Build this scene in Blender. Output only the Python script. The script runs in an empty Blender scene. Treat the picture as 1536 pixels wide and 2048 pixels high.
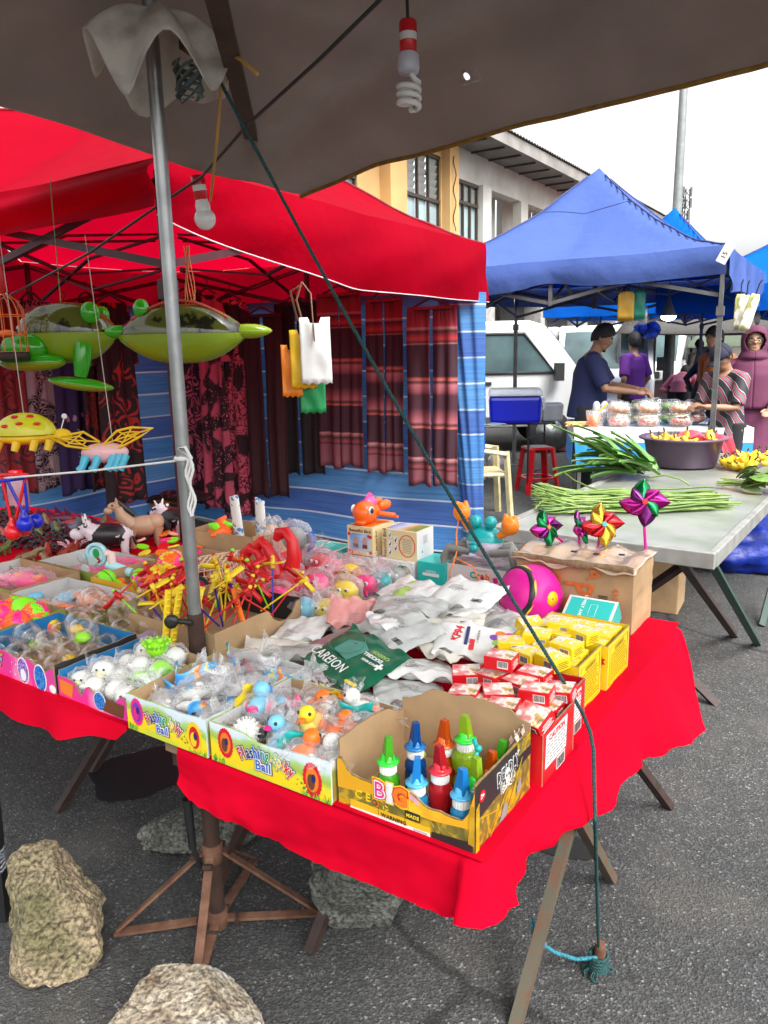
import bpy,bmesh,math,random
from mathutils import Vector as V,Matrix as MX,noise as NZ
PI=math.pi
sc=bpy.context.scene
COL=sc.collection
random.seed(7)
R=random.Random(11)
rad=math.radians
# ------------------------------------------------------------------ camera
FPX,PITCH,ROLL,CH=1540.0,rad(11.9),rad(1.2),1.5
cp,sp,cr,sr=math.cos(PITCH),math.sin(PITCH),math.cos(ROLL),math.sin(ROLL)
FW=V((0,cp,-sp));U0=V((0,sp,cp));R0=V((1,0,0))
RT=R0*cr-U0*sr;UP=U0*cr+R0*sr
cam=bpy.data.cameras.new('camera');cam.sensor_fit='VERTICAL';cam.sensor_height=36
cam.lens=FPX/2048*36;cam.clip_start=.05;cam.clip_end=2000
camo=bpy.data.objects.new('camera',cam);COL.objects.link(camo)
m=MX((RT,UP,-FW)).transposed().to_4x4();m.translation=(0,0,CH);camo.matrix_world=m
sc.camera=camo
# ------------------------------------------------------------------ world, sun, exposure
SUN_EL,SUN_ROT=rad(52),rad(148)
w=bpy.data.worlds.new('World');sc.world=w;w.use_nodes=True
nt=w.node_tree;bg=nt.nodes['Background']
sky=nt.nodes.new('ShaderNodeTexSky');sky.sky_type='NISHITA';sky.sun_disc=False
sky.sun_elevation=SUN_EL;sky.sun_rotation=SUN_ROT;sky.air_density=1.0;sky.dust_density=6;sky.ozone_density=1
hs=nt.nodes.new('ShaderNodeHueSaturation');hs.inputs['Saturation'].default_value=.10
nt.links.new(sky.outputs[0],hs.inputs['Color']);nt.links.new(hs.outputs[0],bg.inputs[0])
bg.inputs[1].default_value=.15
sl=bpy.data.lights.new('sun','SUN');sl.energy=1.0;sl.angle=rad(30);sl.color=(1,.97,.93)
so=bpy.data.objects.new('sun',sl);COL.objects.link(so);so.rotation_euler=V((math.cos(SUN_EL)*math.sin(SUN_ROT),math.cos(SUN_EL)*math.cos(SUN_ROT),math.sin(SUN_EL))).to_track_quat('Z','Y').to_euler()
vs=sc.view_settings;vs.view_transform='Standard';vs.look='None';vs.gamma=1;vs.use_curve_mapping=False
vs.exposure=1.6
cy=sc.cycles
cy.max_bounces=14;cy.diffuse_bounces=6;cy.transparent_max_bounces=24;cy.transmission_bounces=10;cy.glossy_bounces=4
cy.use_denoising=True;cy.caustics_refractive=False;cy.caustics_reflective=False
cy.sample_clamp_indirect=6
# ------------------------------------------------------------------ pixel of the photograph -> point of the place
def ray(px,py):return FW+RT*((px-768)/FPX)-UP*((py-1024)/FPX)
def gp(px,py,z=0.0):
 d=ray(px,py);return V((0,0,CH))+d*((z-CH)/d.z)
def yp(px,py,y):
 d=ray(px,py);return V((0,0,CH))+d*(y/d.y)
ANG=rad(-34);X1=V((math.cos(ANG),math.sin(ANG),0));Y1=V((-math.sin(ANG),math.cos(ANG),0))
TZ=.752
TA=gp(960,1718,.75)
def tl(s,t,z=TZ):return V((TA.x,TA.y,0))+X1*s+Y1*t+V((0,0,z))
# ------------------------------------------------------------------ materials
MATS={}
def mat(name,col,rough=.55,metal=0,var=.12,vs_=9,bump=0,bs=60,col2=None,thr=None,trans=0,spec=.5,emis=None,sss=0,clear=0,co='Object',dist=.003,coat=0):
 if name in MATS:return MATS[name]
 m=bpy.data.materials.new(name);m.use_nodes=True;MATS[name]=m
 t=m.node_tree;N=t.nodes;L=t.links;b=N['Principled BSDF']
 b.inputs['Roughness'].default_value=rough;b.inputs['Metallic'].default_value=metal
 b.inputs['Specular IOR Level'].default_value=spec
 c=(*col,1);b.inputs['Base Color'].default_value=c
 if coat:b.inputs['Coat Weight'].default_value=coat
 if sss:b.inputs['Subsurface Weight'].default_value=sss;b.inputs['Subsurface Radius'].default_value=(.01,.006,.004)
 tc=N.new('ShaderNodeTexCoord')
 if var or col2:
  n=N.new('ShaderNodeTexNoise');n.inputs['Scale'].default_value=vs_;n.inputs['Detail'].default_value=5
  L.new(tc.outputs[co],n.inputs['Vector'])
  r=N.new('ShaderNodeValToRGB');L.new(n.outputs['Fac'],r.inputs[0])
  if col2:
   a,z=thr or(.4,.6)
   r.color_ramp.elements[0].position=a;r.color_ramp.elements[1].position=z
   r.color_ramp.elements[0].color=c;r.color_ramp.elements[1].color=(*col2,1)
  else:
   r.color_ramp.elements[0].position=.3;r.color_ramp.elements[1].position=.7
   r.color_ramp.elements[0].color=(*[x*(1-var)for x in col],1)
   r.color_ramp.elements[1].color=(*[min(1,x*(1+var))for x in col],1)
  L.new(r.outputs[0],b.inputs['Base Color'])
 if bump:
  n2=N.new('ShaderNodeTexNoise');n2.inputs['Scale'].default_value=bs;n2.inputs['Detail'].default_value=6
  L.new(tc.outputs[co],n2.inputs['Vector'])
  bp=N.new('ShaderNodeBump');bp.inputs['Strength'].default_value=bump;bp.inputs['Distance'].default_value=dist
  L.new(n2.outputs['Fac'],bp.inputs['Height']);L.new(bp.outputs[0],b.inputs['Normal'])
 if trans:
  tr=N.new('ShaderNodeBsdfTranslucent');mx=N.new('ShaderNodeMixShader');mx.inputs[0].default_value=trans
  src=b.inputs['Base Color'].links[0].from_socket if b.inputs['Base Color'].links else None
  if src:L.new(src,tr.inputs[0])
  else:tr.inputs[0].default_value=c
  L.new(b.outputs[0],mx.inputs[1]);L.new(tr.outputs[0],mx.inputs[2]);L.new(mx.outputs[0],N['Material Output'].inputs[0])
 if emis:
  b.inputs['Emission Color'].default_value=(*emis[:3],1);b.inputs['Emission Strength'].default_value=emis[3]
 return m
def nodes(m):return m.node_tree.nodes,m.node_tree.links,m.node_tree.nodes['Principled BSDF']
def clearmat(name,tint=(1,1,1),haze=.12,rough=.08,bump=.6,bs=35,white=.0):
 """thin clear plastic: see-through with fresnel shine and a little milkiness"""
 if name in MATS:return MATS[name]
 m=bpy.data.materials.new(name);m.use_nodes=True;MATS[name]=m
 N=m.node_tree.nodes;L=m.node_tree.links;b=N['Principled BSDF'];out=N['Material Output']
 b.inputs['Base Color'].default_value=(*[.93*x for x in tint],1);b.inputs['Roughness'].default_value=rough
 b.inputs['Specular IOR Level'].default_value=1.0
 tp=N.new('ShaderNodeBsdfTransparent');tp.inputs[0].default_value=(*tint,1)
 lw=N.new('ShaderNodeLayerWeight');lw.inputs[0].default_value=.35
 mr=N.new('ShaderNodeMapRange');mr.inputs[3].default_value=haze;mr.inputs[4].default_value=min(1,haze+.6)
 L.new(lw.outputs['Facing'],mr.inputs[0])
 mx=N.new('ShaderNodeMixShader');L.new(mr.outputs[0],mx.inputs[0])
 gl=N.new('ShaderNodeBsdfGlossy');gl.inputs['Roughness'].default_value=rough;gl.inputs[0].default_value=(1,1,1,1)
 m2=N.new('ShaderNodeMixShader');m2.inputs[0].default_value=1-white if white else .75
 L.new(b.outputs[0],m2.inputs[1]);L.new(gl.outputs[0],m2.inputs[2])
 L.new(tp.outputs[0],mx.inputs[1]);L.new(m2.outputs[0],mx.inputs[2]);L.new(mx.outputs[0],out.inputs[0])
 if bump:
  tc=N.new('ShaderNodeTexCoord');n=N.new('ShaderNodeTexNoise');n.inputs['Scale'].default_value=bs;n.inputs['Detail'].default_value=4
  n.inputs['Distortion'].default_value=1.5
  bp=N.new('ShaderNodeBump');bp.inputs['Strength'].default_value=bump;bp.inputs['Distance'].default_value=.01
  L.new(tc.outputs['Object'],n.inputs['Vector']);L.new(n.outputs['Fac'],bp.inputs['Height'])
  for q in(b,gl,lw):L.new(bp.outputs[0],q.inputs['Normal'])
 return m
 # ------------------------------------------------------------------ mesh builder
def rx(a):return MX.Rotation(a,4,'X')
def ry(a):return MX.Rotation(a,4,'Y')
def rz(a):return MX.Rotation(a,4,'Z')
def tr(*p):return MX.Translation(V(p)if len(p)==3 else V(p[0]))
def scl(x,y,z):return MX.Diagonal((x,y,z,1))
def align(d,up=V((0,0,1))):
 d=V(d).normalized()
 return d.to_track_quat('Z','Y').to_matrix().to_4x4()
class MB:
 def __init__(s):s.v=[];s.f=[];s.m=[];s.s=[]
 def add(s,vs,fs,mi=0,M=None,smooth=False):
  o=len(s.v)
  s.v+=[tuple(M@V(p))for p in vs]if M is not None else[tuple(p)for p in vs]
  for f in fs:s.f.append(tuple(o+i for i in f));s.m.append(mi);s.s.append(smooth)
  return s
 def box(s,c,d,mi=0,M=None,taper=1):
  x,y,z=d[0]/2,d[1]/2,d[2]/2;k=taper
  vs=[(c[0]+a*x*(k if e>0 else 1),c[1]+b*y*(k if e>0 else 1),c[2]+e*z)for e in(-1,1)for a,b in((-1,-1),(1,-1),(1,1),(-1,1))]
  return s.add(vs,[(3,2,1,0),(4,5,6,7),(0,1,5,4),(1,2,6,5),(2,3,7,6),(3,0,4,7)],mi,M)
 def bar(s,a,b,wd,th,mi=0,up=(0,0,1)):
  a,b=V(a),V(b);d=(b-a);l=d.length;z=d/l
  x=V(up).cross(z)
  if x.length<1e-4:x=V((1,0,0)).cross(z)
  x.normalize();y=z.cross(x)
  M=MX((x,y,z)).transposed().to_4x4();M.translation=(a+b)/2
  return s.box((0,0,0),(wd,th,l),mi,M)
 def tube(s,pts,r,n=8,mi=0,M=None,caps=True,smooth=True,flat=1,closed=False):
  pts=[V(p)for p in pts];k=len(pts);rr=r if isinstance(r,(list,tuple))else[r]*k
  vs=[];px=None
  for i,p in enumerate(pts):
   d=(pts[(i+1)%k if closed else min(i+1,k-1)]-pts[(i-1)if closed else max(i-1,0)])
   d=d.normalized()if d.length>1e-9 else V((0,0,1))
   if px is None:
    px=d.orthogonal().normalized()
   px=px-d*px.dot(d)
   px=px.normalized()if px.length>1e-6 else d.orthogonal().normalized()
   py=d.cross(px)
   for j in range(n):
    a=2*PI*j/n;vs.append(p+px*(math.cos(a)*rr[i])+py*(math.sin(a)*rr[i]*flat))
  fs=[(i*n+j,i*n+(j+1)%n,(i+1)*n+(j+1)%n,(i+1)*n+j)for i in range(k-1)for j in range(n)]
  if closed:fs+=[((k-1)*n+j,(k-1)*n+(j+1)%n,(j+1)%n,j)for j in range(n)]
  s.add(vs,fs,mi,M,smooth)
  if caps and not closed:
   s.add(vs[:n],[tuple(range(n-1,-1,-1))],mi,M);s.add(vs[-n:],[tuple(range(n))],mi,M)
  return s
 def sph(s,c,r,nu=16,nv=10,mi=0,M=None,smooth=True):
  r=r if isinstance(r,(list,tuple))else(r,r,r)
  vs=[(c[0],c[1],c[2]-r[2])]
  for i in range(1,nv):
   a=-PI/2+PI*i/nv
   for j in range(nu):
    b=2*PI*j/nu;vs.append((c[0]+r[0]*math.cos(a)*math.cos(b),c[1]+r[1]*math.cos(a)*math.sin(b),c[2]+r[2]*math.sin(a)))
  vs.append((c[0],c[1],c[2]+r[2]));t=len(vs)-1
  fs=[(0,1+(j+1)%nu,1+j)for j in range(nu)]
  for i in range(nv-2):
   for j in range(nu):
    a=1+i*nu;fs.append((a+j,a+(j+1)%nu,a+nu+(j+1)%nu,a+nu+j))
  a=1+(nv-2)*nu;fs+=[(a+j,a+(j+1)%nu,t)for j in range(nu)]
  return s.add(vs,fs,mi,M,smooth)
 def lathe(s,prof,n=20,mi=0,M=None,smooth=True,sx=1,sy=1):
  vs=[];k=len(prof)
  for r,z in prof:
   for j in range(n):
    a=2*PI*j/n;vs.append((r*math.cos(a)*sx,r*math.sin(a)*sy,z))
  fs=[(i*n+j,i*n+(j+1)%n,(i+1)*n+(j+1)%n,(i+1)*n+j)for i in range(k-1)for j in range(n)]
  s.add(vs,fs,mi,M,smooth)
  if prof[0][0]>1e-6:s.add(vs[:n],[tuple(range(n-1,-1,-1))],mi,M)
  if prof[-1][0]>1e-6:s.add(vs[-n:],[tuple(range(n))],mi,M)
  return s
 def prism(s,poly,z0,z1,mi=0,M=None):
  n=len(poly);vs=[(x,y,z0)for x,y in poly]+[(x,y,z1)for x,y in poly]
  fs=[tuple(range(n-1,-1,-1)),tuple(range(n,2*n))]+[(i,(i+1)%n,n+(i+1)%n,n+i)for i in range(n)]
  return s.add(vs,fs,mi,M)
 def grid(s,fn,nu,nv,mi=0,M=None,smooth=True,mfn=None):
  vs=[fn(i/nu,j/nv)for j in range(nv+1)for i in range(nu+1)]
  o=len(s.v);s.add(vs,[(j*(nu+1)+i,j*(nu+1)+i+1,(j+1)*(nu+1)+i+1,(j+1)*(nu+1)+i)for j in range(nv)for i in range(nu)],mi,M,smooth)
  if mfn:
   k=len(s.m)-nu*nv
   for j in range(nv):
    for i in range(nu):s.m[k+j*nu+i]=mfn((i+.5)/nu,(j+.5)/nv)
  return s
 def mesh(s,name,mats):
  me=bpy.data.meshes.new(name);me.from_pydata(s.v,[],s.f);me.update()
  for m in(mats if isinstance(mats,(list,tuple))else[mats]):me.materials.append(m)
  me.polygons.foreach_set('material_index',s.m);me.polygons.foreach_set('use_smooth',s.s)
  return me
 def build(s,name,mats,parent=None,loc=None,rot=None,bevel=0,solid=0,sub=0):
  o=bpy.data.objects.new(name,s.mesh(name,mats));COL.objects.link(o);o.parent=parent
  if loc is not None:o.location=loc
  if rot is not None:o.rotation_euler=rot if isinstance(rot,(tuple,list))else(0,0,rot)
  if sub:q=o.modifiers.new('sub','SUBSURF');q.levels=q.render_levels=sub
  if solid:q=o.modifiers.new('solid','SOLIDIFY');q.thickness=solid;q.offset=-1
  if bevel:q=o.modifiers.new('bevel','BEVEL');q.width=bevel;q.segments=2;q.limit_method='ANGLE';q.angle_limit=rad(40)
  return o
def tag(o,label=None,cat=None,group=None,kind=None):
 if label:o['label']=label
 if cat:o['category']=cat
 if group:o['group']=group
 if kind:o['kind']=kind
 return o
def thing(name,label,cat,loc=(0,0,0),rot=0,group=None):
 o=bpy.data.objects.new(name,None);COL.objects.link(o);o.location=loc
 o.rotation_euler=rot if isinstance(rot,(tuple,list))else(0,0,rot);o.empty_display_size=.05
 return tag(o,label,cat,group)
KIDS={}
def dup(root,loc,rot,label=None,group=None,scale=None,matmap=None):
 """a copy of a thing with copies of its parts and sub-parts"""
 r=root.copy();COL.objects.link(r);r.location=loc
 r.rotation_euler=rot if isinstance(rot,(tuple,list))else(0,0,rot)
 if label:r['label']=label
 if group:r['group']=group
 if scale:r.scale=scale if isinstance(scale,(tuple,list))else(scale,)*3
 def swap(o):
  if matmap and o.type=='MESH':
   for sl_ in o.material_slots:
    n=matmap.get(sl_.material.name)
    if n:sl_.link='OBJECT';sl_.material=n
 def walk(src,dst):
  for ch in src.children:
   c=ch.copy();COL.objects.link(c);c.parent=dst;swap(c);walk(ch,c)
 swap(r)
 walk(root,r)
 return r
def text(body,size,mat_,parent,M,name='lettering',ext=.0004,align_='CENTER',offset=0,shear=0,sx=1):
 """printed words as flat raised lettering"""
 cu=bpy.data.curves.new(name,'FONT');cu.body=body;cu.size=size;cu.align_x=align_;cu.align_y='CENTER'
 cu.extrude=ext;cu.offset=offset;cu.shear=shear;cu.resolution_u=2;cu.space_character=1.07
 t=bpy.data.objects.new(name,cu);me=t.to_mesh().copy();t.to_mesh_clear()
 bpy.data.objects.remove(t);bpy.data.curves.remove(cu)
 me.transform(M@scl(sx,1,1));me.materials.clear();me.materials.append(mat_)
 o=bpy.data.objects.new(name,me);COL.objects.link(o);o.parent=parent
 return o
 # local frames of a box's printed faces: front is -Y, right is +X, top is +Z
def face_front(x,y,z,a=0):return tr(x,y,z)@rx(PI/2)@rz(a)
def face_right(x,y,z,a=0):return tr(x,y,z)@rz(PI/2)@rx(PI/2)@rz(a)
def face_top(x,y,z,a=0):return tr(x,y,z)@rz(a)
def nz(p,s=1.0):return NZ.noise(V(p)*s)
def lerp(a,b,t):return a+(b-a)*t
def interp(tab,x):
 if x<=tab[0][0]:return tab[0][1]
 for(a,p),(b,q)in zip(tab,tab[1:]):
  if x<=b:
   u=(x-a)/(b-a);u=u*u*(3-2*u)if False else u
   return p+(q-p)*u
 return tab[-1][1]
 # ================================================================== ground
def asphalt():
 m=mat('asphalt',(.05,.05,.05),rough=.9,var=0);N,L,b=nodes(m)
 tc=N.new('ShaderNodeTexCoord')
 def noise(s,d=4):
  n=N.new('ShaderNodeTexNoise');n.inputs['Scale'].default_value=s;n.inputs['Detail'].default_value=d;L.new(tc.outputs['Object'],n.inputs['Vector']);return n
 def ramp(src,*st):
  r=N.new('ShaderNodeValToRGB');L.new(src,r.inputs[0])
  while len(r.color_ramp.elements)<len(st):r.color_ramp.elements.new(.5)
  for e,(p,c)in zip(r.color_ramp.elements,st):e.position=p;e.color=(*c,1)if not isinstance(c,float)else(c,c,c,1)
  return r
 big=ramp(noise(.9,6).outputs['Fac'],(.3,(.044,.045,.046)),(.52,(.062,.062,.061)),(.72,(.078,.075,.070)))
 mid=ramp(noise(14,8).outputs['Fac'],(.3,.85),(.7,1.15))
 mu=N.new('ShaderNodeMixRGB');mu.blend_type='MULTIPLY';mu.inputs[0].default_value=1
 L.new(big.outputs[0],mu.inputs[1]);L.new(mid.outputs[0],mu.inputs[2])
 vo=N.new('ShaderNodeTexVoronoi');vo.inputs['Scale'].default_value=170;L.new(tc.outputs['Object'],vo.inputs['Vector'])
 bw=N.new('ShaderNodeSeparateColor');L.new(vo.outputs['Color'],bw.inputs[0])
 st=ramp(bw.outputs[0],(.0,.62),(.55,.95),(.80,1.2),(.93,1.7),(.98,3.0))
 st.color_ramp.interpolation='CONSTANT'
 m2=N.new('ShaderNodeMixRGB');m2.blend_type='MULTIPLY';m2.inputs[0].default_value=1
 L.new(mu.outputs[0],m2.inputs[1]);L.new(st.outputs[0],m2.inputs[2])
 fine=ramp(noise(420,3).outputs['Fac'],(.32,.62),(.6,1.18))
 m3=N.new('ShaderNodeMixRGB');m3.blend_type='MULTIPLY';m3.inputs[0].default_value=.9
 L.new(m2.outputs[0],m3.inputs[1]);L.new(fine.outputs[0],m3.inputs[2])
 # worn dusty and oil stained areas
 du=ramp(noise(1.7,5).outputs['Fac'],(.55,0.0),(.75,.5))
 m4=N.new('ShaderNodeMixRGB');L.new(du.outputs[0],m4.inputs[0]);L.new(m3.outputs[0],m4.inputs[1]);m4.inputs[2].default_value=(.11,.10,.085,1)
 ck=N.new('ShaderNodeTexVoronoi');ck.feature='DISTANCE_TO_EDGE';ck.inputs['Scale'].default_value=.55;wq=N.new('ShaderNodeMixRGB');wq.inputs[0].default_value=.22;L.new(tc.outputs['Object'],wq.inputs[1]);L.new(noise(2.2,8).outputs['Color'],wq.inputs[2]);L.new(wq.outputs[0],ck.inputs['Vector'])
 cr_=ramp(ck.outputs['Distance'],(.0,.42),(.0045,.55),(.007,1.0));m5=N.new('ShaderNodeMixRGB');m5.blend_type='MULTIPLY';m5.inputs[0].default_value=1;L.new(m4.outputs[0],m5.inputs[1]);L.new(cr_.outputs[0],m5.inputs[2]);L.new(m5.outputs[0],b.inputs['Base Color'])
 bp=N.new('ShaderNodeBump');bp.inputs['Strength'].default_value=.9;bp.inputs['Distance'].default_value=.004
 ad=N.new('ShaderNodeMath');ad.operation='ADD';L.new(vo.outputs['Distance'],ad.inputs[0]);L.new(noise(90,6).outputs['Fac'],ad.inputs[1])
 L.new(ad.outputs[0],bp.inputs['Height']);L.new(bp.outputs[0],b.inputs['Normal'])
 return m
ASPH=asphalt()
g=MB().grid(lambda u,v:((u-.5)*600,(v-.5)*600,0),12,12,smooth=False)
tag(g.build('ground',ASPH),kind='structure')
LINE=mat('road_paint',(.55,.55,.52),rough=.8,vs_=30,var=.25)
def strip(a,b,wd,name='parking_line'):
 a,b=V(a),V(b);d=(b-a).normalized();n=V((-d.y,d.x,0))*wd/2;z=V((0,0,.004))
 tag(MB().add([a-n+z,b-n+z,b+n+z,a+n+z],[(0,1,2,3)]).build(name,LINE),kind='structure')
strip(gp(40,1022),gp(178,999),.10)
strip(gp(1250,905),gp(1300,880),.12)
# damp stain on the asphalt below the first table
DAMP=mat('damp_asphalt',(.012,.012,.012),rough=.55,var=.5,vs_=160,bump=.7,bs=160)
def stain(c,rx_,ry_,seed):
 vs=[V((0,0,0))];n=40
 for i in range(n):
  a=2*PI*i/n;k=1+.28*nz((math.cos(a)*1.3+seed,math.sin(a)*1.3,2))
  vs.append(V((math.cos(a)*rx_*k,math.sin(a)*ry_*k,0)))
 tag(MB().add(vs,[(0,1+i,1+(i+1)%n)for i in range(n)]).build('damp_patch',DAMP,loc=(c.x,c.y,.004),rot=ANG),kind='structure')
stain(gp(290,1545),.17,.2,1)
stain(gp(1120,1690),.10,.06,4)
# ================================================================== fabrics
def fabric(name,col,trans,var=.06,fold=.0,scale=3.0,rough=.6):
 m=mat(name,col,rough=rough,var=var,vs_=2.5,trans=trans,bump=.45+fold,bs=7,dist=.03,spec=.05)
 return m
RED_TENT=fabric('red_tent_fabric',(.46,.0008,.018),.58)
RED_CLOTH=mat('red_table_cloth',(.50,.001,.016),rough=.85,var=.14,vs_=3.5,bump=.15,bs=900,dist=.0006,spec=.04)
BLUE_TENT=fabric('faded_blue_tent_fabric',(.068,.112,.32),.12)
BLUE_IN=fabric('bright_blue_tent_fabric',(.005,.08,.62),.55)
BLUE_BRIGHT=fabric('strong_blue_tent_fabric',(.006,.14,.62),.4)
STEEL=mat('galvanised_steel',(.34,.35,.35),rough=.38,metal=.85,var=.22,vs_=14,bump=.1,bs=90)
DKSTEEL=mat('dark_painted_steel',(.022,.022,.026),rough=.55,var=.3,vs_=20)
GREYSTEEL=mat('grey_painted_steel',(.10,.10,.095),rough=.5,var=.25,vs_=12)
MAROONSTEEL=mat('dark_maroon_steel',(.05,.006,.012),rough=.5,var=.3,vs_=10)
RUST=mat('rusty_steel',(.09,.035,.018),rough=.85,var=0,col2=(.20,.10,.06),vs_=22,bump=.6,bs=80,thr=(.35,.7))
BROWNSTEEL=mat('brown_painted_steel',(.035,.018,.014),rough=.6,var=.35,vs_=30,bump=.3,bs=70)
WHITE_P=mat('white_plastic',(.78,.78,.76),rough=.4,var=.05)
BLACK_P=mat('black_plastic',(.015,.015,.016),rough=.4,var=.1)
# ================================================================== overhead tarpaulin
TARP_UP=mat('grey_tarp',(.18,.145,.13),rough=.42,var=.16,vs_=4,bump=.35,bs=10,dist=.02,trans=.06,spec=.4)
HEM=mat('yellow_hem',(.25,.13,.015),rough=.7,var=.3,vs_=40)
K=yp(600,392,2.55)
TX=V((math.cos(rad(-31.5)),math.sin(rad(-31.5)),0));TYv=V((-TX.y,TX.x,0))
KR=yp(1536,128,1.72)
TX=V((KR.x-K.x,KR.y-K.y,0)).normalized();TYv=V((-TX.y,TX.x,0));RISE=(KR.z-K.z)/math.hypot(KR.x-K.x,KR.y-K.y)
POLE=gp(437,1860,0)
pl=V((POLE.x-K.x,POLE.y-K.y,0));PX_,PY_=pl.dot(TX),pl.dot(TYv)
def tarpz(x,y):
 if x<0:  # added wing, hidden above the visible left edge, shades the red tent front
  y0=CY_+(y-CY_)*CX_/(CX_-x);f=(CX_-x)/CX_
  return CH-K.z+(tarpz(0,min(0,y0))+K.z-CH)*f+.012-RISE*x*.45+.10*x*x
 """height over K in the tarp's frame; the border hangs down a little"""
 z=.045*x
 if x<.25:z+=(.25-x)*.0
 e=max(0,-y);z+=.22*(1-math.exp(-e/.28))*(1-math.exp(-max(0,x)/.22))+.10*min(1,e/1.2)+.02*math.sin(x*3+y*2.2)
 ex=x+.05
 z-=.03*math.exp(-max(0,ex)/.35)*min(1,e/.4)
 d=math.hypot(x-PX_,y-PY_);z+=.05*math.exp(-d*d/.12)
 for k in range(5):
  a=math.atan2(y-PY_,x-PX_)
 z+=.010*math.sin(a*13)*min(1,d/.3)*math.exp(-d/.9)*min(1,x/.3)
 z+=.03*math.exp(-((e-.18-.05*x)/.06)**2)*min(1,x/.3+.1)
 z+=.010*min(1,x/.2+.1)*nz((x*2.2,y*2.2,0))+.004*nz((x*7,y*7,3))
 return z
TX0=-1.15;TW,TD=2.6,1.85;NXC=126  # negative start makes room for the unseen wing that blocks sky light
ccm=V((-K.x,-K.y,0));CX_,CY_=ccm.dot(TX),ccm.dot(TYv)
tarp=thing('overhead_tarpaulin','dark grey tarpaulin stretched overhead with a yellowish hem, a metal ring hole','tarpaulin',K,math.atan2(TX.y,TX.x))
hx,hy=None,None
def tf(u,v):
 x=lerp(TX0,TW,u);y=-TD*v
 return(x,y,tarpz(x,y)+RISE*x*.45)
mb=MB().grid(tf,NXC,110)
# small ring-shaped hole where the sky shows through
def tworld(x,y):
 return K+TX*x+TYv*y+V((0,0,tarpz(x,y)+RISE*x*.45))
best=None
for i in range(200):
 for j in range(200):
  x,y=TW*i/200,-TD*j/200;p=tworld(x,y)-V((0,0,CH));dd=p.dot(FW)
  if dd<.2:continue
  qx,qy=768+FPX*p.dot(RT)/dd,1024-FPX*p.dot(UP)/dd
  e=(qx-941)**2+(qy-155)**2
  if best is None or e<best[0]:best=(e,x,y)
_,hx,hy=best
HR=.0085
DXX,DYY=(TW-TX0)/NXC,TD/110;i0=round((hx-TX0)/DXX)-1;j0=round(-hy/DYY)-1;hx=TX0+(i0+1)*DXX;hy=-(j0+1)*DYY
keep=[]
for f in mb.f:
 cx=sum(mb.v[i][0]for i in f)/4;cy=sum(mb.v[i][1]for i in f)/4
 keep.append(not(i0<=round((cx-TX0)/DXX-.5)<i0+2 and j0<=round(-cy/DYY-.5)<j0+2))
mb.f=[f for f,k in zip(mb.f,keep)if k];mb.m=mb.m[:len(mb.f)];mb.s=[True]*len(mb.f)
# patch with a round opening
n=48
def sqp(a,h):
 c,s=math.cos(a),math.sin(a);k=1/max(abs(c),abs(s));return c*k*DXX,s*k*DYY
def tz_(x,y,dz=0):return(x,y,tarpz(x,y)+RISE*x*.45+dz)
rings=[]
for k in range(5):
 ring=[]
 for i in range(n):
  a=2*PI*i/n;o=sqp(a,0);q=(HR*math.cos(a),HR*math.sin(a));u=k/4
  ring.append(tz_(hx+lerp(q[0],o[0],u),hy+lerp(q[1],o[1],u),0))
 rings.append(ring)
mb.add([p for r_ in rings for p in r_],[(k*n+i,k*n+(i+1)%n,(k+1)*n+(i+1)%n,(k+1)*n+i)for k in range(4)for i in range(n)],0,None,True)
mb.build('sheet',TARP_UP,tarp)
r_=MB();r_.tube([tz_(hx+(HR+.001)*math.cos(2*PI*i/24),hy+(HR+.001)*math.sin(2*PI*i/24),-.001)for i in range(24)],.0022,6,closed=True)
r_.build('eyelet_ring',STEEL,tarp)
h_=MB().tube([tz_(TW*i/60,.002,-.002)for i in range(61)],.006,6)
h_.build('hem',HEM,tarp)
h2=MB().tube([tz_(TX0,-TD*i/60,-.002)for i in range(61)],.005,6);h2.build('hem',mat('dark_hem',(.04,.01,.01),rough=.8),tarp)
# pole that carries the tarpaulin, its rag and its rusty folding base
ptop=tworld(PX_,PY_).z-.015
pole=thing('tarp_pole','grey galvanised tube pole on a rusty folding base through the gap of the red tables','pole',POLE)
MB().tube([(0,0,.62),(0,0,1.45),(0,0,1.452)],[.0158]*3,20).tube([(0,0,1.45),(0,0,ptop)],.0152,20).build('upper_tube',STEEL,pole)
RUSTD=mat('dark_rust',(.045,.022,.014),rough=.9,var=.4,vs_=18,bump=.5,bs=60)
MB().tube([(0,0,.02),(0,0,.80)],.0212,20).tube([(0,0,.79),(0,0,.885)],.0198,20).build('lower_tube',RUSTD,pole)
for z_ in(.235,.04):MB().lathe([(.0225,-.026),(.027,-.024),(.027,.024),(.0225,.026)],18,M=tr(0,0,z_)).build('collar',RUST,pole)
arms=[(-.262,-.012),(.26,.045),(-.012,-.2),(.05,.27)]
for ax,ay in arms:
 d=V((ax,ay,0));n_=d.normalized()
 b_=MB().bar(n_*.025+V((0,0,.235)),d+V((0,0,.018)),.022,.007,up=(0,0,1))
 b_.bar(n_*.022+V((0,0,.035)),d*1.03+V((0,0,.008)),.008,.024,up=n_.cross(V((0,0,1))))
 b_.build('brace',RUST,pole)
 for f_,z_ in((.05,.225),(.05,.03)):MB().lathe([(.008,-.012),(.008,.012)],8,M=tr(n_*f_+V((0,0,z_)))@rz(math.atan2(ay,ax))@rx(PI/2)).build('bolt',RUSTD,pole)
hd=MB().tube([(-.045,-.02,.26),(-.05,-.02,.40)],[.010,.013],10).tube([(-.03,-.015,.20),(-.045,-.02,.27)],.006,8)
hd.build('crank_handle',BLACK_P,pole)
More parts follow.
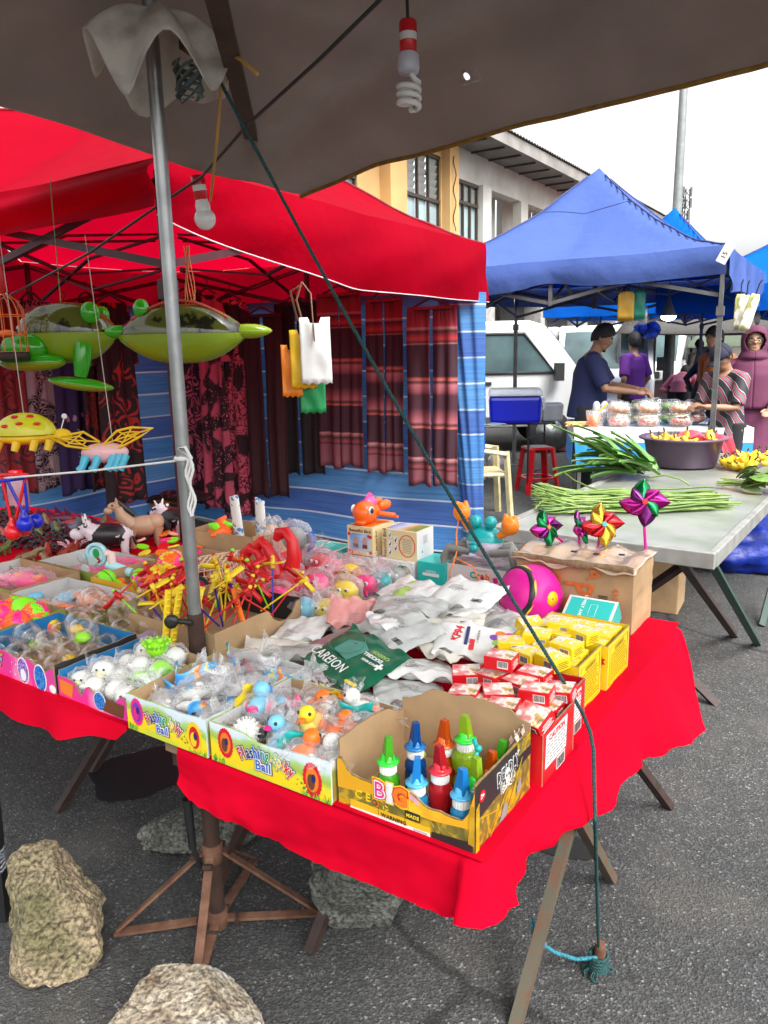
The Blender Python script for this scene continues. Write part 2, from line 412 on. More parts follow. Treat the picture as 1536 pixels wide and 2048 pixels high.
MB().tube([(.0,-.03,0.872),(-.045,-.02,.875)],.007,8).lathe([(.006,0),(.017,.002),(.017,.012),(.006,.014)],12,M=tr(-.05,-.02,.875)@rx(PI/2)).build('wing_screw',BLACK_P,pole)
# rag bundled over the pole top
RAG=mat('dirty_white_rag',(.62,.58,.52),rough=.9,var=0,col2=(.36,.32,.27),vs_=9,thr=(.45,.62),bump=.4,bs=30)
pt=yp(312,75,POLE.y-.03)
rag=MB()
def ragf(u,v):
 a=2*PI*u+.4;r0=.012+.135*v**.8*(1+.35*nz((math.cos(a)*1.6,math.sin(a)*1.6,5)))
 z=.05-.115*v**1.7*(1+.9*nz((math.cos(a)*1.5+3,math.sin(a)*1.5,1)))+.035*math.sin(a*5+1)*v
 return(r0*math.cos(a),r0*math.sin(a)*.8,z)
rag.grid(ragf,60,16);o=rag.build('rag',RAG,loc=pt,solid=.002)
tag(o,'dirty white rag bunched over the top of the grey tarp pole','rag')
tw=MB()
for k in range(5):
 a=k*1.2;tw.tube([(.03+.03*math.sin(i*.9+a),.02*math.cos(i*1.3+a)-.02,-.01-i*.012)for i in range(7)],.006,6,flat=.35)
TWINE=mat('green_grey_twine',(.10,.13,.12),rough=.9,var=.3)
tag(tw.build('plastic_tie',TWINE,loc=yp(350,120,POLE.y-.03)),'knotted grey green plastic strips tied below the rag on the pole','tie')
# timber beam under the tarp
WOODB=mat('old_brown_timber',(.055,.032,.018),rough=.75,var=.35,vs_=12,bump=.3,bs=40)
a_,b_=yp(418,-60,1.35),yp(508,296,2.35)
tag(MB().bar(a_,b_,.035,.022).build('timber_beam',WOODB),'old brown timber beam running under the tarpaulin beside the pole','beam')
tag(MB().bar(yp(370,85,1.74),yp(460,145,1.9),.03,.02).build('timber_cleat',WOODB),'short brown timber cleat wedged between pole and beam','timber')
# ================================================================== pop-up tents
def tent(name,label,FR,L,ang,ze,zp,drop,fab,fabin,frame,sides=(0,1,2,3),sag=.06,pw=1.45,legs=(0,1,2,3),valfn=None,zpk=None,L2=None,lift=0):
 """FR = near right corner; local x runs from left to right along the near side, y away"""
 L2=L2 or L
 X=V((math.cos(ang),math.sin(ang),0));Y=V((-X.y,X.x,0))
 C=FR-X*L/2+Y*L2/2
 t=thing(name,label,'tent',(C.x,C.y,0),ang)
 h,h2=L/2,L2/2
 def roof(u,v,dz=0):
  x,y=2*u-1,2*v-1;mx=max(abs(x),abs(y));r=max(0,1-mx)
  k=min(abs(x),abs(y))/mx if mx>1e-6 else 1
  f=.55*r+.45*r**2.2 if pw is None else r**pw
  z=ze+(zp-ze)*f-sag*(1-k)*math.sin(PI*min(1,r*1.1))*.9
  z+=.016*nz((x*3,y*3,ang+ze))+.012*nz((x*9*(1-k)+3,y*9,ang))*(1 if r>.03 else 0)+lift*max(0,-x)*max(0,-y)
  z-=.02*(1-k*k)*(1-r)**8
  return(x*h,y*h2,z+dz)
 n=36
 g=MB().grid(roof,n,n);c=g.build('canopy',fab,t)
 if fabin:
  g=MB().grid(lambda u,v:roof(u,v,-.02),n,n);g.build('canopy_lining',fabin,t)
  # seams along the ridges and round the crown cap
 sm=MB()
 for sx,sy in((1,1),(1,-1),(-1,1),(-1,-1)):
  sm.tube([V(roof(.5+.5*sx*(1-i/16),.5+.5*sy*(1-i/16)))+V((0,0,.004))for i in range(16)],.008,5)
 q=.30
 for(x0,y0),(x1,y1)in(((-q,-q),(q,-q)),((q,-q),(q,q)),((q,q),(-q,q)),((-q,q),(-q,-q))):
  sm.tube([V(roof(.5+.5*lerp(x0,x1,i/10),.5+.5*lerp(y0,y1,i/10)))+V((0,0,.003))for i in range(11)],.004,4)
 sm.build('seam',MATS.get('dark_'+name)or mat('dark_'+name,tuple(x*.35 for x in fab['c']if True)if 'c' in fab else(.03,.03,.06),rough=.7),t)
 cs=[(-h,-h2),(h,-h2),(h,h2),(-h,h2)]
 for i in sides:
  a,b=V((*cs[i],0)),V((*cs[(i+1)%4],0));d=b-a;o=V((d.y,-d.x,0)).normalized()
  def val(u,v,a=a,d=d,o=o,i=i):
   x=a.x+d.x*u;y=a.y+d.y*u
   rz_=V(roof((x/h+1)/2,(y/h2+1)/2))
   dr=drop*v;w_=.018*math.sin(u*19+i*2)+.03*nz((u*5,i*3.3,1))
   zz=rz_.z-dr
   if valfn:zz,ex=valfn(i,u,v,rz_.z,dr)
   else:ex=0
   p=V((x,y,0))+o*(.012+w_*v+ex)
   return(p.x,p.y,zz)
  MB().grid(val,40,8).build('valance',fab,t)
  # frame
 for i in legs:
  x,y=cs[i];sx,sy=(1 if x>0 else-1),(1 if y>0 else-1)
  p=MB().box((x-sx*.03,y-sy*.03,.9),(.038,.038,1.76)).box((x-sx*.03,y-sy*.03,(1.2+ze-.03)/2),(.03,.03,ze-.03-1.2)).box((x-sx*.03,y-sy*.03,.004),(.09,.09,.008))
  p.box((x-sx*.03,y-sy*.03,1.74),(.055,.055,.07));p.build('leg',frame,t)
 zt,zb=ze-.06,ze-.36
 def sc_(a,b):
  a,b=V(a),V(b);mp=(a+b)/2
  for(p,q_)in((a,mp),(mp,b)):
   z0,z1=V((0,0,zt)),V((0,0,zb))
   MB().bar(p+z0,q_+z1,.03,.014,up=(b-a).cross(V((0,0,1)))).build('scissor_bar',frame,t)
   MB().bar(p+z1,q_+z0,.03,.014,up=(b-a).cross(V((0,0,1)))).build('scissor_bar',frame,t)
  MB().bar(mp+V((0,0,zb-.02)),mp+V((0,0,zt+.02)),.028,.028).build('scissor_post',frame,t)
 ins=.05
 ci=[(x-ins*(1 if x>0 else-1),y-ins*(1 if y>0 else-1),0)for x,y in cs]
 for i in range(4):sc_(ci[i],ci[(i+1)%4])
 # scissors from the side middles to the hub, and the hub pole with its four rafters
 zh=zb+.12
 mids=[((V(ci[i])+V(ci[(i+1)%4]))/2)for i in range(4)]
 for mp in mids:
  for s_ in(0,1):
   p,q_=mp*1,V((mp.x*.06,mp.y*.06,0));mm=(p+q_)/2
   MB().bar(p+V((0,0,zt if s_ else zb)),mm+V((0,0,zb+.1 if s_ else zt)),.026,.013).build('hub_bar',frame,t)
   MB().bar(mm+V((0,0,zb+.1 if s_ else zt)),q_+V((0,0,zt+.08 if not s_ else zb+.18)),.026,.013).build('hub_bar',frame,t)
 MB().box((0,0,(zb+zp)/2-.03),(.036,.036,zp-zb-.06)).build('hub_pole',frame,t)
 for x,y,_ in ci:MB().bar((x,y,zt),(x*.04,y*.04,zb+.35),.026,.013).build('rafter',frame,t)
 return t,roof,C,X,Y
BLUE_TENT['c']=(.10,.14,.45);RED_TENT['c']=(.4,.0,.02);BLUE_BRIGHT['c']=(.01,.08,.5)
# ---- faded blue tent
BFR=yp(1457,490,6.1)
def bval(i,u,v,z,dr):
 if i==0:
  k=.26-.05*math.exp(-((u-.5)/.08)**2)+.07*math.sin(PI*min(1,u*2))*0-.05*u
  return z-k*v,.02*math.sin(v*PI)+(.012*math.sin(u*50+3)*v if .4<u<.6 else 0)
 if i==1:
  return z-v*(.22+.16*math.sin(PI*u)+.05*math.sin(u*17)),.03*math.sin(u*25)*v
 return z-dr,0
tent('blue_pop_up_tent','faded blue pop-up tent with a pale peaked roof over the food stall',(BFR),2.8,rad(-31),BFR.z,yp(1195,338,8.05).z,.24,BLUE_TENT,BLUE_IN,GREYSTEEL,sag=.12,pw=1.5,valfn=bval)
# paper tag at its corner
MB2=MB().box((0,0,0),(.075,.002,.16));o=MB2.build('paper_tag',mat('paper',(.75,.74,.70),rough=.8,var=.03),loc=yp(1452,505,6.0),rot=(.1,rad(28),rad(-31)))
tag(o,'white paper tag pinned to the corner of the faded blue tent','tag')
text('15',.05,BLACK_P,o,face_front(0,-.002,-.02,rad(90)))
# ---- second, stronger blue tents beyond
p2=yp(1350,415,11.5)
FR2=V((p2.x+1.4*.857+1.4*-.515,p2.y-1.4*.515-1.4*.857,0))
tent('blue_pop_up_tent','strong blue pop-up tent whose peak rises behind the faded one',FR2,2.8,rad(-31),2.15,p2.z,.25,BLUE_BRIGHT,None,GREYSTEEL,sag=.1,legs=(0,2,3))
p3=yp(1640,470,9.5)
FR3=V((p3.x+1.5*.857+1.5*-.515,p3.y-1.5*.515-1.5*.857,0))
tent('blue_pop_up_tent','bright blue tent at the frame edge behind the hanging white packets',FR3,3.0,rad(-31),2.12,3.0,.28,BLUE_BRIGHT,None,GREYSTEEL,sag=.1,legs=(2,3))
# ---- red tent with its hung walls
RBR=V((.72,5.5,0));RA=rad(-31);RX=V((math.cos(RA),math.sin(RA),0));RYv=V((-RX.y,RX.x,0));RL=2.93
RFR=RBR-RYv*RL;RBL=RBR-RX*RL
ZV=yp(960,605,5.5).z;ZE=yp(960,487,5.5).z
def rval(i,u,v,z,dr):
 if i==1:
  lo=lerp(ZE-.19,ZV,min(1,(u/.45))**.8);hi=z+.005
  return lerp(hi,lo,v),.05*math.sin(PI*v)*(.3+u)*(1-u**5)-.05*v*(1-u)+.012*math.sin(u*21+v*5)*(1-abs(2*v-1))
 if i==0:
  lo=yp(200,449,3.4).z-.02*math.sin(u*PI)-.01
  return lerp(z+.005,lo,v),.02*math.sin(v*9+u*5)+.03*math.sin(PI*v)
 return z-.32*v,0
rt,rroof,RC,_,_=tent('red_pop_up_tent','red pop-up tent with hanging clothes inside and a blue striped rear wall',RFR,RL,RA,ZE,ZE+1.0,.3,RED_TENT,None,MAROONSTEEL,sag=.05,pw=1.3,valfn=rval,lift=1.14,legs=(0,1,2,3))
# white piping along the valance of the right side and front
ed=MB();ed.tube([V((RL/2+.012,-RL/2+RL*i/30,0))+V((.012*math.sin(i/30*19+2)+.03*nz((i/30*5,3.3,1))-.05*(1-i/30)+.006+.018*0,0,rval(1,i/30,1,ZE,0)[0]))for i in range(31)],.0035,5)
ed.build('piping',mat('white_piping',(.55,.45,.46),rough=.7),rt)
# blue striped plastic sheet walls (in the tent's frame: rear wall, and the wrapped right corner)
def stripes():
 m=mat('blue_striped_sheet',(.05,.2,.6),rough=.45,var=0,spec=.35);N,L,b=nodes(m)
 tc=N.new('ShaderNodeTexCoord');sp_=N.new('ShaderNodeSeparateXYZ');L.new(tc.outputs['UV'],sp_.inputs[0])
 fr=N.new('ShaderNodeMath');fr.operation='FRACT';ml=N.new('ShaderNodeMath');ml.operation='MULTIPLY';ml.inputs[1].default_value=1.75
 L.new(sp_.outputs['Y'],ml.inputs[0]);L.new(ml.outputs[0],fr.inputs[0])
 r=N.new('ShaderNodeValToRGB');L.new(fr.outputs[0],r.inputs[0]);r.color_ramp.interpolation='CONSTANT'
 st=[(0,(.6,.68,.75)),(.022,(.075,.24,.54)),(.33,(.55,.64,.74)),(.352,(.065,.15,.42)),(.66,(.5,.6,.7)),(.682,(.10,.28,.56))]
 while len(r.color_ramp.elements)<len(st):r.color_ramp.elements.new(.5)
 for e,(p,c)in zip(r.color_ramp.elements,st):e.position=p;e.color=(*c,1)
 n=N.new('ShaderNodeTexNoise');n.inputs['Scale'].default_value=4;n.inputs['Detail'].default_value=6;mp=N.new('ShaderNodeMapping');mp.inputs['Scale'].default_value=(.6,.6,22)
 L.new(tc.outputs['Object'],mp.inputs[0]);L.new(mp.outputs[0],n.inputs['Vector'])
 r2=N.new('ShaderNodeValToRGB');L.new(n.outputs['Fac'],r2.inputs[0]);r2.color_ramp.elements[0].position=.3;r2.color_ramp.elements[0].color=(.55,.6,.75,1);r2.color_ramp.elements[1].position=.7;r2.color_ramp.elements[1].color=(1.15,1.1,1.05,1)
 mu=N.new('ShaderNodeMixRGB');mu.blend_type='MULTIPLY';mu.inputs[0].default_value=.8;L.new(r.outputs[0],mu.inputs[1]);L.new(r2.outputs[0],mu.inputs[2])
 L.new(mu.outputs[0],b.inputs['Base Color'])
 w1=N.new('ShaderNodeBump');w1.inputs['Strength'].default_value=.35;w1.inputs['Distance'].default_value=.02
 n3=N.new('ShaderNodeTexNoise');n3.inputs['Scale'].default_value=7;n3.inputs['Detail'].default_value=7;L.new(tc.outputs['Object'],n3.inputs['Vector']);L.new(n3.outputs['Fac'],w1.inputs['Height']);L.new(w1.outputs[0],b.inputs['Normal'])
 tl_=N.new('ShaderNodeBsdfTranslucent');L.new(mu.outputs[0],tl_.inputs[0]);mx=N.new('ShaderNodeMixShader');mx.inputs[0].default_value=.35
 L.new(b.outputs[0],mx.inputs[1]);L.new(tl_.outputs[0],mx.inputs[2]);L.new(mx.outputs[0],N['Material Output'].inputs[0])
 return m
STRIPE=stripes()
def uvgrid(o,nu,nv,su,sv):
 uv=o.data.uv_layers.new(name='UVMap').data
 for p in o.data.polygons:
  for li in p.loop_indices:
   vi=o.data.loops[li].vertex_index;i,j=vi%(nu+1),vi//(nu+1);uv[li].uv=(su*i/nu,sv*j/nv)
ZT=ZE-.30
def wall(fn,nu,nv,hgt,nm,lab):
 o=MB().grid(fn,nu,nv).build(nm,STRIPE);uvgrid(o,nu,nv,3,hgt);return tag(o,lab,'tarp wall')
def rear(u,v):
 p=RBR-RX*(RL*u-.03)-RYv*.04;z=lerp(.02,ZT,v)
 b_=.05*math.sin(u*14+v*1.5)*(1-v)+.05*nz((u*4,v*3,9))-.18*(1-v)**2*(.4+.3*math.sin(u*5))
 p=p+RYv*b_;return(p.x,p.y,z)
wall(rear,60,34,ZT,'striped_plastic_wall','blue striped plastic sheet hung as rear wall of the red tent')
def leftw(u,v):
 p=RBL-RYv*(RL*u+.02)+RX*.03;z=lerp(.05,ZT,v)
 b_=.03*math.sin(u*17+v)*(1-v)+.02*nz((u*4,v*3,19))
 p=p+RX*b_;return(p.x,p.y,z)
wall(leftw,50,30,ZT,'striped_plastic_wall','blue striped plastic sheet on the side wall behind the dresses and inflatable frog')
def cornw(u,v):
# sheet that wraps round the near edge of the rear right post: wide at the top, narrow below, folded inwards
 wd=lerp(.16,.36,v**1.2);k=u
 p=RBR-RYv*.12+RX*(.0+.06)-RX*wd*(1-k)-RYv*.10*math.sin(PI*k)*(.4+.6*v)
 rr=.02*math.sin(k*24+v*3)*v
 p=p+RYv*rr;return(p.x,p.y,lerp(.2,ZV+.06,v))
wall(cornw,40,26,ZV,'striped_plastic_wall','blue striped plastic sheet gathered round the rear post beside the striped trousers')
# ================================================================== building behind
Q0=yp(945,300,22.7);BD=V((math.cos(rad(57)),math.sin(rad(57)),0));BN=V((BD.y,-BD.x,0))
def fac(px,py):
 """pixel -> (u along the facade, z)"""
 d=ray(px,py);o=V((0,0,CH));t=(V((Q0.x,Q0.y,0))-V((0,0,0))).dot(BN)/d.dot(BN)
 p=o+d*t;return(p-V((Q0.x,Q0.y,0))).dot(BD),p.z
bl=thing('shop_building','two storey shop building with orange and white walls behind the tents','building',(Q0.x,Q0.y,0),math.atan2(BD.y,BD.x))
ORANGE=mat('orange_wall_paint',(.50,.30,.12),rough=.85,var=.12,vs_=1.2,bump=.1,bs=20)
WHITEW=mat('stained_white_wall',(.50,.49,.45),rough=.9,var=0,col2=(.36,.35,.31),vs_=1.4,thr=(.35,.75))
SOFFIT=mat('grey_roof_metal',(.115,.112,.105),rough=.8,var=.25,vs_=2)
GLASS=mat('window_glass',(.30,.40,.42),rough=.1,var=.3,vs_=.7,spec=.9)
LOUV=mat('louvre_glass',(.36,.40,.38),rough=.25,var=.2,vs_=1)
FRAME=mat('dark_window_frame',(.05,.035,.025),rough=.6)
U=lambda px,py=420:fac(px,py)[0]
Z0,ZR=0,fac(945,297)[1]
ZR=fac(1000,322)[1]-.1
# walls are thick slabs behind y=0 (y points away from the camera side); local x = u
def slab(u0,u1,z0,z1,y0,y1,m,nm='wall'):return MB().box(((u0+u1)/2,(y0+y1)/2,(z0+z1)/2),(abs(u1-u0),abs(y1-y0),z1-z0)).build(nm,m,bl)
uA,uB=U(400),U(897)
uE=uB+22
W1a,W1b=U(793),U(882);W2a,W2b=U(901),U(958)
w0a,w0b=U(600),U(716)
z1t=fac(840,318)[1];zsill=4.0
zl=3.2
slab(uA,uB,0,zl,.0,.3,ORANGE);slab(uA,uB,z1t+.25,ZR,.0,.3,ORANGE)
slab(w0b,W1a,zl,z1t+.25,0.0,.3,ORANGE);slab(W1b,uB,zl,z1t+.25,0,.3,ORANGE);slab(uA,w0a,zl,z1t+.25,0,.3,ORANGE)
MB().box((U(777),-.1,(zl+ZR)/2),(U(793)-U(760),.4,ZR-zl)).build('pilaster',ORANGE,bl)
MB().box((U(893),-.12,(zl+ZR)/2),(.5,.24,ZR-zl)).build('pilaster',ORANGE,bl)
uC=U(975);uD=U(1035)
slab(uB,uE,0,zl,.02,.3,WHITEW);slab(uB,uE,z1t-.1,ZR,.02,.3,WHITEW);slab(uB,uE,z1t+.05,z1t+.1,.3,.92,WHITEW,'veranda_ceiling')
def window(u0,u1,z0,z1,cols,mid,y=.1):
 fr=MB();cw=(u1-u0)/cols
 for i in range(cols+1):fr.box((u0+cw*i,y-.02,(z0+z1)/2),(.055,.07,z1-z0))
 for z in(z0,mid,z1):fr.box(((u0+u1)/2,y-.025,z),(u1-u0+.08,.1,.08))
 f=fr.build('window',FRAME,bl)
 for i in range(cols):
  MB().box((u0+cw*(i+.5),y+.03,(z0+mid)/2),(cw-.08,.02,mid-z0)).build('pane',GLASS,f)
  n=6
  for k in range(n):
   MB().box((0,0,0),(cw-.1,.012,(z1-mid)/n*1.05),0,tr(u0+cw*(i+.5),y+.03,mid+(z1-mid)*(k+.5)/n)@rx(rad(28))).build('louvre',LOUV,f)
window(W1a,W1b,zl,z1t+.2,4,fac(840,392)[1])
window(w0a,w0b,zl,z1t+.2,4,fac(840,392)[1])
window(W2a,W2b,zl,z1t-.15,4,fac(930,405)[1])
k=0
us=W2b+.02
while us<uE-1:
 slab(us,us+.55,zl,z1t-.1,-.12 if k%2==0 else .0,.28,WHITEW,'pilaster')
 slab(us+.55,us+3.0,zl,ZR-.02,.9,1.1,WHITEW)
 wn=MB().box((us+1.0,.87,(zl+z1t)/2-.4),(.7,.06,1.6));wn.build('window',FRAME,bl)
 us+=3.0;k+=1
 # shutters open beside a veranda window
MB().box((W2b+.9,.2,5.9),(.06,.25,1.3)).box((W2b+.75,.2,5.9),(.05,.25,1.3)).build('shutter',mat('pale_frame',(.55,.55,.53),rough=.6),bl)
# roof: eave slab, fascia, corrugated sheets
ov=1.05
rf=MB();rf.box(((uA+uE)/2,-ov/2+.2,ZR+.06),(uE-uA,ov+.4,.10));roofm=rf.build('soffit',SOFFIT,bl)
for i in range(int((uE-uA)/1.1)):MB().box((uA+.5+1.1*i,-ov/2+.1,ZR-.01),(.06,ov,.06)).build('rafter',FRAME,bl)
MB().box(((uA+uE)/2,-ov-.03,ZR+.16),(uE-uA,.04,.32)).build('fascia',mat('pale_fascia',(.22,.21,.195),rough=.85,var=.3,vs_=1.5),bl)
nw=int((uE-uA)/.2)
cor=MB().grid(lambda u,v:(uA+(uE-uA)*u,-ov-.12+5*v,ZR+.36+2.0*v+.025*math.cos(u*nw*2*PI)),nw*4,1)
cor.build('roof',mat('corrugated_roof',(.17,.155,.14),rough=.85,var=.3,vs_=.8),bl)
# satellite dish and cable on the facade
dish=thing('satellite_dish','pale satellite dish on the white veranda of the shop building','dish',V((Q0.x,Q0.y,0))+BD*U(1003,500)+BN*.5+V((0,0,fac(1003,492)[1])))
MB().lathe([(.0,.0),(.22,.03),(.42,.11)],20,M=rz(rad(-60))@ry(rad(75))).build('reflector',mat('dish_grey',(.4,.4,.38),rough=.6),dish)
MB().tube([(0,0,0),(.1,-.15,-.5)],.02,6).tube([(.3,-.3,.0),(.1,0,.1)],.015,6).build('bracket',DKSTEEL,dish)
cab=MB().tube([V((Q0.x,Q0.y,0))+BD*fac(889,y)[0]+BN*(.3+.04*math.sin(y/9))+V((0,0,fac(889,y)[1]))for y in range(315,470,10)],.015,5)
tag(cab.build('cable',BLACK_P),'black cable running down the orange pilaster of the shop building','cable')
# low dark shopfront volumes under and beyond, closing the view below the tents
SHADE=mat('dark_shop_interior',(.06,.055,.05),rough=.9,var=.3,vs_=1)
o=thing('arcade_shop','dim shop row with grey shutters behind the parked vans','building',(Q0.x,Q0.y,0),math.atan2(BD.y,BD.x))
for i in range(9):
 MB().box((-6+i*3.6,-1.45,1.5),(.5,.5,3.0)).build('column',mat('shop_column',(.30,.29,.27),rough=.9,var=.2),o)
MB().box((6,-1.0,3.06),(34,1.6,.12)).build('canopy_roof',SOFFIT,o)
for i in range(8):MB().box((-4.2+i*3.6,-.07,1.4),(2.7,.1,2.75)).build('shutter',mat('roller_shutter',(.13,.125,.12),rough=.7,var=.3,vs_=1),o)
# ================================================================== lamp post, mast, sky wire
lp=yp(1341,660,15.0);lamp=thing('lamp_post','tall grey tapered steel lamp post behind the blue tent','lamp post',(lp.x,lp.y,0))
MB().tube([(0,0,0),(0,0,2.6),(0,0,9.5)],[.105,.092,.05],16).build('pole',mat('lamp_steel',(.22,.235,.23),rough=.5,var=.15,metal=.3),lamp)
MB().tube([(0,0,9.4),(.5,-.4,9.9),(1.1,-.9,10.0)],.03,8).build('arm',STEEL,lamp)
MB().box((1.3,-1.05,10),(.5,.25,.1)).build('luminaire',STEEL,lamp)
tp=yp(1371,420,120);mast=thing('telecom_mast','distant lattice telecom mast with antennas beside the lamp post','mast',(tp.x,tp.y,0))
TH=yp(1371,378,120).z
lt=MB()
for i in range(3):
 a=i*2.1;c_=V((math.cos(a),math.sin(a),0));lt.tube([c_*1.3,c_*.45+V((0,0,TH))],.07,5)
MBx=lt.build('mast_leg',DKSTEEL,mast)
br=MB();nseg=24
for k in range(nseg):
 for i in range(3):
  a,b_=i*2.1,(i+1)*2.1;u0,u1=k/nseg,(k+1)/nseg
  p=V((math.cos(a),math.sin(a),0))*lerp(1.3,.45,u0)+V((0,0,TH*u0));q=V((math.cos(b_),math.sin(b_),0))*lerp(1.3,.45,u1)+V((0,0,TH*u1));br.tube([p,q],.05,4)
tag(br.build('lattice',DKSTEEL,mast),kind='stuff')
for k in range(8):MB().box((math.cos(k*1.9)*.7,math.sin(k*1.9)*.7,TH-.4-(k//3)*1.6),(.25,.25,1.3)).build('antenna',GREYSTEEL,mast)
wr=MB().tube([yp(1500,498,30),yp(1560,492,30)],.012,5)
# ================================================================== tables, cloths, legs
WOODT=mat('table_board',(.24,.16,.09),rough=.7,var=.2)
FR=tl(0,0,0)
def table(label,s0,s1,t1,bars):
 t=thing('trestle_table',label,'table',tl(0,0,0),ANG)
 MB().box(((s0+s1)/2,t1/2,.735),(s1-s0,t1,.022)).build('table_top',WOODT,t)
 MB().box(((s0+s1)/2,.03,.705),(s1-s0,.03,.04)).build('apron',BROWNSTEEL,t)
 for a,b,mm in bars:MB().bar(a,b,.026,.026,up=(1,0,0)).build('leg',mm,t)
 return t
OLIVE=mat('worn_olive_steel',(.085,.075,.05),rough=.7,var=0,col2=(.12,.055,.03),vs_=30,thr=(.45,.65),bump=.3,bs=90)
q=yp(1270,1520,2.0)
p3a=V((-.05,1.49,0));
_r=ray(1270,1520);_o=V((0,0,CH))-FR;_n=Y1;_t=(1.33-_o.dot(Y1))/_r.dot(Y1);_p=_o+_r*_t
p3b=V((_p.dot(X1),_p.dot(Y1),_p.z));p3c=p3a+(p3b-p3a)*(.72/p3b.z)
table('red-draped trestle table carrying the mask packs and small red and yellow boxes',-.70,0,1.17,[((-.13,.44,0),(-.13,1.15,.72),OLIVE),((-.10,1.04,0),(-.10,.44,.72),OLIVE),(p3a,p3c,BROWNSTEEL),((-.66,.36,0),(-.66,1.05,.72),BROWNSTEEL),((-.62,1.0,0),(-.62,.36,.72),BROWNSTEEL)])
# steel pivot plate where the two legs cross
table('red-draped trestle table carrying the ball boxes and animal toys behind the pole',-3.3,-.96,1.27,[((-1.77,.385,0),(-1.72,1.1,.72),BROWNSTEEL),((-1.89,.606,0),(-1.80,1.25,.72),BROWNSTEEL),((-1.0,.33,0),(-1.0,1.02,.72),RUSTD),((-2.9,.3,0),(-2.9,1.0,.72),BROWNSTEEL),((-2.85,1.0,0),(-2.85,.3,.72),BROWNSTEEL)])
def cloth_right():
 mb=MB()
 # perimeter: front edge from s=-.655 to the corner, then the right edge, then round the rear corner
 path=[];rr=.018
 n1=60
 for i in range(n1):path.append((-.655+(.655-rr)*i/n1,0,0,-1))
 for i in range(11):
  a=-PI/2+PI/2*i/10;path.append((-rr+rr*math.cos(a),rr+rr*math.sin(a),math.cos(a),math.sin(a)))
 n2=110
 for i in range(1,n2+1):path.append((0,rr+(1.175-2*rr)*i/n2,1,0))
 for i in range(1,9):
  a=PI/2*i/8;path.append((-rr+rr*math.cos(a),1.175-rr+rr*math.sin(a),math.cos(a),math.sin(a)))
 for i in range(1,24):path.append((-rr-.35*i/24,1.175,0,1))
 N_=len(path)
 fdrop=[(-.655,.07),(-.62,.085),(-.47,.092),(-.33,.104),(-.17,.104),(-.05,.098),(-.018,.078)]
 rdrop=[(0,.075),(.02,.072),(.06,.06),(.12,.055),(.24,.055),(.38,.085),(.69,.145),(.93,.20),(1.10,.255),(1.175,.28)]
 def P(i,v):
  s,t,nx,ny=path[i]
  if i<n1:d=interp(fdrop,s);out=.010+.012*v
  elif i<=n1+10:d=.075;out=.02+.022*v
  elif i<=n1+10+n2:
   d=interp(rdrop,t);out=.012+v*(.03+.06*min(1,t/1.1))+.02*v*math.exp(-((t-.02)/.04)**2)
  else:d=.28;out=.02+.08*v
  arc=0
  if i<n1:
   w_=.008*math.sin(s*13+2*v)+.012*nz((s*7,v*1.5,4))+.005*nz((s*24,v*4,2))
  else:
   q=t if i<=n1+10+n2 else 1.2+(-s)
   w_=.007*math.sin(q*27+2.2*math.sin(q*7+1))+.010*math.sin(q*71+2)*max(0,1-abs(q-.1)/.3)+.010*nz((q*7,v,7))
  if i>=n1:w_+=(.016*math.sin(q*11-v*3.5+.8)+.006*max(0,math.sin(q*24+v*5))**3)*min(1,q/.25+.3)
  out=lerp(-.014,out,min(1,v/.07))+w_*v
  # rounded shoulder over the board edge
  k=min(1,v/.12);z=.7545-.0012*(v==0)-d*v-.012*k*k
  z+=(.004*nz((i*.9,1,3))*(v>.95)+.008*nz((i*.045,4,3)))*v**4
  return(s+nx*out,t+ny*out,z)
 NV=16
 vs=[P(i,j/NV)for j in range(NV+1)for i in range(N_)]
 mb.add(vs,[(j*N_+i+1,j*N_+i,(j+1)*N_+i,(j+1)*N_+i+1)for j in range(NV)for i in range(N_-1)],0,None,True)
 def top(u,v):
  s=lerp(-.655,0,u);t=lerp(0,1.175,v);e=min(u,1-u,v,1-v)
  z=.7545+(.004*max(0,nz((s*7,t*7,2)))+.003*max(0,math.sin((s-t)*40)))*min(1,e/.05)*(1 if s>-.12 or t<.05 else .2)
  if u==1:s+=.012
  if v==0:t-=.010
  return(s,t,z)
 mb.grid(top,40,70)
 o=mb.build('red_tablecloth',RED_CLOTH,loc=tl(0,0,0),rot=ANG)
 return tag(o,'plain red cloth with a frayed hem hanging past the box of bubble bottles','tablecloth')
cloth_right()
def cloth_left():
 mb=MB();n=110;NV=10
 dr=[(-3.3,.10),(-1.6,.09),(-1.26,.055),(-1.14,.065),(-1.0,.06),(-.9,.03),(-.80,.008)]
 def P(i,v):
  s=-3.3+2.50*i/n;d=interp(dr,s);out=.012+.02*v+v*(.012*math.sin(s*12)+.008*math.sin(s*31+1))
  z=.7545-d*v-.008*min(1,v/.1)-(.03*v*(1+math.sin(s*9))*.3)
  return(s,-out,z)
 mb.add([P(i,j/NV)for j in range(NV+1)for i in range(n+1)],[(j*(n+1)+i+1,j*(n+1)+i,(j+1)*(n+1)+i,(j+1)*(n+1)+i+1)for j in range(NV)for i in range(n)],0,None,True)
 def top(u,v):
  s=lerp(-3.3,-.955,u);t=lerp(-.012,1.3,v);return(s,t,.7545+.012*max(0,nz((s*5,t*5,3)))*min(1,min(v,1-v)/.1)*(s<-2)-(.1*max(0,v-.985)/.015))
 mb.grid(top,70,40)
 # loose flap of cloth past the table end at the front
 mb.grid(lambda u,v:(lerp(-.955,-.80,u),lerp(-.012,.16,v),.7545-.008*u),6,4)
 o=mb.build('red_tablecloth',RED_CLOTH,loc=tl(0,0,0),rot=ANG)
 return tag(o,'red cloth under the toy animals and the pink ball boxes','tablecloth')
cloth_left()
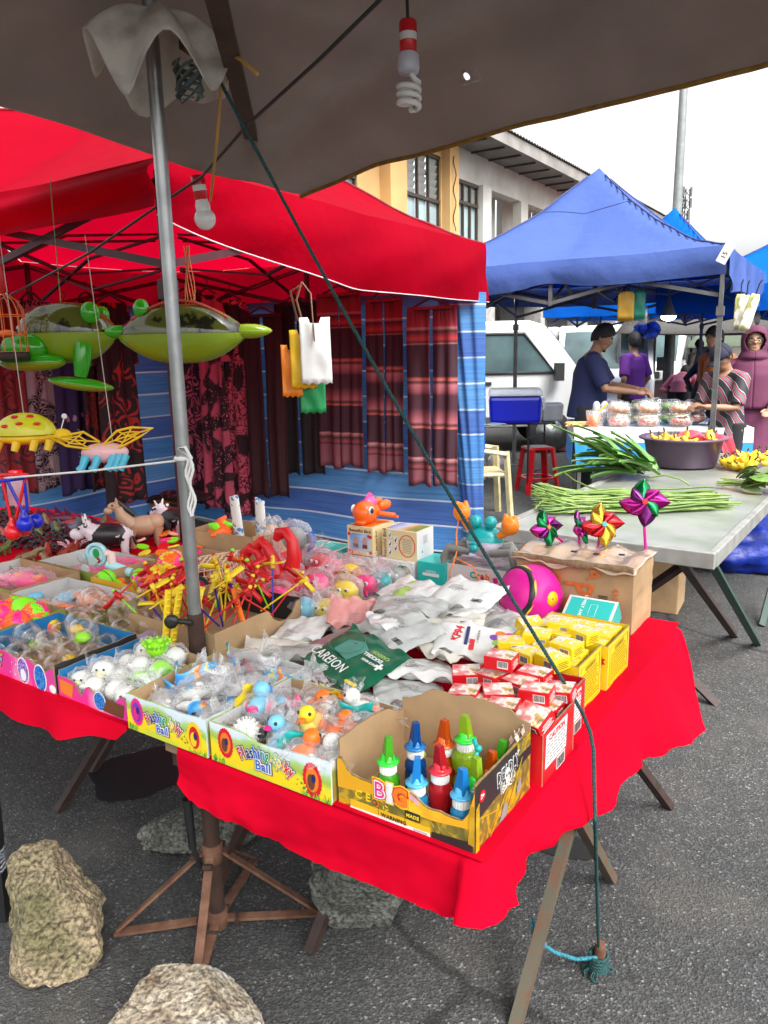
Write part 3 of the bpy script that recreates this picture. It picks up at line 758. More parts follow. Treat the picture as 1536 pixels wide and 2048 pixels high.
# ================================================================== rocks
def rockmat(name,a,b,c,sc_=5):
 m=mat(name,a,rough=.95,var=0);N,L,bs=nodes(m)
 tc=N.new('ShaderNodeTexCoord')
 def noise(s,d,dist=0):
  n=N.new('ShaderNodeTexNoise');n.inputs['Scale'].default_value=s;n.inputs['Detail'].default_value=d;n.inputs['Distortion'].default_value=dist;L.new(tc.outputs['Object'],n.inputs['Vector']);return n
 r=N.new('ShaderNodeValToRGB');L.new(noise(sc_,8,.6).outputs['Fac'],r.inputs[0])
 e=r.color_ramp.elements;e[0].position=.30;e[0].color=(*a,1);e[1].position=.68;e[1].color=(*c,1);x=e.new(.5);x.color=(*b,1)
 r2=N.new('ShaderNodeValToRGB');L.new(noise(95,12,.2).outputs['Fac'],r2.inputs[0]);r2.color_ramp.elements[0].position=.33;r2.color_ramp.elements[0].color=(.22,.22,.22,1);r2.color_ramp.elements[1].position=.62;r2.color_ramp.elements[1].color=(1.25,1.25,1.25,1)
 mu=N.new('ShaderNodeMixRGB');mu.blend_type='MULTIPLY';mu.inputs[0].default_value=1;L.new(r.outputs[0],mu.inputs[1]);L.new(r2.outputs[0],mu.inputs[2]);L.new(mu.outputs[0],bs.inputs['Base Color'])
 bp=N.new('ShaderNodeBump');bp.inputs['Strength'].default_value=1.0;bp.inputs['Distance'].default_value=.010;L.new(noise(85,14,.2).outputs['Fac'],bp.inputs['Height']);L.new(bp.outputs[0],bs.inputs['Normal'])
 return m
def rock(label,loc,size,seed,m,rot=0,planes=9,rough=1,lay=0,name='rock',extra=()):
 bm=bmesh.new();bmesh.ops.create_icosphere(bm,subdivisions=6,radius=1)
 rr=random.Random(seed)
 pls=[(V((rr.gauss(0,1),rr.gauss(0,1),rr.gauss(0,.8))).normalized(),rr.uniform(.55,.80))for _ in range(planes)]
 pls+=[(V(n).normalized(),d)for n,d in extra]
 pls.append((V((0,0,-1)),.72))
 for v in bm.verts:
  p=v.co.copy()
  q=p+V((nz(p*1.5+V((seed,0,0))),nz(p*1.5+V((0,seed,0))),nz(p*1.5+V((0,0,seed)))))*.06
  for n,d in pls:
   k=q.dot(n)
   if k>d:q-=n*(k-d)*.985
  d2=NZ.fractal(q*3+V((seed,3,1)),.9,2.1,7)*.026*rough
  ly=V((.5,.3,.8));
  if lay:d2+=lay*(abs(((q.dot(ly)*5+nz(q*2)*1.2)%1)-.5)-.25)
  d2-=.085*rough*max(0,NZ.ridged_multi_fractal(q*2.2+V((seed,1,8)),1,2,4,1,2)-1.1)
  q+=p.normalized()*d2
  v.co=q
 z0=min(v.co.z for v in bm.verts)
 for v in bm.verts:v.co=V((v.co.x*size[0],v.co.y*size[1],(v.co.z-z0)*size[2]))
 bm.normal_update()
 for e in bm.edges:e.smooth=e.calc_face_angle(0)<rad(16)
 me=bpy.data.meshes.new(name);bm.to_mesh(me);bm.free();me.materials.append(m)
 for p in me.polygons:p.use_smooth=True
 o=bpy.data.objects.new(name,me);COL.objects.link(o);o.location=loc;o.rotation_euler=(0,0,rot)
 return tag(o,label,'rock')
RK1=rockmat('mossy_brown_rock',(.08,.085,.025),(.26,.21,.125),(.46,.33,.22),3.2)
RK2=rockmat('pale_granite_rock',(.20,.14,.09),(.40,.34,.25),(.55,.51,.43),9)
RK3=rockmat('grey_slate_rock',(.07,.075,.065),(.14,.145,.125),(.24,.245,.21),5)
rock('large mossy brown boulder with a split face weighing down the pole base',gp(122,1915),(.158,.15,.20),5,RK1,.4,10,1.2,.05,extra=[((.75,-.1,.75),.5),((-.9,-.3,.35),.62),((.1,-1,.1),.62)])
rock('long pale granite boulder at the bottom edge of the view',gp(360,2092),(.215,.13,.090),12,RK2,-.15,5,1.0,0,extra=[((-.35,-.1,.9),.42),((.9,.1,.3),.8)])
rock('dark grey upright rock under the hanging corner of red cloth',gp(708,1842),(.14,.12,.215),21,RK3,.2,9,1.0,.03)
rock('flat dark slate lying behind the rusty pole base',gp(405,1688),(.20,.10,.065),33,RK3,.25,6,1.0,.09)
# ================================================================== rope
ROPE=mat('teal_rope',(.010,.055,.055),rough=.8,var=.5,vs_=220)
ROPE_W=mat('pale_teal_rope',(.03,.20,.26),rough=.8,var=.4,vs_=200)
def rope_strands(pts,r,pitch,mb=None,sides=5,nper=8):
 pts=[V(p)for p in pts];mb=mb or MB()
 L_=[0]
 for a,b in zip(pts,pts[1:]):L_.append(L_[-1]+(b-a).length)
 tot=L_[-1];n=max(4,int(tot/pitch*nper))
 def at(x):
  for i in range(len(pts)-1):
   if x<=L_[i+1]or i==len(pts)-2:
    u=(x-L_[i])/max(1e-9,L_[i+1]-L_[i]);return pts[i].lerp(pts[i+1],u),(pts[i+1]-pts[i]).normalized()
 for k in range(3):
  q=[]
  for i in range(n+1):
   x=tot*i/n;p,d=at(x);a=d.cross(V((.3,.9,.1))).normalized();b=d.cross(a)
   f=2*PI*(x/pitch+k/3);q.append(p+(a*math.cos(f)+b*math.sin(f))*r*.55)
  mb.tube(q,r*.62,sides)
 return mb
top_=yp(403,92,POLE.y-.03);PEG=gp(1195,1945)
e1_=tl(.012,.455,.845);
def on_right(px,py,s):
 r_=ray(px,py);o_=V((0,0,CH))-FR;t_=(s-o_.dot(X1))/r_.dot(X1);return FR+o_+r_*t_ if False else V((0,0,CH))+r_*t_
P1=on_right(1165,1425,.012);P2_=on_right(1187,1500,.05);P3_=on_right(1190,1640,.085)
sagp=[top_.lerp(P1,i/14)+V((0,0,-.035*math.sin(PI*i/14)))for i in range(15)]
rp=sagp+[P1.lerp(P2_,.5)+X1*.004,P2_,P3_,PEG+V((0,0,.07))]
rope_strands(rp,.0034,.020).build('guy_rope',ROPE)
tag(bpy.data.objects['guy_rope'],'dark teal twisted guy rope running from the pole top over the table to a peg','rope')
peg=thing('ground_peg','rusty steel peg in the asphalt wrapped with teal rope','peg',PEG)
MB().tube([(0,0,-.03),(.004,0,.062),(.004,0,.085)],[.014,.014,.012],12).build('spike',RUST,peg)
wr_=[]
for i in range(70):a=i*.5;wr_.append((.021*math.cos(a)+.002,.021*math.sin(a),.008+.048*i/70))
rope_strands(wr_,.0042,.022).build('rope_wrap',ROPE,peg)
fz=MB()
for i in range(16):a=R.uniform(0,6.3);fz.tube([(.02*math.cos(a),.02*math.sin(a),.02),(.035*math.cos(a),.035*math.sin(a),R.uniform(.002,.015)),(.036*math.cos(a+.2),.036*math.sin(a+.2),.002)],.0022,4)
tag(fz.build('frayed_end',ROPE,peg),kind='stuff')
q1=gp(1195,1915,.05);q2=gp(1110,1905,.06);q3=gp(1072,1880,.09)
tb=rope_strands([q1,q1.lerp(q2,.5)+V((0,0,-.012)),q2,q3],.0045,.022)
for i in range(14):
 a=R.uniform(-.01,.01);b=R.uniform(-.012,.012);tb.tube([q3,q3+V((a,b,.02)),q3+V((a*1.6,b*1.6,R.uniform(.035,.05)))],.002,4)
tag(tb.build('rope_tail',ROPE_W),'short pale teal rope end tied between the peg and the table leg','rope')
# black stand leg at the frame edge
ls=thing('metal_stand','black square steel stand leg wrapped with wire beside the mossy boulder','stand',gp(6,1838))
MB().box((0,0,.45),(.032,.032,.9),0,ry(rad(2))).build('leg',BLACK_P,ls)
MB().box((-.35,.0,.5),(.7,.025,.03)).build('crossbar',BLACK_P,ls);MB().box((-.7,0,.45),(.032,.032,.9)).build('leg',BLACK_P,ls)
wv=MB()
for k in range(6):wv.tube([(.024*math.cos(2*PI*i/12)*1.05,.024*math.sin(2*PI*i/12)*1.05,.16+.011*k+.004*math.sin(i+k))for i in range(12)],.004,5,closed=True)
tag(wv.build('wire_binding',mat('grey_wire',(.35,.37,.42),rough=.4,metal=.4),ls),kind='stuff')
# ================================================================== goods on the red tables, front row
CARD=mat('brown_cardboard',(.40,.26,.135),rough=.85,var=.14,vs_=14,bump=.3,bs=40,dist=.002)
CARDD=mat('cardboard_edge',(.27,.18,.10),rough=.9,var=.3,vs_=90)
CARDG=mat('grey_cardboard',(.50,.50,.50),rough=.8,var=.12,vs_=10)
BLUEC=mat('blue_card',(.01,.17,.42),rough=.5,var=.12)
BLACKC=mat('black_card',(.02,.02,.022),rough=.4,var=.3)
def solid(name,c,rough=.4,var=.08,**k):return mat(name,c,rough=rough,var=var,**k)
WHITE=solid('print_white',(.78,.78,.76));BLACK=solid('print_black',(.02,.02,.02));REDP=solid('print_red',(.62,.01,.02))
YELP=solid('print_yellow',(.80,.58,.02));BLUEP=solid('print_blue',(.01,.10,.50));GRNP=solid('print_green',(.02,.30,.06))
ORGP=solid('print_orange',(.80,.20,.02));PNKP=solid('print_pink',(.75,.02,.24));PURP=solid('print_purple',(.18,.04,.40))
TEALP=solid('print_teal',(.01,.38,.36));GREYP=solid('print_grey',(.25,.25,.25));BROWNP=solid('print_brown',(.14,.05,.02))
SKYP=solid('print_sky',(.25,.50,.80));LIMEP=solid('print_lime',(.30,.55,.04));NAVYP=solid('print_navy',(.01,.02,.14))
def rampmat(name,stops,axis='Z',scale=1,off=0,wob=.2,wscale=20,rough=.35,const=False,dark=None):
 """bands of print across the object, their edges wobbled by noise"""
 if name in MATS:return MATS[name]
 m=mat(name,stops[0][1],rough=rough,var=0);N,L,b=nodes(m)
 tc=N.new('ShaderNodeTexCoord');s=N.new('ShaderNodeSeparateXYZ');L.new(tc.outputs['Object'],s.inputs[0])
 n=N.new('ShaderNodeTexNoise');n.inputs['Scale'].default_value=wscale;n.inputs['Detail'].default_value=4;L.new(tc.outputs['Object'],n.inputs['Vector'])
 a=N.new('ShaderNodeMath');a.operation='MULTIPLY_ADD';a.inputs[1].default_value=scale;a.inputs[2].default_value=off-wob/2;L.new(s.outputs[axis],a.inputs[0])
 c=N.new('ShaderNodeMath');c.operation='MULTIPLY_ADD';c.inputs[1].default_value=wob;L.new(n.outputs['Fac'],c.inputs[0]);L.new(a.outputs[0],c.inputs[2])
 r=N.new('ShaderNodeValToRGB');L.new(c.outputs[0],r.inputs[0]);r.color_ramp.interpolation='CONSTANT' if const else 'LINEAR'
 while len(r.color_ramp.elements)<len(stops):r.color_ramp.elements.new(.5)
 for e,(p,cc)in zip(r.color_ramp.elements,stops):e.position=p;e.color=(*cc,1)
 L.new(r.outputs[0],b.inputs['Base Color']);return m
def panel(a,b,prof,th,z0=0):
 """upright cardboard wall from a to b (outer side to the right of a->b) whose top edge follows prof [(u,h)]; mats 0 outer 1 inner 2 edge"""
 a,b=V((a[0],a[1],0)),V((b[0],b[1],0));d=b-a;o=V((d.y,-d.x,0)).normalized()
 mb=MB();n=len(prof)
 P=lambda u,z,k:a+d*u-o*(th*k)+V((0,0,z))
 for(u0,h0),(u1,h1)in zip(prof,prof[1:]):
  mb.add([P(u0,z0,0),P(u1,z0,0),P(u1,h1,0),P(u0,h0,0)],[(0,1,2,3)],0)
  mb.add([P(u0,z0,1),P(u1,z0,1),P(u1,h1,1),P(u0,h0,1)],[(3,2,1,0)],1)
  mb.add([P(u0,h0,0),P(u1,h1,0),P(u1,h1,1),P(u0,h0,1)],[(0,1,2,3)],2)
  mb.add([P(u0,z0,0),P(u1,z0,0),P(u1,z0,1),P(u0,z0,1)],[(3,2,1,0)],2)
 for(u,h),f in((prof[0],(0,3,2,1)),(prof[-1],(0,1,2,3))):
  mb.add([P(u,z0,0),P(u,z0,1),P(u,h,1),P(u,h,0)],[f],2)
 return mb
def torn(h,amp,seed,n=22,dips=()):
 r=[]
 for i in range(n+1):
  u=i/n;k=h+amp*nz((u*6,seed,0))+amp*.5*nz((u*23,seed,3))
  for c,w_,d in dips:k-=d*math.exp(-((u-c)/w_)**2)
  r.append((u,max(.006,k)))
 return r
def tray(label,s0,s1,t0,t1,h,outer,inner=None,cat='box',front=None,right=None,back=None,left=None,z=TZ,rot=0,edge=None,name='open_carton',th=.0035,base=None,group=None):
 """open box; outer = (front, right, back, left) materials"""
 w_,d_=s1-s0,t1-t0
 c=tl((s0+s1)/2,(t0+t1)/2,z)
 t=thing(name,label,cat,c,ANG+rot,group)
 x,y=w_/2,d_/2
 if not isinstance(outer,(tuple,list)):outer=(outer,)*4
 inner=inner or CARD
 inner=inner if isinstance(inner,(tuple,list))else(inner,)*4
 fl=lambda p,hh,sd:p if isinstance(p,list)else torn(hh if p is None else p,.003,sd,12)
 g=[panel((-x,-y),(x,-y),fl(front,h,1+s0),th),panel((x,-y+th),(x,y-th),fl(right,h,2+s0),th),panel((x,y),(-x,y),fl(back,h,3+s0),th),panel((-x,y-th),(-x,-y+th),fl(left,h,4+s0),th)]
 for i,(p,nm)in enumerate(zip(g,('front_panel','side_panel','back_panel','side_panel'))):p.build(nm,[outer[i],inner[i],edge or CARDD],t)
 MB().box((0,0,.002),(w_-.008,d_-.008,.004)).build('bottom_panel',base or CARD,t)
 t['w']=w_;t['d']=d_
 return t
def ell(cx,cz,a,b,n=28,spikes=0,amp=.0):
 return[(cx+a*(1+amp*(i%2 if spikes else 0))*math.cos(2*PI*i/n),cz+b*(1+amp*(i%2 if spikes else 0))*math.sin(2*PI*i/n))for i in range(n)]
def decal(poly,m,parent,M,name='print',z=.0004):
 MB().prism(poly,0,z,0,M).build(name,m,parent)
def rot2(p,a,c):
 return[(c[0]+(x-c[0])*math.cos(a)-(y-c[1])*math.sin(a),c[1]+(x-c[0])*math.sin(a)+(y-c[1])*math.cos(a))for x,y in p]
def arc(words,cols,size,M,parent,adv,bow,tilt,out=None,out2=None,sx=.62):
 n=len(words)
 for i,ch in enumerate(words):
  if ch==' ':continue
  u=i-(n-1)/2;x=u*adv;y=-bow*u*u;a=-2*bow*u/adv*tilt
  for off,mm,dz in((.0034,out2,.0004),(.0020,out,.0009),(.0006,cols[i%len(cols)],.0014)):
   if mm:text(ch,size,mm,parent,M@tr(x,y,dz)@rz(a)@scl(sx,1,1),offset=off,ext=.0003)
   # ---- the two boxes of flashing spiky balls
SPK=rampmat('spiky_box_print',[(0,(.55,.62,.05)),(.12,(.86,.62,.01)),(.35,(.85,.68,.02)),(.5,(.70,.66,.04)),(.62,(.33,.50,.07)),(.78,(.42,.62,.20)),(.88,(.62,.75,.80)),(1,(.72,.80,.86))],'Z',13,0,.9,9)
SPKR=rampmat('spiky_side_print',[(0,(.30,.28,.05)),(.3,(.32,.20,.03)),(.6,(.25,.28,.05)),(.85,(.62,.62,.55)),(1,(.7,.7,.66))],'Z',13,0,.9,26)
SPKE=rampmat('spiky_edge_print',[(0,(.3,.42,.1)),(.5,(.40,.52,.12)),(.62,(.25,.40,.60)),(.8,(.45,.55,.5)),(1,(.55,.7,.75))],'X',4,.5,.8,12)
def spiky_box(label,s0,s1,t0,t1,h,k):
 t=tray(label,s0,s1,t0,t1,h,(SPK,SPKR,SPKE,SPKE),(CARDG,CARDG,CARD,CARDG)if k else(CARD,CARDG,CARDG,CARD),edge=SPKE,front=[(0,h),(.3,h-.001),(.42,h*.86),(.62,h*.90),(.8,h*.97),(1,h)]if k else None,right=None)
 w_,d_=t['w'],t['d'];y=-d_/2-.0006;F=face_front(0,y,h*.5)
 q=w_/.285;b=h*.5
 for cx,cz,sc_ in((-.36*w_,.006,.022),(.36*w_,-.004,.024)):
  col=(ORGP,REDP)if(cx<0)==bool(k)else(PNKP,YELP)
  decal(ell(cx,cz,sc_*.82,sc_*1.28,44,1,.08),REDP if k else(PNKP if cx<0 else YELP),t,F,'spiky_ball_print')
  decal(ell(cx,cz,sc_*.58,sc_*.95),ORGP if k else(PURP if cx<0 else REDP),t,F@tr(0,0,.0005),'spiky_ball_print')
  decal(ell(cx-.002,cz-.004,sc_*.34,sc_*.62),BROWNP if k else(PNKP if cx<0 else YELP),t,F@tr(0,0,.001),'spiky_ball_print')
  decal(ell(cx+.004,cz+.004,sc_*.18,sc_*.34),NAVYP,t,F@tr(0,0,.0015),'spiky_ball_print')
 fm=MB()
 for i in range(34):
  u=R.uniform(.12,.32)*w_;v=-b*(.0+(u/w_-.12)*3.2)-R.uniform(-.008,.010)
  fm.prism(ell(u,max(-b+.004,v),.0022,.0022,7),0,.0008+.0002*(i%3),0 if i%3 else 1,F)
 tag(fm.build('flower_print',[YELP,GRNP],t),kind='stuff')
 gm=MB()
 for i in range(46):
  u=R.choice([R.uniform(-.48,-.38),R.uniform(.28,.49)])*w_;hgt=R.uniform(.006,.018);gm.prism([(u-.0015,-b+.001),(u+.0015,-b+.001),(u+R.uniform(-.004,.006),-b+hgt)],0,.0004+.0002*(i%2),i%2,F)
 tag(gm.build('grass_print',[GRNP,LIMEP],t),kind='stuff')
 arc('Flashing Spiky',[REDP,REDP,NAVYP,NAVYP,BLUEP,BLUEP,TEALP,GRNP,GRNP,LIMEP,YELP,ORGP,REDP,REDP],.032*q**.5,F@tr(-.004,.010,0),t,.0094*q,.00034*q,1.0,WHITE,NAVYP,.62*q**.5)
 for off,mm,dz in((.0042,NAVYP,.0004),(.0026,WHITE,.0009),(.0003,BLUEP,.0014)):text('Ball',.026*q**.5,mm,t,F@tr(-.010*q,-.014,dz),offset=off,sx=.95)
 fr_=face_right(w_/2+.0006,-d_/2+.03,h*.68)
 decal(ell(0,0,.014,.016),BROWNP,t,fr_,'cartoon_print');decal(ell(.012,.006,.009,.010),WHITE,t,fr_@tr(0,0,.0005),'cartoon_print')
 return t
spiky_box('open flashing spiky ball carton full of bagged rubber animals beside the bubble bottles',-.556,-.272,-.01,.222,.078,1)
spiky_box('smaller flashing spiky ball carton of clear bags just before the pole',-.795,-.565,-.012,.285,.076,0)
# ---- bubble bottle carton, taped in yellow
def tapemat():
 m=mat('taped_black_print',(.03,.03,.03),rough=.22,var=0,bump=.5,bs=22,dist=.004,spec=.7);N,L,b=nodes(m)
 tc=N.new('ShaderNodeTexCoord');s=N.new('ShaderNodeSeparateXYZ');L.new(tc.outputs['Object'],s.inputs[0])
 def nz_(sc_,dist=2,det=3):
  n=N.new('ShaderNodeTexNoise');n.inputs['Scale'].default_value=sc_;n.inputs['Detail'].default_value=det;n.inputs['Distortion'].default_value=dist;L.new(tc.outputs['Object'],n.inputs['Vector']);return n.outputs['Fac']
 r=N.new('ShaderNodeValToRGB');L.new(nz_(26),r.inputs[0]);e=r.color_ramp.elements
 e[0].position=.40;e[0].color=(.14,.115,.025,1);e[1].position=.62;e[1].color=(.52,.33,.015,1);x=e.new(.53);x.color=(.24,.18,.025,1)
 L.new(r.outputs[0],b.inputs['Base Color']);return m
TAPE=tapemat();TAPEY=mat('yellow_tape',(.60,.36,.012),rough=.2,var=0,col2=(.45,.25,.01),vs_=30,bump=.4,bs=40,dist=.004,spec=.7)
bb=tray('torn carton wrapped in yellow tape holding the bubble bottles at the table corner',-.266,-.010,.002,.208,.112,(TAPE,TAPE,BLACKC,BLACKC),CARD,front=torn(.062,.008,3,30,((.75,.2,.014),(.5,.12,-.010),(.02,.04,-.03),(1.0,.03,-.045))),right=torn(.113,.002,5,12),back=torn(.145,.006,8,20,((0,.12,.02),(1,.2,.035))),left=torn(.118,.004,2,12,((0,.25,.03),)))
bw,bd=bb['w'],bb['d'];bF=face_front(0,-bd/2-.0006,0);bR=face_right(bw/2+.0006,0,0)
# orange printed band with the torn lettering
def band(z0f,z1f,m,z,nm='print',n=26,u0=-.5,u1=.5,wid=None,F=None,par=None):
 F=F or bF;wid=wid or bw;mb=MB()
 pts=[(lerp(u0,u1,i/n)*wid,z0f(lerp(u0,u1,i/n)),z1f(lerp(u0,u1,i/n)))for i in range(n+1)]
 mb.add([(x,a,z)for x,a,b in pts]+[(x,b,z)for x,a,b in pts],[(i,i+1,n+2+i,n+1+i)for i in range(n)],0,F)
 return mb.build(nm,m,par or bb)
fr_prof=torn(.062,.008,3,30,((.75,.2,.014),(.5,.12,-.010),(.02,.04,-.03),(1.0,.03,-.045)))
ft=lambda u:interp(fr_prof,u+.5)
band(lambda u:.036-.004*math.sin(u*9),lambda u:ft(u)-.0008,rampmat('orange_comic_print',[(0,(.72,.36,.015)),(.42,(.80,.45,.02)),(.5,(.75,.20,.012)),(.58,(.85,.55,.03)),(1,(.78,.38,.02))],'X',7,.5,1.4,38),.0005,'comic_print')
band(lambda u:ft(u)-.010,lambda u:ft(u)-.0006,mat('torn_pink_paper',(.75,.38,.48),rough=.8,var=.2,vs_=40),.001,'torn_edge',14,-.22,.12)
for ch,u,cols in(('B',-.168,(PNKP,ORGP)),('I',-.092,(WHITE,PNKP)),('G',-.012,(ORGP,YELP))):
 for off,mm,dz in((.0065,YELP,.0010),(.0045,REDP if ch!='I' else WHITE,.0014),(.0025,WHITE if ch!='G' else ORGP,.0018),(.0,cols[0],.0022)):text(ch,.040,mm,bb,bF@tr(u*bw,.052,dz),offset=off,sx=.95)
OLIV=mat('olive_print',(.13,.12,.03),rough=.3,var=.3,vs_=60)
text('C E',.020,YELP,bb,bF@tr(-.30*bw,.031,.001),offset=.0003)
decal(ell(-.205*bw,.027,.0075,.0075),ORGP,bb,bF@tr(0,0,.0006),'symbol');decal(ell(-.205*bw,.027,.006,.006),OLIV,bb,bF@tr(0,0,.0011),'symbol')
text('+',.011,ORGP,bb,bF@tr(-.205*bw,.027,.0017)@rz(.78))
for k in range(3):
 a=k*2.1+.5;decal([(-.125*bw+.006*math.cos(a),.024+.006*math.sin(a)),(-.125*bw+.006*math.cos(a+1.2),.024+.006*math.sin(a+1.2)),(-.125*bw+.0035*math.cos(a+1.2),.024+.0035*math.sin(a+1.2)),(-.125*bw+.0035*math.cos(a),.024+.0035*math.sin(a))],YELP,bb,bF@tr(0,0,.0008),'recycling_print')
decal([(-.40*bw,.001),(.20*bw,.001),(.20*bw,.018),(-.40*bw,.018)],mat('yellow_label',(.75,.45,.02),rough=.3,var=.1),bb,bF@tr(0,0,.0004),'label_panel')
decal([(-.40*bw,.001),(.20*bw,.001),(.20*bw,.0085),(-.40*bw,.005)],WHITE,bb,bF@tr(0,0,.0009),'label_panel')
decal([(.21*bw,.001),(.49*bw,.001),(.49*bw,.019),(.21*bw,.013)],BLACKC,bb,bF@tr(0,0,.0008),'label_panel')
text('WARNING.',.0095,BLACK,bb,bF@tr(-.06*bw,.010,.0015),offset=.0001);text('MADE',.0085,YELP,bb,bF@tr(.075*bw,.026,.0012),offset=.0002)
decal([(.02*bw,.020),(.13*bw,.020),(.13*bw,.034),(.02*bw,.034)],BLACKC,bb,bF@tr(0,0,.0006),'label_panel')
ln=MB()
for k in range(3):ln.box((.13*bw,.0065-k*.0018,.0013),(.10*bw,.0006,.0002),0,bF)
ln.box((-.18*bw,.011,.0012),(.0006,.020,.0002),0,bF).box((.02*bw,.010,.0012),(.0006,.019,.0002),0,bF)
tag(ln.build('fine_print',BLACK,bb),kind='stuff')
# right side: black upper part with title, tape below
band(lambda u:.062+.030*(u+.5)*.6-.01,lambda u:.112,BLACKC,.0005,'black_print',10,-.5,.5,bd,bR)
band(lambda u:.088,lambda u:.1125,TAPE,.0010,'tape',6,.22,.48,bd,bR)
for tx,z,sx in(('DEADLY',.085,.62),('ISLAND',.066,.60)):
 text(tx,.034 if z>.08 else .026,WHITE,bb,bR@tr(.01,z,.0014)@rz(.03),offset=.0016,sx=sx);text(tx,.034 if z>.08 else .026,BLACKC if z>.08 else TAPE,bb,bR@tr(.01,z,.0020)@rz(.03),offset=.0,sx=sx)
decal(ell(.004,.082,.009,.011),WHITE,bb,bR@tr(0,0,.0026),'skull_print');decal(ell(.004,.071,.006,.005),WHITE,bb,bR@tr(0,0,.0026),'skull_print')
for dx in(-.0035,.0045):decal(ell(.004+dx,.081,.0024,.003,12),BLACK,bb,bR@tr(0,0,.0031),'skull_print')
for a in(.35,-.35):decal(rot2([(-.018,-.001),(.018,-.001),(.018,.001),(-.018,.001)],a,(0,0)),WHITE,bb,bR@tr(.004,.062,.0026),'crossbones_print')
decal(ell(-.082,.088,.0095,.0095),REDP,bb,bR@tr(0,0,.0012),'age_mark');text('3+',.011,WHITE,bb,bR@tr(-.082,.088,.0018),offset=.0003)
for u,z,a,l in((-.02,.03,.7,.10),(.04,.05,.9,.08),(-.06,.045,-.3,.06),(.05,.02,.5,.05)):decal(rot2([(-l/2,-.0012),(l/2,-.0012),(l/2,.0012),(-l/2,.0012)],a,(0,0)),TAPEY,bb,bR@tr(u,z,.0012),'tape_crease')
decal([(-.02,.006),(.005,.006),(.012,.026),(-.002,.030)],GREYP,bb,bR@tr(0,0,.0006),'comic_print');decal([(.045,.02),(.065,.028),(.06,.046),(.047,.036)],GREYP,bb,bR@tr(0,0,.0006),'comic_print')
decal([(-.103,.0),(-.092,.0),(-.092,.082),(-.103,.075)],TAPEY,bb,bR@tr(0,0,.0014),'tape');decal([(bw/2-.010,.016),(bw/2,.014),(bw/2,.08),(bw/2-.007,.082)],TAPEY,bb,bF@tr(0,0,.0014),'tape')
cr_=MB()
for i in range(12):cr_.grid(lambda u,v,i=i:(bw/2-.006+.02*u*math.cos(i)*.5-.004,bd/2-.055+i*.0045+.01*math.sin(i*2+v),.112+.010*math.sin(u*3+i)+.004*v),3,2)
cr_.build('torn_flap',mat('torn_card',(.55,.42,.33),rough=.9,var=.3,vs_=60),bb)
# ---- bubble bottles
def plastic(name,c,al=.35):
 m=mat(name,c,rough=.06,var=0,spec=.6);b=m.node_tree.nodes['Principled BSDF'];b.inputs['Transmission Weight'].default_value=al;b.inputs['IOR'].default_value=1.25
 return m
PB={k:plastic('clear_'+k,c,.55)for k,c in dict(green=(.10,.62,.03),blue=(.01,.10,.42),red=(.70,.02,.03),lime=(.42,.70,.03),orange=(.85,.12,.01),cyan=(.03,.42,.80)).items()}
TOPM={k:mat('cap_'+k,c,rough=.2,var=0,spec=.6,trans=.25)for k,c in dict(green=(.03,.80,.05),blue=(.01,.22,.60),red=(.85,.03,.05),lime=(.03,.80,.05),orange=(.90,.16,.02),cyan=(.10,.55,.88)).items()}
def bottle(col,px,py,label,hgt=.125,kind=0,tilt=(0,0)):
 base=gp(px,py,TZ+.006+hgt);q_=base-FR;base=tl(min(-.036,max(-.238,q_.dot(X1))),min(.18,max(.032,q_.dot(Y1))),TZ+.006)
 t=thing('bubble_bottle',label,'bubble bottle',base,(tilt[0],tilt[1],R.uniform(0,6)),'bubble bottles in the taped carton')
 hb=hgt-.062
 if kind==1:prof=[(.016,0),(.021,.004),(.022,.022),(.018,.03),(.014,.036),(.023,.048),(.024,hb*.85),(.018,hb-.002),(.011,hb+.002)]
 else:prof=[(.016,0),(.019,.003),(.019,hb*.55),(.0175,hb*.62),(.019,hb*.7),(.018,hb*.85),(.011,hb)]
 MB().lathe(prof,20).build('body',PB[col],t)
 cpm=MB();n=40
 cpm.lathe([(.0135,hb-.001),(.0140,hb+.013),(.0125,hb+.015)],20)
 for i in range(22):a=2*PI*i/22;cpm.box((.0139*math.cos(a),.0139*math.sin(a),hb+.006),(.0014,.0014,.012),0,None)
 cpm.build('screw_cap',WHITE_P,t)
 tp_=MB().lathe([(.0135,hb+.015),(.0185,hb+.017),(.019,hb+.019),(.0135,hb+.020),(.0115,hb+.024),(.010,hb+.030),(.006,hb+.032)],20);tp_.build('brim',TOPM[col],t)
 ws=MB()
 a,b=[(-.0105,-.007),(.0105,-.007),(.0115,.008),(-.0115,.008)],[(-.0055,-.0065),(.0055,-.0065),(.0055,.003),(-.0055,.003)]
 z0,z1=hb+.022,hgt
 lo=[(x,y,z0)for x,y in a];hi=[(x,y,z1)for x,y in b]
 ws.add(lo+hi,[(3,2,1,0),(4,5,6,7),(0,1,5,4),(1,2,6,5),(2,3,7,6),(3,0,4,7)])
 ws.build('whistle',PB[col]if col not in('cyan',)else TOPM['blue'],t)
 return t
bottle('green',775,1473,'short green bubble bottle at the front left of the taped carton')
bottle('blue',830,1445,'dark blue bubble bottle with a cord loop by the carton back',.125)
bottle('orange',888,1440,'orange topped bubble bottle standing against the cardboard back',.125)
bottle('lime',931,1430,'tall lime bubble bottle with two round bulges',.142,1)
bottle('red',880,1490,'red bubble bottle with a red brim in the carton middle')
bottle('cyan',818,1527,'light blue capped bottle half hidden behind the torn BIG edge',.105)
bottle('cyan',905,1556,'light blue capped bottle nearest to the torn carton front',.11)
bottle('lime',952,1515,'bright green capped bottle beside the black carton side',.12)
bottle('orange',983,1503,'small orange capped bottle along the black carton side',.105)
bottle('green',1008,1482,'green capped bottle in the far corner by the torn flap',.105)
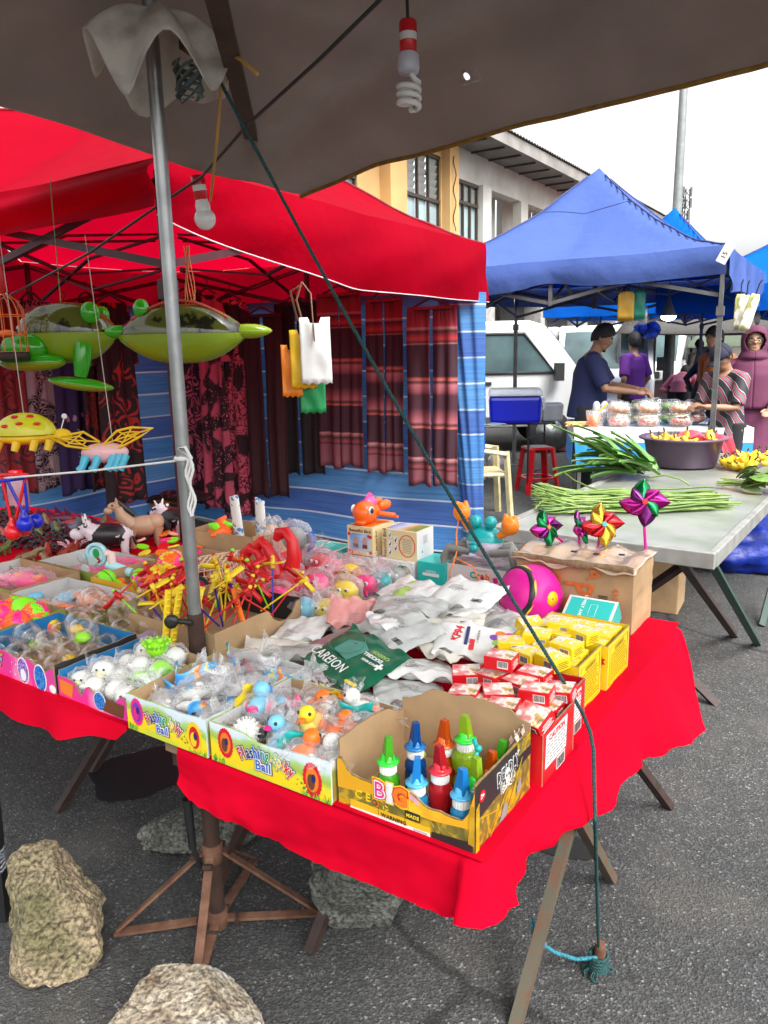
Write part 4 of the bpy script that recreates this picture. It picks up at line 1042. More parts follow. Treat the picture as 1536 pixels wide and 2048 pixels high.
lp_=MB().tube([gp(843,1500,.83)+V((.006*math.sin(i*.8),0,-.004*i))for i in range(14)],.002,6)
tag(lp_.build('green_cord',LIMEP),'green plastic cord hanging off the dark blue bubble bottle','cord')
st_=MB().tube([gp(948,1480,.87),gp(955,1500,.865),gp(950,1520,.85)],.004,8).sph(gp(957,1497,.868),.006)
tag(st_.build('blue_stick',TEALP),'light blue plastic wand leaning between the lime bottles','wand')
# ---- bagged goods
BAG=clearmat('clear_bag',haze=.03,rough=.12,bump=.5,bs=45,white=.85)
BAGP=clearmat('pinkish_bag',tint=(1,.86,.9),haze=.05,rough=.12,bump=.5,bs=40,white=.8)
FOIL=clearmat('milky_bag',tint=(.95,.95,.95),haze=.28,rough=.15,bump=.5,bs=60,white=.7)
def crumple(c,r,seed,amp=.22,nu=26,nv=16,freq=2.2):
 mb=MB()
 def f(u,v):
  a=2*PI*u;b=-PI/2+PI*v;d=V((math.cos(a)*math.cos(b),math.sin(a)*math.cos(b),math.sin(b)))
  k=1+amp*NZ.fractal(d*freq+V((seed,seed*.7,3)),1,2,4)+amp*.6*(abs(nz(d*freq*2.6+V((seed,0,0))))-.2)
  return(c[0]+d.x*r[0]*k,c[1]+d.y*r[1]*k,c[2]+d.z*r[2]*k)
 return mb.grid(f,nu,nv)
def bag_knot(mb,p,d,ln,w_,seed):
 """gathered neck and flared end of a tied plastic bag"""
 d=V(d).normalized();x=d.orthogonal().normalized();y=d.cross(x)
 def f(u,v):
  a=2*PI*u;rr=.003+w_*v**1.4*(1+.5*math.sin(a*5+seed));return V(p)+d*(ln*v*(1+.25*nz((math.cos(a)*2,math.sin(a)*2,seed))))+x*(rr*math.cos(a))+y*(rr*math.sin(a))
 return mb.grid(f,22,5)
def bagged(label,loc,r,seed,toy,mats,cat='bagged toy',group=None,bag=None,tie=True,header=None,rot=0):
 """toy: function(MB) drawing the toy about the origin (base z=0)"""
 t=thing('bagged_toy',label,cat,loc,rot,group)
 mb=MB();toy(mb);mb.build('toy',mats,t)
 b=crumple((0,0,r[2]),r,seed)
 if tie:
  rr=random.Random(seed);a=rr.uniform(0,6.3);bag_knot(b,(r[0]*.75*math.cos(a),r[1]*.75*math.sin(a),r[2]*1.5),(math.cos(a),math.sin(a),.7),r[0]*.9,r[0]*.5,seed)
 b.build('bag',bag or BAG,t)
 if header:
  hm=MB().grid(lambda u,v:((u-.5)*r[0]*1.9,r[1]*.9+.01*nz((u*4,v*3,seed)),r[2]*1.0+v*.028+.008*math.sin(u*5+seed)),10,4);hm.build('header_card',header,t,solid=.0008)
 return t
def duck(mb,s=1.0):
 mb.sph((0,0,.020*s),(.024*s,.018*s,.018*s),14,10,0).sph((.016*s,0,.044*s),.014*s,12,9,0).sph((.032*s,0,.042*s),(.008*s,.007*s,.003*s),8,6,1)
 mb.sph((.024*s,.009*s,.049*s),.003*s,8,6,2).sph((.024*s,-.009*s,.049*s),.003*s,8,6,2).sph((-.022*s,0,.026*s),(.010*s,.010*s,.006*s),8,6,1)
 for q in(-1,1):mb.sph((0,q*.018*s,.022*s),(.013*s,.004*s,.009*s),8,6,1)
def cluster(mb,seed,n=7,sp_=.016,r=.009,nm=3):
 rr=random.Random(seed)
 for i in range(n):mb.sph((rr.uniform(-sp_,sp_),rr.uniform(-sp_,sp_),rr.uniform(.006,.03)),(r*rr.uniform(.6,1.3),r*rr.uniform(.6,1.3),r*rr.uniform(.5,1)),10,7,rr.randrange(nm))
ORT=mat('orange_rubber',(.85,.17,.01),rough=.4,var=.05);BLT=mat('pale_blue_rubber',(.18,.52,.72),rough=.4,var=.08);WHT=mat('white_rubber',(.74,.74,.70),rough=.45,var=.06);YLT=mat('yellow_rubber',(.85,.60,.02),rough=.4,var=.06)
PKT=mat('hot_pink_rubber',(.80,.015,.22),rough=.35,var=.08);GNT=mat('lime_rubber',(.28,.72,.02),rough=.4,var=.06);RDT=mat('red_rubber',(.62,.008,.012),rough=.38,var=.08,bump=.15,bs=200,dist=.0008)
GLASSY=clearmat('clear_rubber_ball',tint=(.985,.95,.91),haze=.02,rough=.02,bump=0,white=.12);
# contents of the larger spiky ball carton
f2c=[(-.50,.05,'w'),(-.535,.10,'b'),(-.47,.13,'o'),(-.44,.07,'b'),(-.40,.15,'w'),(-.36,.12,'o'),(-.33,.06,'o'),(-.35,.19,'w'),(-.41,.04,'p'),(-.455,.185,'o'),(-.305,.13,'w'),(-.30,.035,'w'),(-.52,.17,'b'),(-.40,.10,'y'),(-.31,.185,'o'),(-.36,.025,'o')]
nmz=dict(w='white',b='pale blue',o='orange',p='pink',y='yellow')
lab2=iter(['bagged white chick toy beside the left printed ball','bagged pale blue animal toy in the left corner','bagged orange bird toy with tied bag in the middle back','bagged pale blue animal above the word Ball','bagged white toy behind the yellow duck','bagged orange toy with black face on the right back','bagged orange and white fish toy at the right','bagged white toy by the back cardboard wall','bagged pink striped toy at the front edge','bagged orange toy under the back left panel','bagged white toy close to the right side panel','bagged white and orange toy in the front right corner','bagged pale blue toy under the left side panel','bagged yellow duck in the middle of the spiky carton','bagged orange toy in the back right corner','bagged orange toy near the front printed flowers'])
for i,(s,t,k)in enumerate(f2c):
 ms=dict(w=[WHT,ORT,BLACK_P],b=[BLT,PKT,BLACK_P],o=[ORT,WHT,BLACK_P],p=[PKT,WHT,BLT],y=[YLT,ORT,BLACK_P])[k]
 hd=[None,YELP,None,None,None,None,None,TEALP][i%8]
 bagged(next(lab2),tl(s,t,TZ+.012+.018*(i%3==1)+.012),(.036,.034,.028),i*3.7+1,(lambda mb,i=i:duck(mb,1.2))if i%2 else(lambda mb,i=i:cluster(mb,i,9,.019,.013)),ms,group='bagged rubber animals in the spiky ball carton',rot=i*1.3,header=hd)
def cball(label,loc,r,col=None,seed=0,group=None,stick=None):
 t=thing('clear_bouncy_ball',label,'bouncy ball',loc,seed,group)
 MB().sph((0,0,r),r,28,18).build('shell',GLASSY,t)
 if col is not None:crumple((r*.1,-r*.1,r*.55),(r*.55,r*.5,r*.38),seed,.25,14,10).build('figure',col,t)
 return t
cball('clear bouncy ball at the left front of the spiky carton',tl(-.535,.03,TZ+.02),.026,None,2)
cball('large clear bouncy ball in the middle of the spiky carton',tl(-.385,.115,TZ+.045),.030,None,3)
cball('clear bouncy ball in the right front corner of the spiky carton',tl(-.292,.022,TZ+.022),.026,None,4)
sp_=MB().sph((0,0,.022),(.024,.022,.024),18,12)
for i in range(200):
 a,b=R.uniform(0,6.28),math.acos(R.uniform(-1,1));d=V((math.sin(b)*math.cos(a),math.sin(b)*math.sin(a),math.cos(b)));sp_.tube([V((0,0,.022))+d*.021,V((0,0,.022))+d*.029],[.0016,.0006],4)
o=sp_.build('fluffy_chick_ball',WHT,loc=tl(-.497,.024,TZ+.035));tag(o,'white fuzzy ball at the front edge of the spiky carton','ball')
# contents of the smaller spiky ball carton: clear bags with printed headers and white moulded toys
HEADR=rampmat('comic_header',[(0,(.05,.30,.70)),(.3,(.10,.45,.80)),(.45,(.85,.45,.05)),(.55,(.8,.1,.05)),(.68,(.1,.45,.75)),(.85,(.85,.65,.1)),(1,(.05,.3,.6))],'X',14,.5,1.2,60)
f1c=[(-.75,.05),(-.68,.07),(-.61,.06),(-.75,.13),(-.67,.15),(-.60,.14),(-.74,.21),(-.66,.22),(-.60,.22),(-.70,.10),(-.63,.18),(-.71,.25),(-.585,.25)]
SMOKE=mat('smoky_toy',(.30,.28,.27),rough=.3,var=.2)
DKRED=mat('dark_red_toy',(.30,.02,.05),rough=.3,var=.2)
l1=['front left','front middle','front right','left side','middle','right side','left rear','rear middle','rear right','lower left','upper middle','far left corner','far right corner']
for i,(s,t)in enumerate(f1c):
 def shark(mb,i=i):
  mb.tube([(-.04+.011*k,.006*math.sin(k+i),.012)for k in range(8)],[.004,.009,.012,.013,.012,.010,.006,.003],10,0)
  mb.sph((0,.006,.024),(.010,.003,.008),8,6,0).sph((.02,.008,.017),.003,6,5,1)
 bagged('clear bag of pale toy, %s of the carton by the pole'%l1[i],tl(s,t,TZ+.018+.014*(i%2)+(.014 if i>8 else 0)),(.048,.038,.024),i*2.3+40,shark,[[WHT,SMOKE,DKRED][i%3 if i>2 else 0],BLACK_P],group='clear bags with header cards',rot=ANG+i*.8,header=HEADR if i%3!=1 else None,bag=BAG if i%2 else FOIL)
ky=thing('paper_slip','white paper slip with a handwritten scribble on the clear bags','slip',tl(-.70,.15,TZ+.088),(.35,.1,ANG+.5))
MB().box((0,0,0),(.05,.028,.0006)).build('slip',WHITE,ky);MB().tube([(-.016+.002*i,.005*math.sin(i*1.7),.0008)for i in range(17)],.0006,4).build('scribble',NAVYP,ky)
# ---- pink carton with clear bouncy balls
PINKB=rampmat('pink_box_print',[(0,(.70,.04,.25)),(.35,(.75,.03,.28)),(.6,(.82,.22,.45)),(.8,(.75,.04,.30)),(1,(.70,.05,.30))],'X',5,.5,.9,14)
VIOLET=rampmat('violet_rim',[(0,(.35,.25,.42)),(1,(.5,.4,.55))],'X',5,.5,.5,20)
def oval(t,F,cx,cz,a,b,c1,c2):
 decal(ell(cx,cz,a*1.14,b*1.1),WHITE,t,F,'oval_print');decal(ell(cx,cz,a,b),c1,t,F@tr(0,0,.0005),'oval_print')
 if c2:decal(ell(cx,cz-b*.35,a*.55,b*.5),c2,t,F@tr(0,0,.001),'oval_print')
GLIT=mat('blue_glitter',(.005,.06,.38),rough=.3,var=0,col2=(.05,.35,.75),vs_=260,thr=(.45,.6));GLITP=mat('purple_glitter',(.16,.05,.36),rough=.3,var=0,col2=(.5,.35,.7),vs_=260,thr=(.45,.6))
pb=tray('pink printed carton with blue inside full of clear bouncy balls',-1.38,-1.062,.0,.232,.072,(PINKB,BLACKC,BLUEC,BLUEC),(CARD,BLUEC,BLUEC,BLUEC),front=torn(.068,.004,7,24,((.85,.1,.02),(.55,.1,.008))))
F=face_front(0,-pb['d']/2-.0006,.036)
oval(pb,F,.038,-.002,.020,.030,GLITP,WHITE);oval(pb,F,.105,-.006,.021,.031,GLIT,None)
for k,(tx,mm,z)in enumerate((('Super Glitter',YELP,.020),('Water Ball',SKYP,.007),('Soft Fun',YELP,-.007))):text(tx,.012,NAVYP,pb,F@tr(-.075,z,.0004),offset=.0012);text(tx,.012,mm,pb,F@tr(-.075,z,.0009),offset=.0002)
decal(ell(.150,-.022,.012,.010),WHITE,pb,F,'oval_print')
for k in range(8):text('+',.008,WHITE,pb,F@tr(R.uniform(-.03,.14),R.uniform(-.03,.025),.0006))
cb_g=[(-1.345,.05,0,None),(-1.27,.04,0,PKT),(-1.20,.035,0,None),(-1.12,.045,0,None),(-1.33,.12,0,GNT),(-1.25,.11,0,None),(-1.17,.115,0,YLT),(-1.10,.13,0,None),(-1.31,.185,0,None),(-1.22,.185,.0,None),(-1.13,.19,0,None),(-1.16,.15,.045,GNT),(-1.215,.175,.05,YLT),(-1.29,.08,.035,None),(-1.20,.08,.034,None)]
for i,(s,t,dz,c)in enumerate(cb_g):
 lab={11:'large clear ball with a green figure on top of the pink carton',12:'clear ball with a yellow duck inside by the blue carton wall',1:'clear ball with a pink figure at the pink carton front',4:'clear ball with a lime figure in the pink carton',6:'clear ball with yellow inside low in the pink carton'}.get(i,'plain clear bouncy ball in the pink carton')
 cball(lab,tl(s,t,TZ+.004+dz),.037 if i==11 else .034,c,i+5,'clear bouncy balls in the pink carton')
 # ---- carton of bagged squeeze animals (blue inside, torn pink front)
sq=tray('torn pink carton with blue inside full of bagged white squeeze toys',-1.055,-.818,.004,.232,.062,(PINKB,BLUEC,BLUEC,BLUEC),(CARD,BLUEC,CARD,BLUEC),front=torn(.05,.006,4,26,((.35,.06,.03),(.62,.12,.018),(.8,.1,.02))))
F=face_front(0,-sq['d']/2-.0006,.022);oval(sq,F,.030,.002,.018,.020,GLIT,None);decal([(.04,-.016),(.105,-.018),(.112,.012),(.055,.014)],BROWNP,sq,F@tr(0,0,.0008),'orange_print');decal([(-.11,-.01),(-.07,-.015),(-.06,.018),(-.11,.022)],ORGP,sq,F,'orange_print')
def chick(mb):
 mb.sph((0,0,.024),(.026,.024,.024),16,12,0).sph((0,-.022,.026),(.012,.006,.010),10,8,1).sph((-.008,-.022,.036),.003,6,5,2).sph((.008,-.022,.036),.003,6,5,2).tube([(0,.02,.03),(0,.03,.036)],.006,6,0)
PALEY=mat('pale_yellow_rubber',(.72,.68,.42),rough=.4,var=.1)
sqc=[(-1.02,.04),(-.965,.035),(-.91,.05),(-.86,.04),(-1.01,.10),(-.955,.095),(-.90,.11),(-.85,.10),(-1.01,.16),(-.95,.155),(-.895,.17),(-.845,.165),(-.98,.07),(-.925,.13),(-.87,.14),(-.99,.20),(-.90,.21)]
for i,(s,t)in enumerate(sqc):
 ms=[WHT,PALEY,BLACK_P]if i not in(6,9,14)else[GNT if i!=9 else PKT,WHT,BLACK_P]
 bagged('bagged %s squeeze toy in the blue lined carton%s'%({6:'lime',9:'pink',14:'green'}.get(i,'white round'),{6:' with a ring mouth',14:' near the pole'}.get(i,'')),tl(s,t,TZ+.006+.022*(i>11)),(.032,.030,.029),i*1.9+90,chick,ms,group='bagged squeeze toys',rot=i*2.1,tie=i%3==0)
fr=MB().sph((0,0,.024),(.026,.024,.024),16,12)
for k in range(14):
 a=k*.45;fr.tube([(.02*math.cos(a),.02*math.sin(a),.030),(.031*math.cos(a),.031*math.sin(a),.040)],[.004,.003],7).sph((.031*math.cos(a),.031*math.sin(a),.041),.0042,8,6)
for q in(-1,1):fr.sph((q*.012,-.012,.048),.007,10,8)
tag(fr.build('spiky_frog_toy',GNT,loc=tl(-.945,.195,TZ+.045)),'lime spiky frog squeeze toy on top of the white squeeze toys','frog toy')
# ---- violet rimmed carton of clear balls
mv=tray('violet rimmed low carton of clear bouncy balls beside the orange bags',-1.44,-1.105,.238,.40,.05,(VIOLET,VIOLET,VIOLET,VIOLET),CARDG)
for i,(s,t,dz,c)in enumerate([(-1.40,.29,0,PKT),(-1.33,.285,0,YLT),(-1.26,.28,0,YLT),(-1.19,.285,0,GNT),(-1.37,.35,0,None),(-1.29,.35,0,None),(-1.21,.355,0,ORT),(-1.145,.34,0,YLT),(-1.33,.31,.048,None),(-1.24,.33,.048,None),(-1.42,.36,.03,None),(-1.27,.385,.055,None)]):
 cball('clear bouncy ball %s in the violet carton'%('with a coloured figure' if c else 'without figure'),tl(s,t,TZ+.004+dz),.035,c,i+30,'clear bouncy balls in the violet carton')
 # ================================================================== mask packs, little boxes, cartons, toys
PLAS_W=mat('white_pouch_plastic',(.74,.74,.72),rough=.25,var=.06,vs_=20,bump=.5,bs=30,dist=.005,spec=.6)
PLAS_C=mat('frosted_pouch_plastic',(.66,.68,.66),rough=.2,var=.12,vs_=25,bump=.7,bs=40,dist=.005,spec=.7,trans=.3)
def pouchmat(n,c):return mat(n,c,rough=.28,var=.08,vs_=14,bump=.5,bs=34,dist=.004,spec=.6)
PGREEN=pouchmat('dark_green_pouch',(.008,.11,.055));PMAUVE=pouchmat('mauve_pouch',(.34,.17,.19));PPINK=pouchmat('pink_pouch',(.72,.30,.28));PCREAM=pouchmat('cream_pouch',(.66,.63,.55));PLIME=pouchmat('lime_pouch',(.35,.55,.10))
def pouch(label,s,t,z,w_,d_,th,m,rot=0,tilt=(0,0),seed=0,lines=True,fins=True):
 t_=thing('mask_pack',label,'mask pack',tl(s,t,z),(tilt[0],tilt[1],ANG+rot),'packets heaped on the red table')
 mb=MB()
 def prof(u,v,sg):
  x,y=2*u-1,2*v-1;e=max(0,1-abs(x)**5)**.6*max(0,1-abs(y)**6)**.6
  if fins and abs(y)>.9:e*=.15
  wv=.006*nz((x*2.2+seed,y*2.2,seed))+.004*nz((x*5,y*5+seed,2))
  rg=1+.02*nz((y*4,seed,sg));
  return(x*w_/2*rg,y*d_/2*(1+.02*nz((x*4,seed,5))),sg*th/2*e+wv+.010*(abs(y)>.9)*math.sin(x*7+seed)+.0006*sg)
 mb.grid(lambda u,v:prof(u,v,1),22,16).grid(lambda u,v:prof(1-u,v,-1),22,16)
 mb.build('pouch',m,t_)
 if lines:
  ln=MB();rr=random.Random(seed)
  x0=rr.uniform(-.3,.0)*w_;y0=rr.uniform(-.1,.25)*d_
  for k in range(rr.randint(5,8)):
   l=rr.uniform(.15,.34)*w_
   for j in range(6):
    u0=x0+l*j/6;y_=y0-k*.0062
    px_,py_,pz_=prof(min(.97,max(.03,.5+u0/w_)),min(.97,max(.03,.5+y_/d_)),1)
    ln.box((px_,py_,pz_+.0012),(l/7.5,.0016,.0004))
  tag(ln.build('fine_print',GREYP,t_),kind='stuff')
  if seed%3==0:
   bc=MB()
   for j in range(14):
    x=rr.uniform(0,1);p=prof(.72+.012*j,.2,1);bc.box((p[0],p[1],p[2]+.0012),(.0008+.0006*(j%2),.014,.0004))
   tag(bc.build('barcode',BLACK,t_),kind='stuff')
 t_['th']=th
 return t_,prof
def on_pouch(t_,prof,w_,d_,body,size,m,x,y,a=0,off=.0003,sx=1,lift=.0022):
 p=prof(.5+x/w_,.5+y/d_,1);return text(body,size,m,t_,tr(x,y,p[2]+lift)@rz(a),offset=off,sx=sx)
heap=lambda s,t:.085*math.exp(-((s+.50)/.17)**2-((t-.66)/.24)**2)
rr=random.Random(5)
pk=[]
packs=[(-.76,.42,PCREAM,'cream packet at the near left slope of the heap'),(-.80,.55,PLAS_W,'white packet lying along the brown carton wall'),(-.68,.40,PLAS_C,'frosted packet under the mauve one'),(-.72,.66,PLAS_C,'frosted packet below the pink packet'),(-.62,.74,PLAS_W,'white packet on the left shoulder of the heap'),(-.55,.86,PLAS_W,'white packet with a barcode on the heap top left'),(-.47,.92,PLAS_C,'frosted packet near the crab box'),(-.38,.86,PLAS_W,'thick white packet in front of the crab box'),(-.33,.77,PLAS_C,'clear packet beside the magenta ball'),(-.44,.74,PLAS_W,'white packet with round marks in the heap middle'),(-.54,.68,PLAS_C,'frosted packet with dark logo in the heap middle'),(-.50,.56,PLAS_W,'white packet just above the green pack'),(-.40,.58,PCREAM,'cream packet between green pack and white packet with red letters'),(-.38,.45,PLAS_W,'white packet right of the green pack'),(-.34,.35,PLAS_C,'frosted packet behind the torn carton'),(-.46,.30,PLAS_W,'white packet under the near edge of the green pack'),(-.60,.95,PLAS_C,'frosted packet in front of the teal box'),(-.68,.88,PLAS_W,'white packet at the far left of the heap'),(-.29,.88,PLAS_C,'clear packet left of the magenta ball'),(-.26,.70,PLAS_W,'white packet at the right slope of the heap'),(-.57,.78,PLIME,'lime packet peeping out of the heap'),(-.43,.66,PCREAM,'cream packet at the top of the heap')]
for i,(s,t,m,lab)in enumerate(packs):
 pouch(lab,s,t,TZ+.016+heap(s,t)+.009*(i%3),rr.uniform(.15,.20),rr.uniform(.115,.14),rr.uniform(.014,.024),m,rr.uniform(-.8,.8),(rr.uniform(-.16,.2),rr.uniform(-.2,.16)),i+3)
 # named ones on top
p,f=pouch('flat mauve double face mask packet under the green pack',-.60,.475,TZ+.045,.19,.13,.014,PMAUVE,-.55,(.25,.05),51,False)
on_pouch(p,f,.19,.13,'DOUBLE',.013,BROWNP,0,.02,.0);on_pouch(p,f,.19,.13,'FACE MASK',.012,BROWNP,0,.004);
p,f=pouch('salmon pink packet standing at the left edge of the heap',-.69,.62,TZ+.075,.12,.10,.016,PPINK,.5,(.5,.1),52)
p,f=pouch('dark green mask pack with large white lettering',-.50,.375,TZ+.075,.215,.155,.018,PGREEN,-.32,(.30,.06),53,False)
on_pouch(p,f,.215,.155,'CAREION',.036,WHITE,-.035,-.045,-.06,0,.82);on_pouch(p,f,.215,.155,'CAREION',.013,PLIME,.055,.035,PI,.0002);on_pouch(p,f,.215,.155,'DUCKBILL',.013,WHITE,.05,.018,PI,.0004);on_pouch(p,f,.215,.155,'FACE MASK',.009,WHITE,.05,.004,PI,.0002)
cr=MB().box((.085,.005,.0118),(.022,.007,.0008)).box((.085,.005,.0121),(.007,.022,.0008));cr.build('cross_print',WHITE,p)
decal([(.05,-.066),(.09,-.068),(.088,-.058),(.052,-.060)],YELP,p,tr(0,0,.008),'print')
MB().tube([(-.05+.05*math.cos(k/24*2*PI),.02+.038*math.sin(k/24*2*PI),.0145)for k in range(24)],.0007,4,closed=True).build('mask_outline',mat('mid_green',(.05,.25,.17),rough=.4),p)
decal([(-.06,-.012),(.0,-.022),(.018,.03),(-.012,.045),(-.055,.03)],mat('window_green',(.07,.24,.19),rough=.3,var=.15,vs_=40),p,tr(0,0,.0115),'mask_print',.001)
p,f=pouch('white mask packet with red KF94 letters and a flowery picture',-.305,.60,TZ+.075,.205,.13,.022,PLAS_W,.38,(.28,.10),54,False)
on_pouch(p,f,.205,.13,'KF94',.026,REDP,-.052,.01,1.45,.0012);decal([(-.034,-.03),(-.026,-.03),(-.026,.04),(-.034,.04)],NAVYP,p,tr(0,0,.0135),'print');decal([(-.022,-.045),(-.010,-.045),(-.010,-.006),(-.022,-.006)],REDP,p,tr(0,0,.0135),'print')
on_pouch(p,f,.205,.13,'NON MEDICAL',.007,GREYP,-.004,.01,1.57,.0)
for k,c in enumerate((YELP,PNKP,ORGP,PURP,LIMEP,REDP,SKYP)):decal(ell(.055+.022*math.cos(k*1.0),.008+.022*math.sin(k*1.0),.012,.010),c,p,tr(0,0,.0130+.0004*k),'flower_print',.0008)
p,f=pouch('thick white packet lying across the top of the heap',-.44,.80,TZ+.115,.18,.13,.028,PLAS_W,-.1,(.25,0),57)
p,f=pouch('white packet with grey print lying over the green pack corner',-.47,.52,TZ+.105,.20,.14,.018,PLAS_C,-.5,(.2,.05),60)
p,f=pouch('white packet with a barcode pointing left on the heap',-.62,.80,TZ+.095,.20,.12,.018,PLAS_W,-.35,(.25,-.08),63)
# ---- little paper boxes
REDB=mat('red_box_card',(.60,.008,.015),rough=.3,var=.08,spec=.6);YELB=mat('yellow_box_card',(.82,.60,.012),rough=.3,var=.06,spec=.6)
REDT=rampmat('red_box_top',[(0,(.62,.02,.03)),(.38,(.72,.30,.28)),(.48,(.78,.72,.66)),(.56,(.78,.76,.70)),(.64,(.75,.45,.10)),(.75,(.25,.20,.18)),(1,(.6,.02,.03))],'X',6,.5,1.6,40)
YELT=rampmat('yellow_box_top',[(0,(.82,.60,.02)),(.40,(.82,.62,.03)),(.48,(.72,.70,.62)),(.55,(.78,.75,.66)),(.60,(.45,.20,.08)),(.66,(.60,.55,.55)),(.74,(.82,.60,.02)),(1,(.82,.6,.02))],'Y',6,.5,1.7,55)
def minibox(name,body,top):
 w_,d_,h_=.058,.046,.026
 t=thing(name,'x','small box');b=MB().box((0,0,h_/2),(w_,d_,h_)).build('box_body',body,t,bevel=.0008)
 MB().box((0,0,h_+.0003),(w_-.003,d_-.003,.0006)).build('top_print',top,t)
 MB().box((w_*.18,-d_/2-.0003,h_/2),(.022,.0006,.015)).build('label_panel',WHITE,t)
 bc=MB();rr=random.Random(3)
 for j in range(11):bc.box((w_*.18-.009+.0018*j,-d_/2-.0008,h_/2+.001),(.0006+.0006*rr.random(),.0004,.012))
 tag(bc.build('barcode',BLACK,t),kind='stuff')
 ln=MB()
 for k in range(4):ln.box((w_/2+.0003,0,.006+k*.004),(.0005,d_*.7-(k%2)*.008,.0012))
 tag(ln.build('fine_print',WHITE if body is REDB else BROWNP,t),kind='stuff')
 return t
rbx=minibox('red_small_box',REDB,REDT);ybx=minibox('yellow_small_box',YELB,YELT)
used=set()
def put(proto,loc,rot,label,group):
 if proto.name not in used:used.add(proto.name);o=proto;o.location=loc;o.rotation_euler=rot;o['label']=label;o['group']=group;return o
 return dup(proto,loc,rot,label,group)
def display(label,s0,s1,t0,t1,h,m,proto,gname,red):
 t=tray(label,s0,s1,t0,t1,h,(m,m,m,m),(BLACKC if red else CARD,BLACKC if red else CARD,m,m),right=[(0,h),(1,h)],front=[(0,h),(.6,h),(1,h)],name='display_carton')
 w_,d_=t['w'],t['d'];F=face_right(w_/2+.0006,0,0)
 if red:
  decal([(-d_*.42,h*.30),(d_*.22,h*.30),(d_*.25,h*.92),(-d_*.40,h*.92)],WHITE,t,F,'label_panel')
  text('CAUTION',.0155,REDP,t,F@tr(-d_*.08,h*.82,.0008),offset=.0003);ln=MB()
  for k in range(6):
   x=-d_*.38
   while x<d_*.18:l=R.uniform(.006,.016);ln.box((x+l/2,h*.72-k*h*.068,.0007),(l,h*.03,.0003),0,F);x+=l+.004
  tag(ln.build('fine_print',GREYP,t),kind='stuff')
  decal([(-.01,h*.03),(.03,h*.03),(.03,h*.27),(-.01,h*.27)],WHITE,t,F,'label_panel');bc=MB()
  for j in range(12):bc.box((-.007+.003*j,h*.15,.0008),(.0008+.0009*(j%3==0),h*.2,.0003),0,F)
  tag(bc.build('barcode',BLACK,t),kind='stuff')
 else:
  DY=mat('dark_yellow_print',(.42,.28,.01),rough=.4)
  MB().tube([F@V(p)for p in((-d_*.4,h*.08,0),(d_*.4,h*.08,0),(d_*.4,h*.9,0),(-d_*.4,h*.9,0))],.0008,4,closed=True).build('frame_print',DY,t)
  text('CAUTION',.013,DY,t,F@tr(0,h*.82,.0006),offset=.0004);ln=MB()
  for k in range(10):
   x=-d_*.34
   while x<d_*.28:l=R.uniform(.006,.018);ln.box((x+l/2,h*.73-k*h*.062,.0005),(l,h*.028,.0003),0,F);x+=l+.004
  tag(ln.build('fine_print',DY,t),kind='stuff')
  G=face_front(w_*.30,-d_/2-.0006,h*.45);decal(ell(0,0,.018,.022),PURP,t,G,'cartoon_print');decal(ell(.004,.006,.009,.010),WHITE,t,G@tr(0,0,.0005),'cartoon_print')
  decal(ell(.020,.022,.010,.010,16,1,.6),REDP,t,G@tr(0,0,.0006),'star_print');decal(ell(-.004,-.024,.030,.014),BROWNP,t,G@tr(0,0,.0003),'cartoon_print')
  # filled with a grid of small boxes
 nx,ny=int((w_-.008)/.0585),int((d_-.008)/.0468)
 for i in range(nx):
  for j in range(ny):
   u=-w_/2+.004+.0295+i*.0588;v=-d_/2+.004+.0236+j*.0472
   if not red and i==0 and j==0:continue
   p=t.location+X1*u+Y1*v+V((0,0,h-.030+.003*((i*3+j*5)%3)))
   put(proto,p,(0,0,ANG),'%s box packed flush in the %s'%('small red' if red else 'small yellow',gname),'%s small boxes in the display cartons'%('red' if red else 'yellow'))
 return t
display('red display carton with a white CAUTION label next to the taped carton',-.19,.006,.222,.375,.10,REDB,rbx,'red carton next to the bubble bottles',1)
display('red display carton with a CAUTION label next to the yellow cartons',-.22,-.012,.385,.485,.10,REDB,rbx,'red carton next to the yellow ones',1)
display('yellow display carton next to the red boxes with CAUTION text',-.225,-.032,.500,.645,.112,YELB,ybx,'yellow carton next to the red boxes',0)
display('yellow display carton below the big brown carton',-.215,-.022,.655,.815,.105,YELB,ybx,'yellow carton below the brown carton',0)
for i,(px,py,z,a,tx,lab)in enumerate([(1003,1308,.905,.1,0,'topmost red box with a barcode, highest of the red heap'),(934,1338,.865,.5,.1,'red box at the left edge of the heap beside the white packet'),(985,1345,.868,-.3,0,'red box under the topmost one'),(1070,1340,.880,-.05,0,'red box with white top touching the yellow boxes'),(1041,1357,.873,-.35,.06,'red box with white top in the heap middle'),(932,1378,.862,.2,.05,'red box with white top above the torn cardboard edge'),(996,1376,.868,.55,.1,'red box turned with its long side forward in the heap middle'),(1075,1374,.882,.1,0,'red box with a barcode on two sides near the rope'),(1008,1405,.868,.15,.04,'white topped red box just behind the carton back'),(1072,1420,.880,-.25,.5,'red box tipped on its side over the carton corner'),(954,1395,.858,-.2,0,'red box half hidden by the torn cardboard'),(1120,1372,.868,.1,.1,'red box by the rope on the far red carton')]):
 p=gp(px,py,z);p.z=z-.026;put(rbx,p,(tx,-.05*(i%3),ANG+a),lab,'loose red small boxes')
